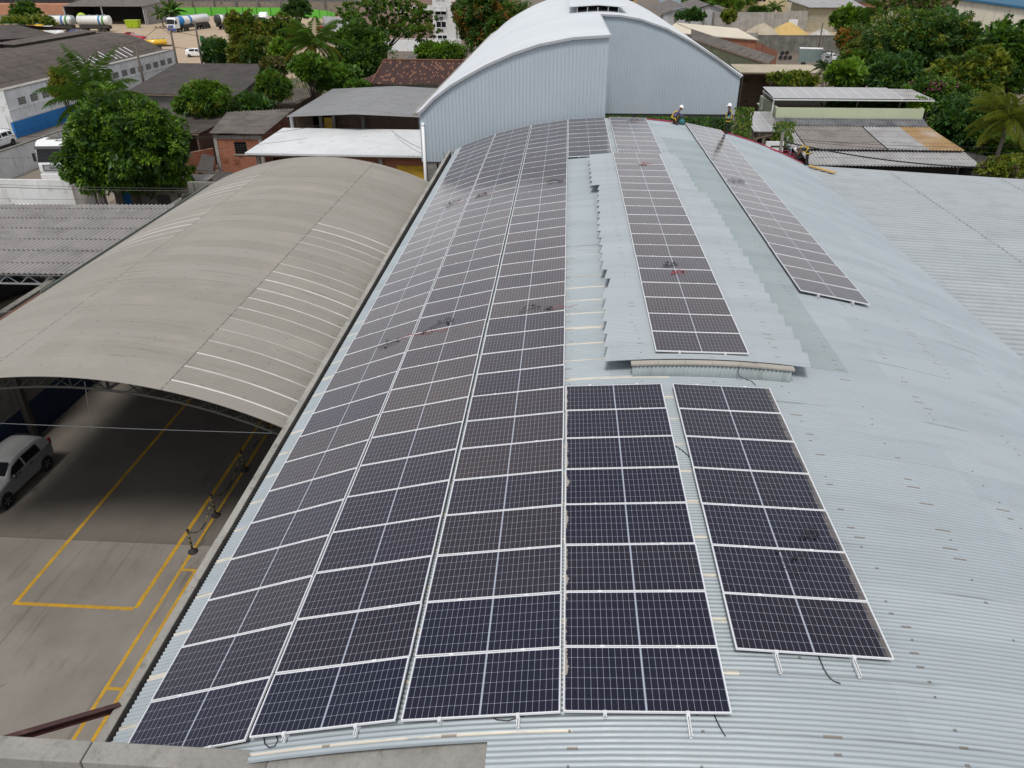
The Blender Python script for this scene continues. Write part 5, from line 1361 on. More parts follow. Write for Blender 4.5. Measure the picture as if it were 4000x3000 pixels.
for k in range(5): v.box(54.2 + k * 1.13, 261.94, 5.6, 54.28 + k * 1.13, 262.03, 7.9)
mesh_obj('window_bar', v, M_alu, fo)
for i, (x0, y0, x1, z, lab) in enumerate(((19.6, 181, 28.3, 7.9, 'grey gabled shed at the hall roof edge, largest of the three'), (28.8, 202, 36.3, 7.2, 'grey gabled shed in the middle of the three sheds'), (36.9, 206, 41.5, 5.6, 'smallest and lowest grey gabled shed, next to the concrete wall'))):
    t_ = thing('gabled_shed', lab, 'shed', (x0, y0, 0)); xm = (x0 + x1) / 2
    v = MB(); v.corr((x0 - .4, y0 + 26, z - .6), (xm, y0 + 26, z + .7), (xm, y0 - .5, z + .7), (x0 - .4, y0 - .5, z - .6), .4, .03); v.corr((xm, y0 + 26, z + .7), (x1 + .4, y0 + 26, z - .8), (x1 + .4, y0 - .5, z - .8), (xm, y0 - .5, z + .7), .4, .03); mesh_obj('roof', v, M_fib_mid, t_, smooth=True)
    v = MB(); v.poly([(x0, y0, 0), (x1, y0, 0), (x1, y0, z - .95), (xm, y0, z + .45), (x0, y0, z - .75)], (0, .3, 0)); mesh_obj('gable_wall', v, M_fib_light, t_)
    v = MB()
    for k in range(4): x = x0 + (x1 - x0) * k / 3; v.box(x - .25, y0 - .15, 0, x + .25, y0 - .01, z - .95)
    mesh_obj('pilaster', v, M_concdark, t_)
LF = thing('low_fence', 'low concrete and brick fence in front of the gabled sheds', 'fence', (32, 170, 0))
v = MB(); v.box(24, 170, 0, 37.5, 170.2, 3.6); mesh_obj('brick_base', v, M_brickdark, LF)
v = MB(); v.box(24, 170, 3.6, 37.5, 170.15, 4.5)
for k in range(5): v.box(24 + 3.3 * k, 169.9, 3.6, 24.2 + 3.3 * k, 169.99, 4.7)
mesh_obj('panel', v, M_conc, LF)
v = MB(); v.box(26.5, 168.8, 3.6, 29.2, 169.8, 4.4); o = mesh_obj('tarpaulin', v, plain('blue_tarp', (.04, .14, .42), .5), bevel=.2); tag(o, 'blue tarpaulin heap against the low brick fence', 'tarpaulin')
RW = thing('white_block', 'large off-white stained building with blue roof edge behind the big trees at top right', 'building', (62, 131, 0))
v = MB(); v.quadwall((75, 126), (50, 138), 0, (9.9, 13.1), -.3); mesh_obj('wall', v, weathered('offwhite_wall', (.62, .58, .48), (.55, .51, .42), .3, .8, streak=(.25, .22, .17)), RW)
v = MB(); v.slab([(50, 150, 13.5), (80, 138, 11.2), (75, 125.5, 10.2), (50, 137.5, 13.4)], .3); mesh_obj('roof', v, weathered('blue_roof', (.015, .09, .17), (.02, .11, .20), .5, .7), RW)
DW = thing('dusty_shack', 'tumbledown sheet shack right of the rusty roof under the palm', 'shed', (31.5, 62, 0))
v = MB(); v.corr((31.2, 66.0, 4.3), (34.2, 65.6, 3.9), (35.0, 62.6, 3.3), (31.8, 63, 3.7), .25, .03); mesh_obj('roof', v, M_fib_mid, DW, smooth=True)
v = MB(); v.box(31.8, 63.2, 0, 34.4, 65.3, 3.2); mesh_obj('wall', v, M_dark, DW)
for k, (px_, py_, l_) in enumerate(((3170, 240, 'box truck'),)):
    t = thing('box_truck', 'small box truck with blue-grey box parked beyond the cream awning', 'truck', P(3172, 262, 0), -.25)
    v = MB(); v.box(-2.6, -1.1, .9, 1.3, 1.1, 3.1); mesh_obj('cargo_box', v, weathered('teal_box', (.16, .22, .22), (.20, .26, .25), .8, .6), t, local=True); v = MB(); v.box(-2.65, -1.12, 3.1, 1.35, 1.12, 3.18); mesh_obj('box_roof', v, M_white, t, local=True)
    cab_over(t, 3.1, M_whitepaint, 2.5, 1.6, 2.0); truck_wheels(t, (2.2, -1.6), .42, 1.05)
t, st, sd_ = car('parked_car', 'white car parked below the dark retaining wall at the right', 'car', P(3245, 238, 0), .1, M_whitepaint, 4.2, 1.75, 1.46, HATCH); dress(t, st, sd_, L=4.2, W=1.75)
t, st, sd_ = car('parked_car', 'dark car beyond the box truck, left of the white one', 'car', P(3215, 228, 0), .2, M_dkpaint, 4.2, 1.75, 1.46, HATCH); dress(t, st, sd_, L=4.2, W=1.75)
t_ = thing('tyre_stack', 'stack of black tyres against the wall behind the grey shed', 'tyres', P(3062, 234, 0))
for k, (x, z) in enumerate(((-.7, .42), (.2, .42), (1.1, .42), (-.5, 1.2), (.4, 1.25))):
    v = MB(); v.lathe([(.24, -.15), (.38, -.16), (.42, 0), (.38, .16), (.24, .15)], (x, 0, z), 16, 'Y'); mesh_obj('tyre', v, M_rubber, t_, local=True)
# ---------------------------------------------------------------- far tanker yard
def at(px, py, z=.01): return P(px, py, z)
def heading(x, y): return math.atan2(y, x)
# white and blue tanker facing us
t = thing('tanker_truck', 'white and blue tanker truck facing us at the left end of the parked row', 'tanker truck', (-103.2, 227, .01), heading(-.22, -.97))
cab_over(t, 7.6, M_whitepaint, 3.6, 2.2, 2.5, low=M_bluepaint); chassis(t, -8, 6.4); truck_wheels(t, (6.3, 3.4, 2.2, -4.8, -6.1, -7.3)); tank(t, -7.8, 4.4, 2.55, 1.25, 1.15, [(0, .62, M_tankw), (.62, .70, M_tankb), (.70, .90, M_tankw), (.90, 1, M_tankb)])
q = MB(); q.box(7.69, -.35, .45, 7.73, .35, .68); mesh_obj('number_plate', q, M_redlamp, t, local=True)
t = thing('tanker_truck', 'polished tanker with black band in the middle of the parked row', 'tanker truck', (-93.0, 233.5, .01), heading(.62, .78))
cab_over(t, 5.6, M_whitepaint, 3.2, 2.1, 2.4); chassis(t, -5.5, 4.4); truck_wheels(t, (4.3, -2.6, -3.9)); tank(t, -5.4, 3.0, 2.5, 1.25, 1.2, [(0, .10, M_tankk), (.10, .2, M_tankw), (.2, 1, M_tanks)])
t = thing('tanker_truck', 'polished tanker with a white dished end, rightmost of the parked row', 'tanker truck', (-87.0, 229.5, .01), heading(.80, .60))
chassis(t, -4.2, 3.6); truck_wheels(t, (-1.6, -2.9, 2.6)); tank(t, -4.0, 3.0, 2.3, 1.15, 1.1, [(0, .03, M_tankw), (.03, 1, M_tanks)])
cab_over(t, 5.4, M_whitepaint, 3.0, 1.9, 2.4)
t = thing('truck', 'white truck with tall roof fairing beside the vine-covered tree', 'truck', (-82.6, 230.5, .01), heading(-.1, -.99))
cab_over(t, 3.4, M_whitepaint, 3.7, 2.2, 2.5, fairing=True); chassis(t, -4, 2); truck_wheels(t, (2.2, -2, -3.3)); q = MB(); q.box(-4.2, -1.2, 1.05, .9, 1.2, 2.0); mesh_obj('cargo_box', q, M_darksteel, t, local=True)
t = thing('truck', 'white truck cab seen between the vine-covered tree and the layered tree', 'truck', P(1013, 104, 0), heading(.3, -.95))
cab_over(t, 3.0, M_whitepaint, 3.2, 2.1, 2.4); chassis(t, -3.6, 2); truck_wheels(t, (2.0, -2.4)); q = MB(); q.box(-3.8, -1.2, 1.05, .7, 1.2, 2.6); mesh_obj('cargo_box', q, M_whitepaint, t, local=True)
t = thing('tanker_truck', 'long white double tanker with blue and green bands behind the dark warehouse roof', 'tanker truck', (-131.5, 221.5, .01), heading(-1, -.04))
tank(t, -9.0, -.6, 2.75, 1.3, 1.2, [(0, .14, M_tankw), (.14, .20, M_tankg), (.20, .26, M_tankw), (.26, .32, M_tankb), (.32, 1, M_tankw)], 'rear_tank')
tank(t, .9, 9.6, 2.75, 1.3, 1.2, [(0, .05, M_steel), (.05, .14, M_tankw), (.14, .20, M_tankg), (.20, .27, M_tankw), (.27, .33, M_tankb), (.33, 1, M_tankw)], 'front_tank')
chassis(t, -9, 14); truck_wheels(t, (-7.5, -6.2, -2, 2.5, 7.5, 8.8, 13.2)); cab_over(t, 15.6, M_whitepaint, 3.5, 2.2, 2.5)
q = MB(); q.box(13.5, -1.1, 3.5, 14.6, 1.1, 4.1); mesh_obj('roof_fairing', q, M_tankb, t, local=True, bevel=.15)
t = thing('tanker_truck', 'bonneted white truck with yellow tank behind the dark warehouse roof', 'tanker truck', (-131.0, 201, .01), heading(.99, .05))
q = MB(); q.poly([(x, -1.15, z) for x, z in ((3.2, .7), (7.0, .7), (7.1, 1.0), (6.9, 1.75), (5.0, 2.0), (4.55, 2.95), (3.2, 3.0))], (0, 2.3, 0)); mesh_obj('cab', q, M_whitepaint, t, local=True, bevel=.1)
for s_ in (-1, 1):
    q = MB(); q.poly([(3.5, s_ * 1.155, 2.05), (4.85, s_ * 1.155, 2.05), (4.5, s_ * 1.155, 2.8), (3.5, s_ * 1.155, 2.8)], (0, .012 * s_, 0)); mesh_obj('side_window', q, M_glass, t, local=True)
q = MB(); q.hexa([(4.98, -1, 2.06), (5.04, -1, 2.06), (5.04, 1, 2.06), (4.98, 1, 2.06), (4.58, -1, 2.85), (4.64, -1, 2.85), (4.64, 1, 2.85), (4.58, 1, 2.85)]); mesh_obj('windscreen', q, M_glass, t, local=True)
chassis(t, -7, 6); truck_wheels(t, (5.9, -2, -5.5)); tank(t, -6.8, 2.6, 2.3, 1.15, 1.05, [(0, .8, M_ylpaint), (.8, 1, M_ylpaint)])
t, st, sd_ = car('parked_car', 'blue car beside the bonneted white truck in the tanker yard', 'car', P(308, 140, 0), .1, M_bluepaint, 4.2, 1.75, 1.46, HATCH); dress(t, st, sd_, L=4.2, W=1.75)
t, st, sd_ = car('parked_car', 'white car in front of the yellow tank, half behind the dark roof', 'car', P(185, 158, 0), .05, M_whitepaint, 4.2, 1.75, 1.46, HATCH); dress(t, st, sd_, L=4.2, W=1.75)
t = thing('tanker_truck', 'red tank truck tail poking out behind the end of the dark warehouse roof', 'tanker truck', P(548, 190, 0), heading(-.75, .66))
tank(t, -3.0, 3.4, 1.9, .9, .85, [(0, 1, M_tankr)]); chassis(t, -3.4, 5); truck_wheels(t, (-2.2, 4)); cab_over(t, 6.4, M_redpaint, 3.0, 1.9, 2.3)
t = thing('tanker_truck', 'small yellow tank trailer at the end of the dark warehouse roof', 'trailer', P(618, 196, 0), heading(.85, .45))
tank(t, -2.3, 2.0, 1.55, .8, .7, [(0, 1, M_ylpaint)]); chassis(t, -2.6, 3.0); truck_wheels(t, (-1.2, .4), .42, 1.0)
t, st, sd_ = car('parked_car', 'white car behind the low white wall at the foot of the utility poles', 'car', P(772, 222, 0), .15, M_whitepaint, 4.3, 1.75, 1.5, MPV); dress(t, st, sd_, L=4.3, W=1.75)
t, st, sd_ = car('parked_car', 'dark blue car on the street beyond the coconut palm', 'car', P(1290, 106, 0), .9, M_bluepaint, 4.2, 1.75, 1.46, HATCH); dress(t, st, sd_, L=4.2, W=1.75)
t, st, sd_ = car('parked_car', 'red car on the street beyond the coconut palm', 'car', P(1268, 122, 0), .9, M_redpaint, 4.2, 1.75, 1.46, HATCH); dress(t, st, sd_, L=4.2, W=1.75)

FS = thing('open_shed', 'big open-fronted shed with dark roof behind the double tanker', 'shed', (-136, 248, 0))
v = MB(); v.corr((-150, 262, 6.3), (-123, 262, 6.3), (-123.6, 244.5, 4.9), (-149, 244.5, 4.9), .4, .03, rows=2); mesh_obj('roof', v, M_fib_mid, FS, smooth=True)
v = MB(); v.box(-149, 261, 0, -123.6, 261.3, 6); v.box(-149, 246, 0, -148.7, 261, 4.9); mesh_obj('back_wall', v, M_dark, FS)
v = MB(); v.hexa([(-124.1, 245, 0), (-123.8, 245, 0), (-123.8, 261.4, 0), (-124.1, 261.4, 0), (-124.1, 245, 4.75), (-123.8, 245, 4.75), (-123.8, 261.4, 6.1), (-124.1, 261.4, 6.1)]); mesh_obj('side_wall', v, M_fib_grey, FS)
for x in (-148.5, -137, -124.4): v = MB(); v.box(x - .15, 244.9, 0, x + .15, 245.2, 4.8); mesh_obj('post', v, M_steel, FS)
t = thing('lime_hopper', 'lime green round hopper on legs in front of the open shed', 'hopper', (-136.0, 232, -.5))
v = MB(); v.lathe([(.3, 1.6), (1.0, 2.4), (1.25, 3.2), (1.15, 3.9), (.6, 4.35), (.3, 4.5)], n=18); mesh_obj('hopper', v, M_lime, t, smooth=True, local=True)
v = MB(); [v.beam((math.cos(a) * .9, math.sin(a) * .9, 0), (math.cos(a) * .9, math.sin(a) * .9, 2.8), .1, .1) for a in (.7, 2.3, 3.9, 5.4)]; mesh_obj('frame', v, M_darksteel, t, local=True)
t = thing('skip', 'lime green waste skip at the corner of the open shed', 'skip', (-122.6, 234.0, 0))
v = MB(); v.hexa([(-1.6, -.8, .1), (1.6, -.8, .1), (1.6, .8, .1), (-1.6, .8, .1), (-1.9, -1, 2.0), (1.9, -1, 2.0), (1.9, 1, 2.0), (-1.9, 1, 2.0)])
for x in (-1.2, 0, 1.2): v.box(x - .06, -1.06, .3, x + .06, -.9, 1.95)
v.box(-2, -1.08, 1.95, 2, 1.08, 2.08); mesh_obj('bin', v, M_lime, t, local=True)
FN = thing('metal_fence', 'bright green sheet fence closing the tanker yard', 'fence', (-105, 282, 0))
M_gfence = weathered('green_fence_paint', (.10, .42, .03), (.12, .46, .04), .1, .6); fp = [(-142, 282), (-126, 284), (-110, 285), (-95, 283.5), (-84, 277), (-76, 268), (-71, 258)]
v = MB()
for a, b in zip(fp, fp[1:]): v.quadwall(a, b, 0, 2.5, .06)
mesh_obj('panel', v, M_gfence, FN)
for a, b in zip(fp, fp[1:]):
    a, b = Vector(a), Vector(b); n_ = max(2, int((b - a).length / 4.5))
    for k in range(n_):
        p_ = a.lerp(b, k / n_); v = MB(); v.box(p_.x - .08, p_.y - .17, 0, p_.x + .08, p_.y - .02, 2.6); mesh_obj('post', v, plain('fence_post', (.03, .12, .03), .6) if 'fence_post' not in bpy.data.materials else bpy.data.materials['fence_post'], FN)
SW = thing('stone_wall', 'tall old grey stone retaining wall behind the green fence', 'wall', (-90, 300, 0))
v = MB(); v.quadwall((-165, 300), (-60, 301), 0, 3.4, .6); mesh_obj('lower_wall', v, brickmat('rubble_stone', (.30, .24, .18), (.22, .18, .14), (.16, .14, .11), .35), SW)
v = MB(); v.quadwall((-165, 301), (-60, 302), 3.4, 10, .6); mesh_obj('upper_wall', v, brickmat('grey_stone', (.17, .16, .15), (.13, .125, .12), (.09, .085, .08), .3), SW)
for k in range(12):
    v = MB(); x = -150 + k * 8; v.box(x, 299.5, 0, x + .35, 299.9, 6.5); mesh_obj('buttress', v, M_concdark, SW)
HR = thing('hillside_house', 'row of unfinished brick houses with orange and blue walls at the top left edge', 'house', (-180, 285, 0))
v = MB(); v.box(-230, 286, 0, -168, 295, 3.2); mesh_obj('orange_wall', v, weathered('orange_wall', (.46, .22, .13), (.38, .18, .11), .2, .9), HR)
v = MB(); v.box(-168, 284, 0, -152, 295, 3.8); mesh_obj('blue_wall', v, weathered('faded_blue_wall', (.03, .11, .24), (.05, .13, .25), .3, .8), HR)
v = MB(); v.box(-230, 298, 3, -150, 310, 12); mesh_obj('upper_storey', v, M_purple, HR)
v = MB(); v.box(-232, 296, 5.2, -176, 300, 5.6); v.box(-174, 295, 6.0, -150, 299, 6.3); mesh_obj('balcony', v, M_concdark, HR)
for k in range(7): v = MB(); v.box(-222 + k * 10, 297.8, 6.4, -219 + k * 10, 297.98, 9); mesh_obj('window', v, M_glass, HR)

# apartment building
AP = thing('apartment_building', 'white and brown apartment block with awnings over its windows behind the dark almond tree', 'apartment building', (-30, 206, 0))
M_apbrown = weathered('brown_render', (.27, .19, .16), (.24, .17, .145), .3, .8, streak=(.16, .12, .10)); M_apw = weathered('white_render', (.64, .64, .63), (.56, .56, .55), .3, .8, (.36, .33, .30), streak=(.36, .34, .31))
v = MB(); v.box(-32.0, 202, 0, -25.6, 214, 15); mesh_obj('white_block', v, M_apw, AP)
v = MB(); v.box(-50, 203, 0, -32.05, 214, 15); v.box(-25.55, 204.5, 0, -19, 214, 15); mesh_obj('brown_block', v, M_apbrown, AP)
v = MB(); v.box(-26.5, 201.9, 0, -26.2, 201.99, 15); mesh_obj('drainpipe', v, M_concdark, AP)
for x0, x1, z0, z1, y in ((-31.2, -28.9, 2.85, 4.1, 202), (-31.0, -28.8, .1, 1.1, 202), (-36.9, -34.7, 6.1, 7.3, 203), (-31.2, -28.9, 8.6, 9.8, 202), (-40.8, -38.6, 6.1, 7.3, 203), (-31.3, -28.8, 5.6, 6.5, 202), (-34.1, -32.2, 5.7, 6.6, 203), (-24.5, -22.5, 6.3, 7.4, 204.5)):
    v = MB(); v.box(x0 - .12, y - .08, z0 - .12, x1 + .12, y - .01, z0); v.box(x0 - .12, y - .08, z1, x1 + .12, y - .01, z1 + .12); v.box(x0 - .12, y - .08, z0, x0, y - .01, z1); v.box(x1, y - .08, z0, x1 + .12, y - .01, z1); v.box((x0 + x1) / 2 - .05, y - .07, z0, (x0 + x1) / 2 + .05, y - .01, z1)
    fo = mesh_obj('window', v, M_whiteclean, AP); v = MB(); v.box(x0, y - .04, z0, x1, y - .012, z1); mesh_obj('pane', v, M_glass, fo)
for x0, x1, z, y in ((-31.6, -28.6, 6.3, 202), (-34.4, -31.95, 6.45, 203)):
    v = MB(); v.hexa([(x0, y - 1.0, z), (x1, y - 1.0, z), (x1, y - .01, z + .25), (x0, y - .01, z + .25), (x0, y - 1.0, z + .12), (x1, y - 1.0, z + .12), (x1, y - .01, z + 1.15), (x0, y - .01, z + 1.15)])
    mesh_obj('window_awning', v, M_fib_light, AP)
v = MB(); v.box(-30.4, 201.7, 4.55, -29.6, 201.99, 5.1); v.box(-30.2, 201.8, 2.0, -29.6, 201.99, 2.45); mesh_obj('air_conditioner', v, M_dark, AP)
FR = thing('railing', 'white picket railing in front of the apartment block', 'railing', (-38, 195, 0))
v = MB(); v.box(-48, 195, .9, -24.5, 195.08, 1.0); v.box(-48, 195, .2, -24.5, 195.08, .28)
for k in range(79): v.box(-48 + k * .3, 195.01, .0, -47.9 + k * .3, 195.07, 1.0)
mesh_obj('pickets', v, M_whiteclean, FR)
t_ = thing('garden_wall', 'white garden wall under the picket railing', 'wall', (-36, 178, 0)); v = MB(); v.box(-44, 178, 0, -24, 178.3, 2.2); mesh_obj('panel', v, M_white, t_)
t, q = roofed('grey_tile_shed', 'small grey tiled roof between the dark almond tree and the round bush', 'shed', P(1620, 197, 3.2), P(1660, 197, 3.2), P(1640, 236, 2.4), P(1580, 236, 2.4), M_fib_mid, M_white, .3, pitch=.4)
t, q = roofed('white_shed', 'white shed roof behind the coconut palm, seen through the tree tops', 'shed', P(1260, 62, 4.0), P(1420, 75, 4.0), P(1400, 130, 2.6), P(1280, 128, 2.6), M_fib_light, M_plasterdirty, .5, pitch=.5)
w = MB(); w.quadwall((-62.0, 129.6), (-54, 142), 0, 2.2, -.2)
wall_thing('boundary_wall', 'low white wall running from the street warehouse towards the trees', w, M_white, (-58, 136, 0))

rnd = random.Random(12)
M_roofs = [M_fib_mid, M_fib_light, M_fib_dark, M_rust]
HW = ['grey roofed', 'orange walled', 'cream walled', 'white walled', 'brown walled', 'pale blue walled', 'ochre walled', 'unpainted block', 'pinkish']
HCOL = [(.4, .38, .36), (.45, .22, .14), (.55, .48, .36), (.62, .61, .59), (.25, .17, .13), (.35, .42, .48), (.5, .36, .16), (.3, .28, .26), (.5, .36, .32)]
HP = [(72, 250, 11), (88, 262, 12), (70, 300, 14), (90, 312, 12), (110, 300, 14), (40, 318, 14), (20, 330, 12), (128, 285, 13), (56, 335, 13)]
HN = ['right of the open warehouse', 'behind the big trees, next to the open warehouse', 'at the upper edge behind the open warehouse', 'at the upper edge behind the palm', 'at the upper edge behind the big trees', 'at the upper edge behind the gabled sheds', 'at the upper edge above the hall roof', 'at the upper right behind the white block', 'at the upper edge behind the yellow house']
for (x, y, w_), hw, hc, hn in zip(HP, HW, HCOL, HN):
    h_ = rnd.uniform(5, 8); t = thing('distant_house', 'small distant %s house %s' % (hw, hn), 'house', (x, y, 0), rnd.uniform(-.2, .2), 'distant houses at the upper right edge')
    v = MB(); v.box(-w_ / 2, 0, 0, w_ / 2, 9, h_); mesh_obj('wall', v, weathered('house_render', hc, tuple(c * .8 for c in hc), .4, .85, streak=tuple(c * .5 for c in hc)), t, local=True)
    v = MB(); v.corr((-w_ / 2 - .5, 9.6, h_ + 1.6), (w_ / 2 + .5, 9.6, h_ + 1.6), (w_ / 2 + .5, -.6, h_), (-w_ / 2 - .5, -.6, h_), .5, .04); mesh_obj('roof', v, rnd.choice(M_roofs), t, local=True)
    for k in range(3):
        v = MB(); xx = -w_ / 2 + w_ * (k + .5) / 3; v.box(xx - .8, -.08, h_ - 2.6, xx + .8, -.01, h_ - 1.2); mesh_obj('window', v, M_glass, t, local=True)
# ---------------------------------------------------------------- poles and wires
def pole(px, py, h, label, arm=True, extra=None):
    b_ = P(px, py, 0) if not isinstance(px, Vector) else px; t = thing('utility_pole', label, 'utility pole', (b_.x, b_.y, 0))
    v = MB(); v.lathe([(.20, 0), (.13, h)], n=10); mesh_obj('post', v, plain('pole_concrete', (.11, .095, .08), .9) if 'pole_concrete' not in bpy.data.materials else bpy.data.materials['pole_concrete'], t, smooth=True, local=True)
    if arm:
        v = MB(); v.beam((-2.2, 0, h - .35), (.25, 0, h - .35), .10, .12); v.beam((-1.2, 0, h - .4), (0, 0, h - 1.3), .05, .05); mesh_obj('cross_arm', v, M_wood, t, local=True)
        for x in (-2.1, -1.4, -.7):
            v = MB(); v.lathe([(.05, h - .28), (.07, h - .18), (.03, h - .08)], (x, 0, 0), 8); mesh_obj('insulator', v, M_dark, t, local=True)
    return b_, t
pb1, t1 = pole(Vector((-56.2, 106.7, 0)), 0, 8.2, 'concrete utility pole with cross arm against the white warehouse wall')
pb2, t2 = pole(Vector((-57.0, 119, 0)), 0, 9.3, 'tall concrete utility pole with cross arm at the end of the white warehouse')
pb3, t3 = pole(Vector((-57.0, 127.5, 0)), 0, 9.3, 'utility pole with green transformer in front of the tankers', arm=False)
v = MB(); v.lathe([(.25, 6.2), (.34, 6.3), (.34, 7.1), (.16, 7.25)], (.75, -.1, 0), 12); mesh_obj('transformer', v, plain('transformer_green', (.02, .16, .05), .5), t3, local=True)
v = MB(); v.beam((-.6, 0, 9.1), (.6, 0, 9.1), .1, .12); mesh_obj('cross_arm', v, M_wood, t3, local=True)
pb4, t4 = pole(3188, 242, 6.8, 'street light pole in front of the dark retaining wall', arm=False)
v = MB(); v.tube([(0, 0, 6.7), (-.8, 0, 7.4), (-2.0, 0, 7.7)], .05, 6); v.box(-2.6, -.12, 7.65, -1.9, .12, 7.8); mesh_obj('lamp_arm', v, M_steel, t4, local=True)
pb5 = Vector((15.6, 58.4, 0)); t5 = thing('utility_pole', 'slim utility pole loaded with cables beside the hall and the white meter board', 'utility pole', pb5)
v = MB(); v.lathe([(.16, 0), (.11, 7.0)], n=10); mesh_obj('post', v, M_concdark, t5, smooth=True, local=True)
v = MB(); v.beam((-.7, 0, 6.0), (.7, 0, 6.0), .1, .12); v.beam((-.7, 0, 5.4), (.7, 0, 5.4), .1, .12); v.lathe([(.14, 4.9), (.14, 5.3)], (.35, -.2, 0), 8); v.lathe([(.14, 4.9), (.14, 5.3)], (-.35, -.2, 0), 8); mesh_obj('cross_arm', v, M_darksteel, t5, local=True)
def wire(label, a, b, sag=.4, r=.015, group='overhead wires', n=14):
    a, b = Vector(a), Vector(b); pts = []
    for i in range(n + 1):
        s = i / n; p = a.lerp(b, s); p.z -= sag * 4 * s * (1 - s); pts.append(p)
    v = MB(); v.tube(pts, r, 5); o = mesh_obj('wire', v, M_black); tag(o, label, 'wire', group)
wire('overhead wire crossing the white minivan and the top of the round tree', PY(-60, 525, 50), PY(1000, 522, 62), .3, .014)
wire('overhead wire crossing the middle of the round tree', PY(-60, 618, 50), PY(1200, 540, 62), .4, .011)
wire('thick overhead wire crossing the foot of the round tree', PY(-60, 728, 48), PY(900, 745, 50), .1, .020)
wire('thin overhead wire just above the thick one across the whitewashed wall', PY(-60, 718, 48), PY(900, 735, 50), .1, .012)
wire('low overhead wire along the bottom of the whitewashed wall', PY(-60, 774, 48), PY(420, 778, 50), .05, .010)
wire('overhead wire from the brick house roof to the grey roofed house', PY(600, 535, 62), PY(1300, 478, 70), .5, .016)
wire('wire from the white slab house to the hall corner', PY(1530, 510, 60), PY(1735, 600, 52.8), .35, .016)
wire('second wire from the white slab house to the hall corner', PY(1540, 525, 60), PY(1740, 612, 52.8), .5, .013)
wire('wire between the two left utility poles', pb1 + Vector((-2, 0, 7.9)), pb2 + Vector((-2, 0, 9)), .5, .03)
wire('upper wire from the tall pole towards the vine-covered tree', pb2 + Vector((0, 0, 8.6)), P(1120, 160, 5), .6, .03)
wire('lower wire from the tall pole towards the vine-covered tree', pb2 + Vector((0, 0, 6.4)), P(1130, 185, 4), .5, .03)
wire('thick black cable over the corrugated roofs of the pale green house', pb5 + Vector((.2, 0, 6.35)), PY(4100, 653, 60), .62, .05, n=20)
for k, (za, pyb) in enumerate(((6.9, 570), (6.8, 596))):
    wire(['upper thin wire right of the rusty roof sheets', 'lower thin wire right of the rusty roof sheets'][k], pb5 + Vector((.2, 0, za - .3)), PY(4100, pyb, 62), .3, .014)
for k in range(5):
    rnd = random.Random(k + 40)
    wire(['cable bundle strand nearest the roof edge', 'cable strand drooping below the meter board', 'cable strand fanning out from the slim pole', 'cable strand tied to the slim pole cross arm', 'lowest cable strand by the slim pole'][k], pb5 + Vector((rnd.uniform(-.4, .4), 0, rnd.uniform(4.8, 6))), (18.2 + rnd.uniform(-.4, .6), 61.5 + rnd.uniform(-1, 1), rnd.uniform(4.9, 5.6)), rnd.uniform(.3, 1.1), .03)

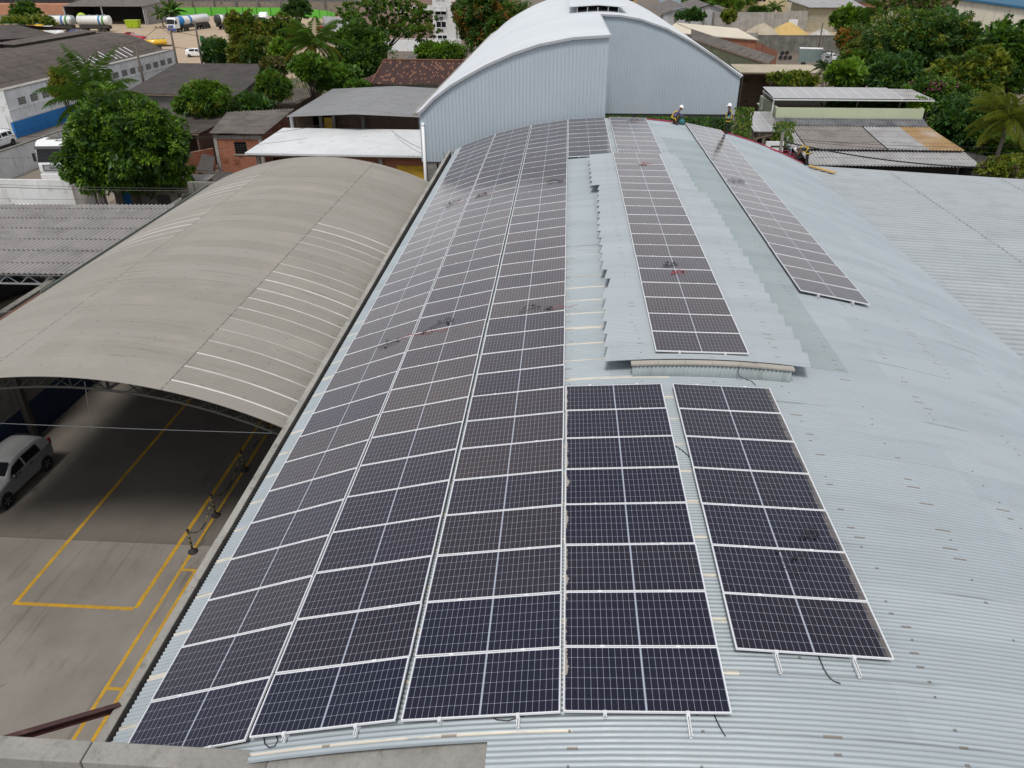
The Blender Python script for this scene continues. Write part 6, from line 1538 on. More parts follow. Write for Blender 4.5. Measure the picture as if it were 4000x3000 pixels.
# ---------------------------------------------------------------- workers
M_skin = plain('brown_skin', (.16, .075, .045), .5); M_navy = plain('dark_navy_cloth', (.018, .02, .032), .85); M_purp = plain('purple_cloth', (.10, .085, .21), .85); M_trous = plain('dark_trousers', (.02, .018, .018), .9)
M_boot = plain('boot', (.03, .022, .018), .7); M_cyan = plain('light_blue_sleeve', (.10, .45, .58), .8); M_helmet = plain('white_helmet', (.80, .80, .80), .3); M_harn = plain('yellow_harness', (.70, .48, .02), .7); M_glove = plain('work_glove', (.05, .045, .045), .8)
def person(label, base, rz, J, mats, harness, hands=True):
    """J: joint positions; one skinned surface for the whole body, cloth assigned by bone"""
    bones = [('pelvis', 'waist', 1), ('waist', 'chest', 0), ('chest', 'neck', 0), ('neck', 'jaw', 2), ('jaw', 'head', 2), ('head', 'crown', 2)]
    for s in 'LR':
        bones += [('chest', 'sh' + s, 0), ('sh' + s, 'el' + s, 3), ('el' + s, 'wr' + s, 4), ('wr' + s, 'pa' + s, 5), ('pelvis', 'hip' + s, 1), ('hip' + s, 'kn' + s, 1), ('kn' + s, 'an' + s, 1), ('an' + s, 'toe' + s, 6)]
    rad = dict(pelvis=.135, waist=.125, chest=.145, neck=.058, jaw=.075, head=.095, crown=.075)
    for s in 'LR': rad.update({'sh' + s: .07, 'el' + s: .046, 'wr' + s: .032, 'pa' + s: .036, 'hip' + s: .095, 'kn' + s: .062, 'an' + s: .045, 'toe' + s: .042})
    J = {k: Vector(v) for k, v in J.items()}
    for s in 'LR':
        d = (J['wr' + s] - J['el' + s]).normalized(); J['pa' + s] = J['wr' + s] + d * .075
        side = d.cross(Vector((0, 0, 1)));
        if side.length < .1: side = Vector((0, 1, 0))
        side.normalize(); nrm = d.cross(side)
        fr = J['pa' + s]
        for k, (off, ln) in enumerate(((-.030, .065), (-.010, .078), (.010, .072), (.030, .055))):
            a = fr + side * off + d * .02; b = a + d * ln * .55 - nrm * .01; c = b + d * ln * .3 - nrm * .03
            for nm_, p_ in (('a', a), ('b', b), ('c', c)): J['f%s%d%s' % (s, k, nm_)] = p_; rad['f%s%d%s' % (s, k, nm_)] = .009
            bones += [('pa' + s, 'f%s%da' % (s, k), 5), ('f%s%da' % (s, k), 'f%s%db' % (s, k), 5), ('f%s%db' % (s, k), 'f%s%dc' % (s, k), 5)]
        a = fr - d * .03 + side * .045 - nrm * .01; b = a + d * .05 + side * .015
        J['t%sa' % s] = a; J['t%sb' % s] = b; rad['t%sa' % s] = .011; rad['t%sb' % s] = .009
        bones += [('wr' + s, 't%sa' % s, 5), ('t%sa' % s, 't%sb' % s, 5)]
    names = list(J); idx = {n_: i for i, n_ in enumerate(names)}
    me = bpy.data.meshes.new('person_body'); me.from_pydata([J[n_] for n_ in names], [(idx[a], idx[b]) for a, b, _ in bones], [])
    tmp = bpy.data.objects.new('tmp', me); COL.objects.link(tmp)
    sk_ = tmp.modifiers.new('s', 'SKIN'); sk_.use_smooth_shade = True
    for n_, i in idx.items():
        sv = me.skin_vertices[0].data[i]; sv.radius = (rad[n_], rad[n_]); sv.use_root = (n_ == 'pelvis')
    ss = tmp.modifiers.new('u', 'SUBSURF'); ss.levels = 1; ss.render_levels = 1
    m2 = bpy.data.meshes.new_from_object(tmp.evaluated_get(bpy.context.evaluated_depsgraph_get())); bpy.data.objects.remove(tmp)
    m2.materials.clear()
    for m_ in mats: m2.materials.append(m_)
    segs = [(J[a], J[b], mi) for a, b, mi in bones]
    for pl in m2.polygons:
        c = pl.center; best = (9, 0)
        for a, b, mi in segs:
            ab = b - a; s = max(0, min(1, (c - a).dot(ab) / max(1e-9, ab.length_squared))); d = (c - (a + ab * s)).length
            if d < best[0]: best = (d, mi)
        pl.material_index = best[1]; pl.use_smooth = True
    t = thing('person', label, 'person', base, rz)
    o = bpy.data.objects.new('body', m2); COL.objects.link(o); o.parent = t
    up = (J['crown'] - J['jaw']).normalized(); fwd = Vector(harness['look']).normalized(); fwd = (fwd - up * fwd.dot(up)).normalized(); sd = up.cross(fwd)
    R3 = Matrix((fwd, sd, up)).transposed().to_4x4()
    hc = J['head'] + up * .05
    v = MB(); v.lathe([(.145, .0), (.15, .012), (.128, .02), (.125, .06), (.108, .11), (.07, .145), (.02, .16)], n=20); v.hexa([(.10, -.09, .0), (.21, -.06, -.015), (.21, .06, -.015), (.10, .09, 0), (.10, -.09, .015), (.21, -.06, .0), (.21, .06, .0), (.10, .09, .015)])
    h = mesh_obj('helmet', v, M_helmet, t, smooth=True, local=True); h.matrix_local = Matrix.Translation(hc) @ R3
    v = MB(); v.hexa([(.085, -.014, -.02), (.118, -.012, -.025), (.118, .012, -.025), (.085, .014, -.02), (.085, -.007, .025), (.098, -.006, .022), (.098, .006, .022), (.085, .007, .025)])
    h = mesh_obj('nose', v, M_skin, t, local=True); h.matrix_local = Matrix.Translation(J['head'] - up * .01) @ R3
    for sgn in (-1, 1):
        v = MB(); v.lathe([(.004, -.012), (.012, 0), (.004, .012)], (.088, .032 * sgn, .02), 8, 'Y'); h = mesh_obj('eye', v, M_black, t, local=True); h.matrix_local = Matrix.Translation(J['head']) @ R3
        v = MB(); v.lathe([(.008, -.03), (.02, 0), (.008, .03)], (-.005, .098 * sgn, 0), 8); h = mesh_obj('ear', v, M_skin, t, local=True); h.matrix_local = Matrix.Translation(J['head']) @ R3
    v = MB(); v.box(.09, -.022, -.052, .1, .022, -.042); h = mesh_obj('mouth', v, plain('lips', (.12, .04, .035), .6) if 'lips' not in bpy.data.materials else bpy.data.materials['lips'], t, local=True); h.matrix_local = Matrix.Translation(J['head']) @ R3
    v = MB(); ch, pe, wa = J['chest'], J['pelvis'], J['waist']; ax = (ch - pe).normalized(); fw = Vector(harness['front']); fw = (fw - ax * fw.dot(ax)).normalized(); sw_ = ax.cross(fw)
    for s_, sh in ((1, 'shL'), (-1, 'shR')):
        if (J['shL'] - J['chest']).dot(sw_) < 0: s_ = -s_
        top = ch + ax * .15 + sw_ * s_ * .10
        v.beam(pe + ax * .05 - fw * .16 - sw_ * s_ * .05, ch - fw * .165 + sw_ * s_ * .03, .045, .02, up=fw); v.beam(ch - fw * .165 + sw_ * s_ * .03, top - fw * .05, .045, .02, up=fw)
        v.beam(top - fw * .05, ch + fw * .155 + sw_ * s_ * .09, .045, .02, up=fw); v.beam(ch + fw * .155 + sw_ * s_ * .09, pe + ax * .05 + fw * .15 + sw_ * s_ * .07, .045, .02, up=fw)
        hp_, kn_ = J['hip' + sh[-1]], J['kn' + sh[-1]]; q_ = hp_.lerp(kn_, .22); dd = (kn_ - hp_).normalized()
        ring = []
        u1 = dd.cross(Vector((.3, .2, 1))).normalized(); u2 = dd.cross(u1)
        v.tube([q_ + (u1 * math.cos(a) + u2 * math.sin(a)) * .108 for a in [2 * PI * k / 12 for k in range(13)]], .022, 5)
    v.tube([pe + ax * .06 + (fw * math.cos(a) + sw_ * math.sin(a)) * .152 for a in [2 * PI * k / 14 for k in range(15)]], .024, 5)
    mesh_obj('harness', v, M_harn, t, local=True)
    return t
stand = dict(pelvis=(0, 0, .95), waist=(.01, 0, 1.12), chest=(.0, 0, 1.32), neck=(.01, 0, 1.50), jaw=(.03, 0, 1.58), head=(.035, 0, 1.66), crown=(.03, 0, 1.73),
             shL=(0, .185, 1.43), elL=(-.16, .33, 1.20), wrL=(.06, .22, 1.03), shR=(0, -.185, 1.43), elR=(-.05, -.27, 1.16), wrR=(.12, -.20, .98),
             hipL=(0, .095, .90), knL=(.03, .11, .49), anL=(-.02, .12, .09), toeL=(.15, .13, .035), hipR=(0, -.095, .90), knR=(.02, -.11, .49), anR=(-.03, -.12, .09), toeR=(.14, -.14, .035))
b_ = onroof(2838, 525, -.14)
person('standing worker in white helmet, dark clothes and yellow harness with a light blue sleeve', (b_.x, b_.y, b_.z - .0), PI - .35, stand, [M_navy, M_trous, M_skin, M_navy, M_cyan, M_skin, M_boot], dict(look=(1, 0, -.12), front=(1, 0, 0)))
squat = dict(pelvis=(-.22, 0, .33), waist=(-.16, 0, .48), chest=(-.02, 0, .68), neck=(.13, 0, .83), jaw=(.20, 0, .89), head=(.235, 0, .96), crown=(.25, 0, 1.03),
             shL=(.03, .185, .77), elL=(.22, .22, .56), wrL=(.42, .13, .48), shR=(.03, -.185, .77), elR=(.22, -.22, .56), wrR=(.43, -.12, .50),
             hipL=(-.18, .10, .30), knL=(.17, .20, .44), anL=(-.12, .17, .09), toeL=(.06, .20, .035), hipR=(-.18, -.10, .30), knR=(.18, -.20, .43), anR=(-.10, -.17, .09), toeR=(.08, -.20, .035))
b_ = onroof(2640, 487, -.14)
person('squatting worker in white helmet and purple long-sleeved shirt beside a teal bag', (b_.x, b_.y, b_.z), .25, squat, [M_purp, M_trous, M_skin, M_purp, M_purp, M_skin, M_boot], dict(look=(.7, 0, -.7), front=(.8, 0, -.6)))
b2_ = onroof(2662, 486, -.14)
bend = dict(pelvis=(0, 0, .93), waist=(.14, 0, 1.03), chest=(.36, 0, 1.05), neck=(.54, 0, 1.01), jaw=(.61, 0, .98), head=(.68, 0, .95), crown=(.75, 0, .92),
            shL=(.42, .19, .98), elL=(.50, .25, .70), wrL=(.66, .16, .47), shR=(.42, -.19, .98), elR=(.52, -.25, .70), wrR=(.70, -.12, .45),
            hipL=(-.02, .10, .88), knL=(.0, .12, .48), anL=(-.07, .14, .09), toeL=(.10, .16, .035), hipR=(-.02, -.10, .88), knR=(-.02, -.12, .48), anR=(-.09, -.14, .09), toeR=(.08, -.16, .035))
b3_ = onroof(3136, 634, -.14); b3_ = Vector((15.35, 51.0, roofz(15.35)))
person('worker bending forward at the roof edge pulling red ropes, yellow harness across the back', b3_, PI - .55, bend, [M_navy, M_trous, M_skin, M_skin, M_skin, M_glove, M_boot], dict(look=(.3, 0, -.95), front=(.2, 0, -1)))
# teal bag
v = MB(); rnd = random.Random(4); v.lathe([(.13, 0), (.20, .05), (.205, .15), (.17, .26), (.10, .34), (.05, .38)], n=14)
v.v = [(x * rnd.uniform(.85, 1.12), y * rnd.uniform(.85, 1.12), z * rnd.uniform(.92, 1.05)) for x, y, z in v.v]
t = thing('tool_bag', 'teal sack of tools in front of the squatting worker', 'bag', b2_); mesh_obj('sack', v, plain('teal_sack', (.04, .19, .20), .8), t, smooth=True, local=True)
v = MB(); v.tube([(-.08, 0, .38), (-.05, 0, .52), (.05, 0, .52), (.08, 0, .38)], .015, 6); mesh_obj('handle', v, M_black, t, local=True)
# red rope along the far edge of the roof
v = MB(); rnd = random.Random(9)
for off in (0, .10):
    pts = []
    for k in range(60):
        x = 2.7 + (15.2 - 2.7) * k / 59; pts.append((x, 51.18 - off + rnd.uniform(-.05, .05), roofz(x) + .04 + rnd.uniform(0, .03)))
    v.tube(pts, .028, 6)
o = mesh_obj('rope', v, plain('red_rope', (.33, .02, .07), .8), smooth=True); tag(o, 'long red safety rope lying along the far edge of the warehouse roof', 'rope')
v = MB(); c_, s_ = math.cos(PI - .55), math.sin(PI - .55)
hand = Vector((b3_.x + .72 * c_ + .14 * s_, b3_.y + .72 * s_ - .14 * c_, b3_.z + .42))
for k in range(5):
    rnd = random.Random(k); e = Vector((13.9 - .25 * k, 51.1 - .1 * k, roofz(13.9 - .25 * k) + .05)); m_ = hand.lerp(e, .5) + Vector((0, 0, rnd.uniform(-.35, .25)))
    v.tube([hand, hand.lerp(m_, .6) + Vector((0, 0, .08)), m_, m_.lerp(e, .6), e], .022, 6)
o = mesh_obj('rope', v, bpy.data.materials['red_rope'], smooth=True); tag(o, 'bundle of red ropes held by the bending worker', 'rope')
t = thing('timber_plank', 'yellow timber plank lying on the lean-to roof behind the bending worker', 'plank', P(3205, 664, 6.25)); a, b = P(3160, 650, 6.22), P(3262, 678, 6.16)
v = MB(); v.beam(a + Vector((0, 0, .05)), b + Vector((0, 0, .05)), .30, .05); mesh_obj('board', v, plain('yellow_timber', (.48, .30, .10), .8), t)
# ---------------------------------------------------------------- vegetation
LM = dict(
    deep=leafmat('deep_green_leaf', (0.023, 0.064, 0.010), (0.039, 0.102, 0.012), (0.016, 0.044, 0.010)),
    mid=leafmat('mid_green_leaf', (0.058, 0.134, 0.012), (0.091, 0.192, 0.014), (0.034, 0.083, 0.012)),
    lime=leafmat('bright_green_leaf', (.11, .22, .012), (.14, .26, .016), (.06, .13, .012)),
    olive=leafmat('olive_leaf', (0.130, 0.160, 0.014), (0.182, 0.198, 0.016), (0.078, 0.102, 0.014)),
    yellow=leafmat('yellowing_leaf', (.19, .17, .018), (.15, .16, .02), (.22, .15, .02)),
    orange=leafmat('orange_leaf', (.34, .12, .02), (.26, .10, .02), (.30, .17, .03)),
    bluegreen=leafmat('blue_green_leaf', (0.031, 0.090, 0.022), (0.046, 0.122, 0.028), (0.019, 0.058, 0.016)),
    dry=leafmat('dry_leaf', (.16, .12, .06), (.12, .09, .045), (.20, .15, .07)),
    pink=leafmat('pink_blossom', (.35, .05, .18), (.28, .04, .14), (.16, .05, .08)))
M_bark = weathered('bark', (.085, .065, .05), (.06, .047, .037), 2, .95, bump=.3)
M_palmbark = weathered('palm_bark', (.14, .12, .10), (.10, .085, .07), 2, .95)
def K(px, py, Y): c = PY(px, py, Y); return c, (c - CAM).dot(_f) / FPX
def add_leaf(mb, p, d, n, ln, wd, mi):
    d = d.normalized(); s = d.cross(n)
    if s.length < 1e-3: s = d.cross(Vector((.3, .5, .8)))
    s.normalize(); u = s.cross(d)
    tip = p + d * ln - u * ln * .18; mid = p + d * ln * .45
    b = len(mb.v)
    mb.v += [tuple(p), tuple(mid + s * wd * .5 + u * wd * .12), tuple(tip), tuple(mid - s * wd * .5 + u * wd * .12)]
    mb.f += [(b, b + 1, b + 2), (b, b + 2, b + 3)]; mb.m += [mi, mi]
def rvec(rnd):
    while True:
        v = Vector((rnd.uniform(-1, 1), rnd.uniform(-1, 1), rnd.uniform(-1, 1)))
        if .05 < v.length < 1: return v.normalized()
def crown_mesh(lobes, n, leaf, nm, seed, weights=None, clump=.30, flat=1., density_low=.75, droop=.35):
    """leaves gathered in clumps spread through and over the lobes (cx, cy, cz, rx, ry, rz)"""
    rnd = random.Random(seed); mb = MB(); n = int(n * 2.3); leaf = leaf * .80
    vol = [l[3] * l[4] + l[3] * l[5] + l[4] * l[5] for l in lobes]; tot = sum(vol)
    clumps = []
    for l, v in zip(lobes, vol):
        k = max(3, int(n / 46 * v / tot)); c = Vector(l[:3]); r = Vector(l[3:])
        for _ in range(k):
            d = rvec(rnd)
            if d.z < -.35 and rnd.random() > density_low: d.z = -d.z
            q = rnd.uniform(.62, 1.02) if rnd.random() < .8 else rnd.uniform(.2, .62)
            p = c + Vector((d.x * r.x, d.y * r.y, d.z * r.z)) * q
            rc = clump * min(r.x, r.z * 1.3) * rnd.uniform(.55, 1.25)
            mi = rnd.choices(range(nm), weights or [1] * nm)[0]
            clumps.append((p, d, rc, mi))
    per = max(8, n // max(1, len(clumps)))
    for p, d, rc, mi in clumps:
        for _ in range(per):
            e = rvec(rnd); e.z *= flat
            if e.dot(d) < -.2: e = -e
            pos = p + e * rc * rnd.uniform(.35, 1.0)
            out = (e * .8 + d * .6 + rvec(rnd) * .7); out.z -= droop
            nn = (Vector((0, 0, 1)) + rvec(rnd) * .75 + d * .4).normalized()
            s = leaf * rnd.uniform(.6, 1.3)
            add_leaf(mb, pos, out, nn, s, s * .55, mi if rnd.random() < .86 else rnd.randrange(nm))
    for l, v in zip(lobes, vol):                         # older, larger leaves deep inside
        c = Vector(l[:3]); r = Vector(l[3:])
        for _ in range(int(n * (.10 if flat >= .55 else .012) * v / tot)):
            d = rvec(rnd); q = rnd.uniform(.25, .80)
            add_leaf(mb, c + Vector((d.x * r.x, d.y * r.y, d.z * r.z)) * q, d + rvec(rnd), rvec(rnd), leaf * 2.6, leaf * 1.9, 1 % nm)
    return mb, clumps
def tree(label, cat, base, lobes, n, leaf, mats, seed, weights=None, trunk=.25, name='tree', **kw):
    base = Vector(base); t = thing(name, label, cat, base)
    mb, cl = crown_mesh(lobes, n, leaf, len(mats), seed, weights, **kw)
    mesh_obj('crown', mb, [LM[m] for m in mats], t)
    if trunk:
        rnd = random.Random(seed); zs = sum(l[2] for l in lobes) / len(lobes); cx = sum(l[0] for l in lobes) / len(lobes); cy = sum(l[1] for l in lobes) / len(lobes)
        v = MB(); fork = Vector((base.x * .6 + cx * .4, base.y * .6 + cy * .4, base.z + max(.6, (zs - base.z) * .5)))
        v.tube([base, base.lerp(fork, .5) + Vector((rnd.uniform(-.1, .1), rnd.uniform(-.1, .1), 0)), fork], [trunk, trunk * .85, trunk * .7], 8)
        for p, d, rc, mi in rnd.sample(cl, min(len(cl), 14)):
            v.tube([fork, fork.lerp(p, .5) + Vector((0, 0, .1 * (p - fork).length)), p], [trunk * .45, trunk * .25, trunk * .06], 5)
        mesh_obj('trunk', v, M_bark, t, smooth=True)
    return t
def lobes_of(c, rx, ry, rz, k, seed, sub=.42, top=True):
    rnd = random.Random(seed); L = [(c.x, c.y, c.z, rx * .84, ry * .84, rz * .84)]
    for i in range(k):
        d = rvec(rnd)
        if top and d.z < -.6: d.z *= -.3
        s = sub * rnd.uniform(.75, 1.25)
        L.append((c.x + d.x * rx * (1 - s * .8), c.y + d.y * ry * (1 - s * .8), c.z + d.z * rz * (1 - s * .8), rx * s, ry * s, rz * s))
    return L
def bush(label, px, py, Y, wx, hy, n, leaf, mats, seed, zb=0., deep=.8, cat='tree', name='tree', k=7, trunk=.2, weights=None, **kw):
    c, s = K(px, py, Y); rx, rz = wx * s, hy * s * 1.03
    return tree(label, cat, (c.x, c.y, zb), lobes_of(c, rx, rx * deep, rz, k, seed), n, leaf, mats, seed, weights, trunk, name, **kw)
def palm(label, px, py, Y, rpx, seed, nf=22, mats=('mid', 'olive'), zb=0., leafw=.032, name='palm_tree', cat='palm', up=.9, lean=0.):
    c, s = K(px, py, Y); R_ = rpx * s; rnd = random.Random(seed); base = Vector((c.x - lean, c.y, zb))
    t = thing(name, label, cat, base)
    tr = MB(); tr.tube([base, base.lerp(c, .5) + Vector((lean * .25, 0, 0)), c], [.20, .16, .13], 10); mesh_obj('trunk', tr, M_palmbark, t, smooth=True)
    v = MB()
    for k in range(nf):
        az = 2 * PI * k / nf * 1.618 * 3 + rnd.uniform(-.2, .2); el = -.35 + 1.75 * up * (k / nf) + rnd.uniform(-.12, .12)
        L_ = R_ * rnd.uniform(.88, 1.12); h = Vector((math.cos(az), math.sin(az), 0)); pts = []; p = c.copy(); a = el; N = 12
        for i in range(N + 1):
            pts.append(p.copy()); p = p + (h * math.cos(a) + Vector((0, 0, 1)) * math.sin(a)) * (L_ / N); a -= (.05 + .135 * i / N) * rnd.uniform(.8, 1.2)
        mi = 1 if (k < nf * .3 and rnd.random() < .6) else 0
        v.tube(pts, [.035 * (1 - .8 * i / N) for i in range(N + 1)], 4, mi, cap=False)
        side = Vector((-h.y, h.x, 0))
        M2 = 44
        for j in range(3, M2):
            u = j / M2 * N; i = min(N - 1, int(u)); q = pts[i].lerp(pts[i + 1], u - i); dr = (pts[i + 1] - pts[i]).normalized()
            ll = L_ * .27 * math.sin(PI * min(1, .12 + j / M2 * .86)) * rnd.uniform(.85, 1.1)
            for s_ in (-1, 1):
                d = side * s_ * .8 + dr * .62; d.z -= .35 + rnd.uniform(0, .25)
                add_leaf(v, q, d, Vector((0, 0, 1)), ll, leafw * L_ * .36, mi)
    mesh_obj('crown', v, [LM[m] for m in mats], t)
    return t
# left and centre
bush('big round dark green tree in front of the white truck', 492, 588, 56, 246, 208, 22000, .36, ('mid', 'deep', 'lime'), 21, k=24, weights=(4, 3, 3.2), clump=.20, trunk=.4)
palm('coconut palm standing behind the big round tree beside the blue wall', 372, 385, 66, 225, 3, 24, ('mid', 'olive'), up=1.15)
bush('small tree with yellowing leaves behind the coconut palm at the white wall', 250, 335, 74, 62, 62, 1800, .30, ('olive', 'yellow', 'deep'), 4, weights=(3, 2, 2), trunk=.12)
bush('tall tower of vines draped over a tree behind the dark shed', 960, 165, 124, 80, 112, 10000, .42, ('olive', 'yellow', 'mid', 'deep'), 5, weights=(4, 1.6, 2, 2), k=9, deep=1., clump=.22, trunk=.3)
bush('yellow green vine curtain at the foot of the vine-covered tree', 1000, 205, 120, 75, 60, 4500, .42, ('olive', 'deep', 'yellow'), 51, weights=(3, 3, .8), k=6, trunk=.2)
bush('dark drooping shrub left of the vine-covered tree', 845, 200, 126, 62, 52, 3600, .40, ('deep', 'bluegreen', 'mid'), 6, k=6)
bush('spreading layered tree right of the vine-covered tree', 1095, 125, 142, 95, 62, 5200, .50, ('mid', 'olive', 'deep'), 7, k=9, flat=.45, droop=.2)
palm('coconut palm with yellow hanging fronds among the bushes', 1228, 165, 96, 150, 8, 26, ('mid', 'yellow'))
bush('bright leafy bush in front of the yellow-fronded palm', 1210, 262, 88, 70, 45, 2600, .50, ('lime', 'mid', 'deep'), 9, k=6, trunk=.12)
bush('small light green tree beside the vine-covered tree', 1090, 205, 104, 50, 55, 2000, .40, ('mid', 'lime', 'olive'), 10, k=5, trunk=.12)
bush('brownish bush behind the dark shed roof corner', 1075, 262, 100, 62, 40, 2200, .34, ('olive', 'dry', 'deep'), 101, k=5, trunk=.1)
bush('broad dark mango tree left of the red tile roof', 1420, 235, 108, 132, 128, 10500, .42, ('deep', 'mid', 'bluegreen'), 11, k=12, weights=(3, 3, 1.5), clump=.24)
bush('glossy low bushes below the yellow-fronded palm', 1300, 300, 92, 115, 42, 4000, .45, ('deep', 'mid', 'lime'), 12, k=8, weights=(3, 2, .8), trunk=.1)
for i, (px_, py_, w_, h_, lab) in enumerate(((1520, 42, 150, 30, ''),)):
    c, s = K(1490, 90, 128); L = []
    rnd = random.Random(31)
    for (qx, qy, wx_, hy_) in ((1500, 15, 110, 24), (1420, 60, 110, 16), (1620, 62, 100, 18), (1350, 100, 75, 12), (1560, 105, 130, 22), (1650, 125, 70, 30), (1470, 140, 90, 16), (1380, 25, 70, 14), (1600, 25, 60, 18), (1340, 155, 60, 10)):
        cc, s2 = K(qx, qy, 128 + rnd.uniform(-5, 5)); L.append((cc.x, cc.y, cc.z, wx_ * s2, wx_ * s2 * .8, hy_ * s2 * 1.1))
    tree('dark sea almond tree with flat layered branches in front of the apartment block', 'tree', (c.x, c.y, 0), L, 6200, .50, ('deep', 'mid', 'olive'), 32, (3, 2.5, 1.2), .35, flat=.35, droop=.15, clump=.34)
bush('rounded bright bush behind the red tile roof', 1730, 212, 112, 112, 48, 5200, .40, ('mid', 'lime', 'deep'), 13, k=9, weights=(3, 2, 1), deep=.7)
bush('sea almond tree with orange and red leaves beside the hall roof', 1935, 95, 122, 175, 135, 12000, .46, ('mid', 'deep', 'orange', 'yellow'), 14, k=14, weights=(4, 3, 1.7, .6), clump=.22)
bush('leafy vines spilling over the dark shed eave', 800, 398, 80, 122, 66, 5600, .42, ('lime', 'mid', 'olive', 'deep'), 15, k=8, weights=(3, 3, 1.5, 2), trunk=.08)
bush('feathery yellow green shrub at the corner of the dark shed', 1070, 342, 86, 78, 58, 4200, .30, ('olive', 'mid', 'deep'), 16, k=7, trunk=.1, droop=.0)
bush('dark creeper mound above the brick house roof', 985, 410, 82, 90, 42, 3600, .34, ('deep', 'bluegreen', 'mid'), 17, k=6, trunk=.08)
bush('low bright hedge at the left end of the red tile roof', 1390, 333, 90, 62, 14, 1300, .30, ('lime', 'mid'), 18, k=4, trunk=.06)
bush('layered tree at the top left edge before the orange wall', 95, 45, 212, 60, 34, 2600, .75, ('deep', 'mid'), 19, k=7, flat=.4, droop=.1)
c, s = K(110, 82, 205)
bush('long dark hedge below the layered tree at the top left edge', 110, 88, 205, 125, 22, 3200, .75, ('deep', 'olive', 'mid'), 20, k=8, trunk=.15, cat='hedge', name='hedge')
palm('banana clump beside the open shed', 670, 45, 236, 62, 22, 16, ('mid', 'deep'), leafw=.22, name='banana_plant', cat='banana plant', up=1.1)
palm('banana plant leaning left by the open shed wall', 628, 52, 238, 45, 23, 12, ('mid', 'olive'), leafw=.22, name='banana_plant', cat='banana plant', up=1.1)
bush('small araucaria-like layered tree in front of the green fence', 1160, 40, 190, 62, 40, 2600, .6, ('deep', 'bluegreen'), 24, k=7, flat=.3, droop=.1)
bush('distant bushes right of the apartment block', 1840, 30, 170, 40, 40, 1200, .6, ('deep', 'mid'), 25, k=4)
# right
def wallleaves(label, x0, x1, y, z0, z1, n, leaf, mats, seed, depth=.4):
    rnd = random.Random(seed); v = MB()
    for _ in range(n):
        x = rnd.uniform(x0, x1); z = z0 + (z1 - z0) * rnd.random() ** .8; p = Vector((x, y - rnd.uniform(0, depth) * (.5 + .5 * math.sin(x * 2.1 + z * 1.7)), z))
        add_leaf(v, p, Vector((rnd.uniform(-.6, .6), -.5, -.8)), Vector((0, -1, .4)) + rvec(rnd) * .6, leaf * rnd.uniform(.6, 1.2), leaf * .55, rnd.randrange(len(mats)))
    t = thing('ivy', label, 'ivy', ((x0 + x1) / 2, y, 0)); mesh_obj('foliage', v, [LM[m] for m in mats], t)
wallleaves('dark ivy covering the base wall below the recessed hall gable', 2.9, 14.6, 72.0, 1.0, 5.75, 5200, .34, ('deep', 'mid', 'bluegreen'), 35)
wallleaves('green creeper hanging at the corner between the hall and the ruined annex', 13.5, 14.9, 65.6, 1.5, 7.6, 1300, .26, ('mid', 'deep', 'olive'), 33, .8)
wallleaves('yellow green creeper beside the pale green wall, over the ruined annex', 16.6, 18.3, 65.4, 2.5, 6.6, 900, .24, ('olive', 'mid', 'deep'), 34, .8)
for lab, px_, py_, Y_, w_, h_, n_, mm, sd_ in (
    ('huge fine-leaved dark tree behind the pale green house, widest at the top right', 3560, 190, 105, 285, 165, 19000, ('deep', 'bluegreen', 'mid', 'olive'), 36),
    ('dark tree crown at the right edge below the white block', 3930, 250, 92, 150, 175, 9000, ('deep', 'mid', 'bluegreen'), 37),
    ('mid green fine-leaved tree in front of the huge dark tree', 3790, 290, 86, 145, 100, 8500, ('mid', 'olive', 'deep'), 38),
    ('dark understory tree behind the solar awning', 3480, 300, 96, 160, 85, 6500, ('deep', 'bluegreen', 'mid'), 39)):
    bush(lab, px_, py_, Y_, w_, h_, n_, .40, mm, sd_, k=13, clump=.20, flat=.6, droop=.15, trunk=.35)
bush('small tree with rust red leaves left of the huge dark tree', 3345, 165, 112, 70, 62, 3000, .44, ('mid', 'orange', 'deep'), 40, k=7, weights=(3, 1.2, 2))
bush('rust red foliage beside the street light pole', 3330, 232, 104, 62, 30, 1800, .42, ('orange', 'mid', 'deep'), 41, k=5, weights=(1.4, 2, 2), trunk=.1)
bush('bright green tree crown beside the open warehouse', 3330, 85, 150, 80, 50, 3600, .55, ('mid', 'lime', 'deep'), 42, k=7, weights=(3, 1, 2))
palm('coconut palm rising above the trees next to the open warehouse', 3440, 38, 140, 92, 43, 20, ('mid', 'deep'))
bush('dark red-tinged tree top at the upper edge right of the palm', 3600, 12, 118, 150, 32, 3600, .46, ('deep', 'dry', 'mid'), 44, k=8)
palm('large coconut palm with yellowing fronds at the right edge', 3945, 455, 64, 185, 45, 26, ('olive', 'yellow'), lean=.4)
bush('leafy shrubs with pink blossom below the huge dark tree', 3650, 385, 80, 120, 80, 5200, .40, ('mid', 'deep', 'lime', 'pink'), 46, k=8, weights=(3, 3, 1.2, .35), trunk=.12)
bush('dark undergrowth between the pale green house and the right palm', 3770, 490, 74, 140, 130, 7500, .40, ('deep', 'bluegreen', 'mid'), 47, k=9, weights=(3, 2, 1), trunk=.15)
bush('dark bushes under the right palm', 3930, 590, 68, 120, 60, 3600, .36, ('deep', 'mid', 'dry'), 48, k=6, trunk=.1)
bush('dry straw-coloured scrub at the right edge behind the lean-to roof', 3950, 652, 60, 130, 34, 3000, .26, ('dry', 'olive', 'mid'), 49, k=6, trunk=.06)
bush('banana-like bushes beside the cream awning', 3300, 290, 88, 75, 40, 2400, .55, ('mid', 'lime', 'deep'), 50, k=5, trunk=.08)
palm('dark fan of palm fronds right of the box truck', 3225, 262, 96, 58, 52, 16, ('deep', 'mid'))
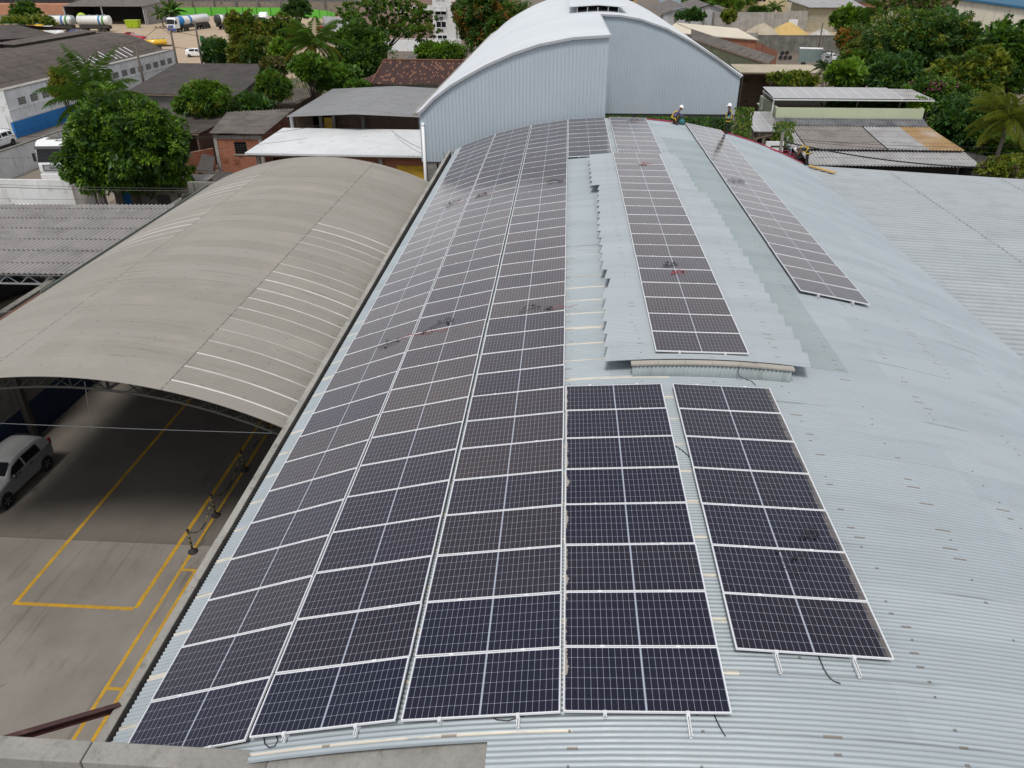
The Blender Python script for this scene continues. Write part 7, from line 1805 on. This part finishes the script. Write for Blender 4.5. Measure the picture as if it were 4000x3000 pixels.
bush('plants hanging over the edge of the terrace under the solar awning', 3380, 408, 75.2, 170, 20, 3000, .24, ('deep', 'mid', 'bluegreen'), 53, zb=5.6, k=9, trunk=.05, deep=.12)
bush('yellow green climber at the right end of the solar awning', 3590, 412, 72.6, 60, 24, 1300, .24, ('olive', 'lime', 'mid'), 54, zb=5.6, k=5, trunk=.05, deep=.5)
bush('bushes inside the posts of the cream awning', 3090, 310, 100, 110, 22, 1800, .36, ('mid', 'olive', 'deep'), 55, k=6, trunk=.06)
bush('small bushes in front of the gabled sheds', 2700, 60, 168, 60, 20, 1400, .45, ('deep', 'bluegreen'), 56, k=6, zb=3.6, trunk=0)
bush('shrub at the yellow house corner', 2845, 62, 180, 30, 26, 1000, .45, ('mid', 'olive'), 57, k=5, zb=3, trunk=0)
palm('palm in front of the yellow house', 3025, 30, 205, 48, 58, 16, ('mid', 'deep'))
bush('dense bush right of the palm at the yellow house', 2960, 45, 210, 45, 16, 900, .6, ('mid', 'deep'), 59, k=4, trunk=.1)
bush('distant dark trees behind the gabled sheds', 2800, 6, 262, 150, 22, 2600, .9, ('deep', 'mid', 'olive'), 60, k=8, trunk=.2)
bush('distant tree clump at the upper edge behind the open warehouse', 3150, 2, 270, 60, 14, 900, .9, ('deep', 'mid'), 61, k=4, trunk=.2)
# grass and weeds that nobody could count
rnd = random.Random(77); v = MB()
for _ in range(9000):
    r_ = rnd.random()
    if r_ < .35: x, y = rnd.uniform(-48, -10), rnd.uniform(84, 98)
    elif r_ < .7: x, y = rnd.uniform(15.5, 45), rnd.uniform(60, 100)
    else: x, y = rnd.uniform(-50, -20), rnd.uniform(98, 135)
    add_leaf(v, Vector((x, y, 0)), Vector((rnd.uniform(-.5, .5), rnd.uniform(-.5, .5), 1)), rvec(rnd), rnd.uniform(.3, .9), .12, rnd.randrange(3))
o = mesh_obj('undergrowth', v, [LM['mid'], LM['olive'], LM['deep']]); o['kind'] = 'stuff'
# ---------------------------------------------------------------- light, sky, camera
SUN_EL, SUN_AZ = math.radians(62), math.radians(-170)      # azimuth from +Y towards +X
sd = Vector((math.sin(SUN_AZ) * math.cos(SUN_EL), math.cos(SUN_AZ) * math.cos(SUN_EL), math.sin(SUN_EL)))
W = bpy.data.worlds.new('World'); S.world = W; W.use_nodes = True
nt = W.node_tree; bg = nt.nodes['Background']
sky = nt.nodes.new('ShaderNodeTexSky'); sky.sky_type = 'NISHITA'; sky.sun_disc = False; sky.sun_elevation = SUN_EL; sky.sun_rotation = SUN_AZ
sky.air_density = 1.0; sky.dust_density = 2.0; sky.ozone_density = 1.0
tc = nt.nodes.new('ShaderNodeTexCoord'); mp = nt.nodes.new('ShaderNodeMapping'); mp.inputs['Scale'].default_value = (1, 1, 2.4)
nt.links.new(tc.outputs['Generated'], mp.inputs['Vector'])
nz = nt.nodes.new('ShaderNodeTexNoise'); nz.inputs['Scale'].default_value = 2.6; nz.inputs['Detail'].default_value = 7; nz.inputs['Roughness'].default_value = .6
nt.links.new(mp.outputs[0], nz.inputs['Vector'])
mr_ = nt.nodes.new('ShaderNodeMapRange'); mr_.inputs[1].default_value = .30; mr_.inputs[2].default_value = .62; mr_.inputs[3].default_value = .55; mr_.inputs[4].default_value = 1.
nt.links.new(nz.outputs[0], mr_.inputs[0])
cl = nt.nodes.new('ShaderNodeMix'); cl.data_type = 'RGBA'; nt.links.new(nz.outputs[0], cl.inputs[0])
cl.inputs[6].default_value = (5.6, 5.8, 6.2, 1); cl.inputs[7].default_value = (9.4, 9.4, 9.5, 1)
mx = nt.nodes.new('ShaderNodeMix'); mx.data_type = 'RGBA'
nt.links.new(mr_.outputs[0], mx.inputs[0]); nt.links.new(sky.outputs[0], mx.inputs[6]); nt.links.new(cl.outputs[2], mx.inputs[7])
nt.links.new(mx.outputs[2], bg.inputs[0]); bg.inputs[1].default_value = .09
geo = nt.nodes.new('ShaderNodeSeparateXYZ'); nt.links.new(tc.outputs['Generated'], geo.inputs[0])
hz_ = nt.nodes.new('ShaderNodeMapRange'); hz_.inputs[1].default_value = .0; hz_.inputs[2].default_value = .75; hz_.inputs[3].default_value = 1.55; hz_.inputs[4].default_value = .72
nt.links.new(geo.outputs[2], hz_.inputs[0])
bm = nt.nodes.new('ShaderNodeVectorMath'); bm.operation = 'SCALE'; nt.links.new(mx.outputs[2], bm.inputs[0]); nt.links.new(hz_.outputs[0], bm.inputs['Scale'])
nt.links.new(bm.outputs[0], bg.inputs[0])
L = bpy.data.lights.new('sun', 'SUN'); L.energy = 2.2; L.angle = math.radians(15); L.color = (1, .96, .90)
lo = bpy.data.objects.new('sun', L); COL.objects.link(lo); lo.rotation_euler = sd.to_track_quat('Z', 'Y').to_euler()
cam = bpy.data.cameras.new('camera'); cam.sensor_fit = 'HORIZONTAL'; cam.sensor_width = 36; cam.lens = FPX / 4000 * 36; cam.clip_start = .1; cam.clip_end = 6000
co = bpy.data.objects.new('camera', cam); COL.objects.link(co)
co.matrix_world = Matrix.Translation(CAM) @ Matrix((_r, _u, -_f)).transposed().to_4x4()
S.camera = co
S.view_settings.view_transform = 'Standard'; S.view_settings.look = 'None'; S.view_settings.gamma = 1; S.view_settings.exposure = .18
S.render.engine = 'CYCLES'; S.cycles.max_bounces = 6; S.cycles.transparent_max_bounces = 6
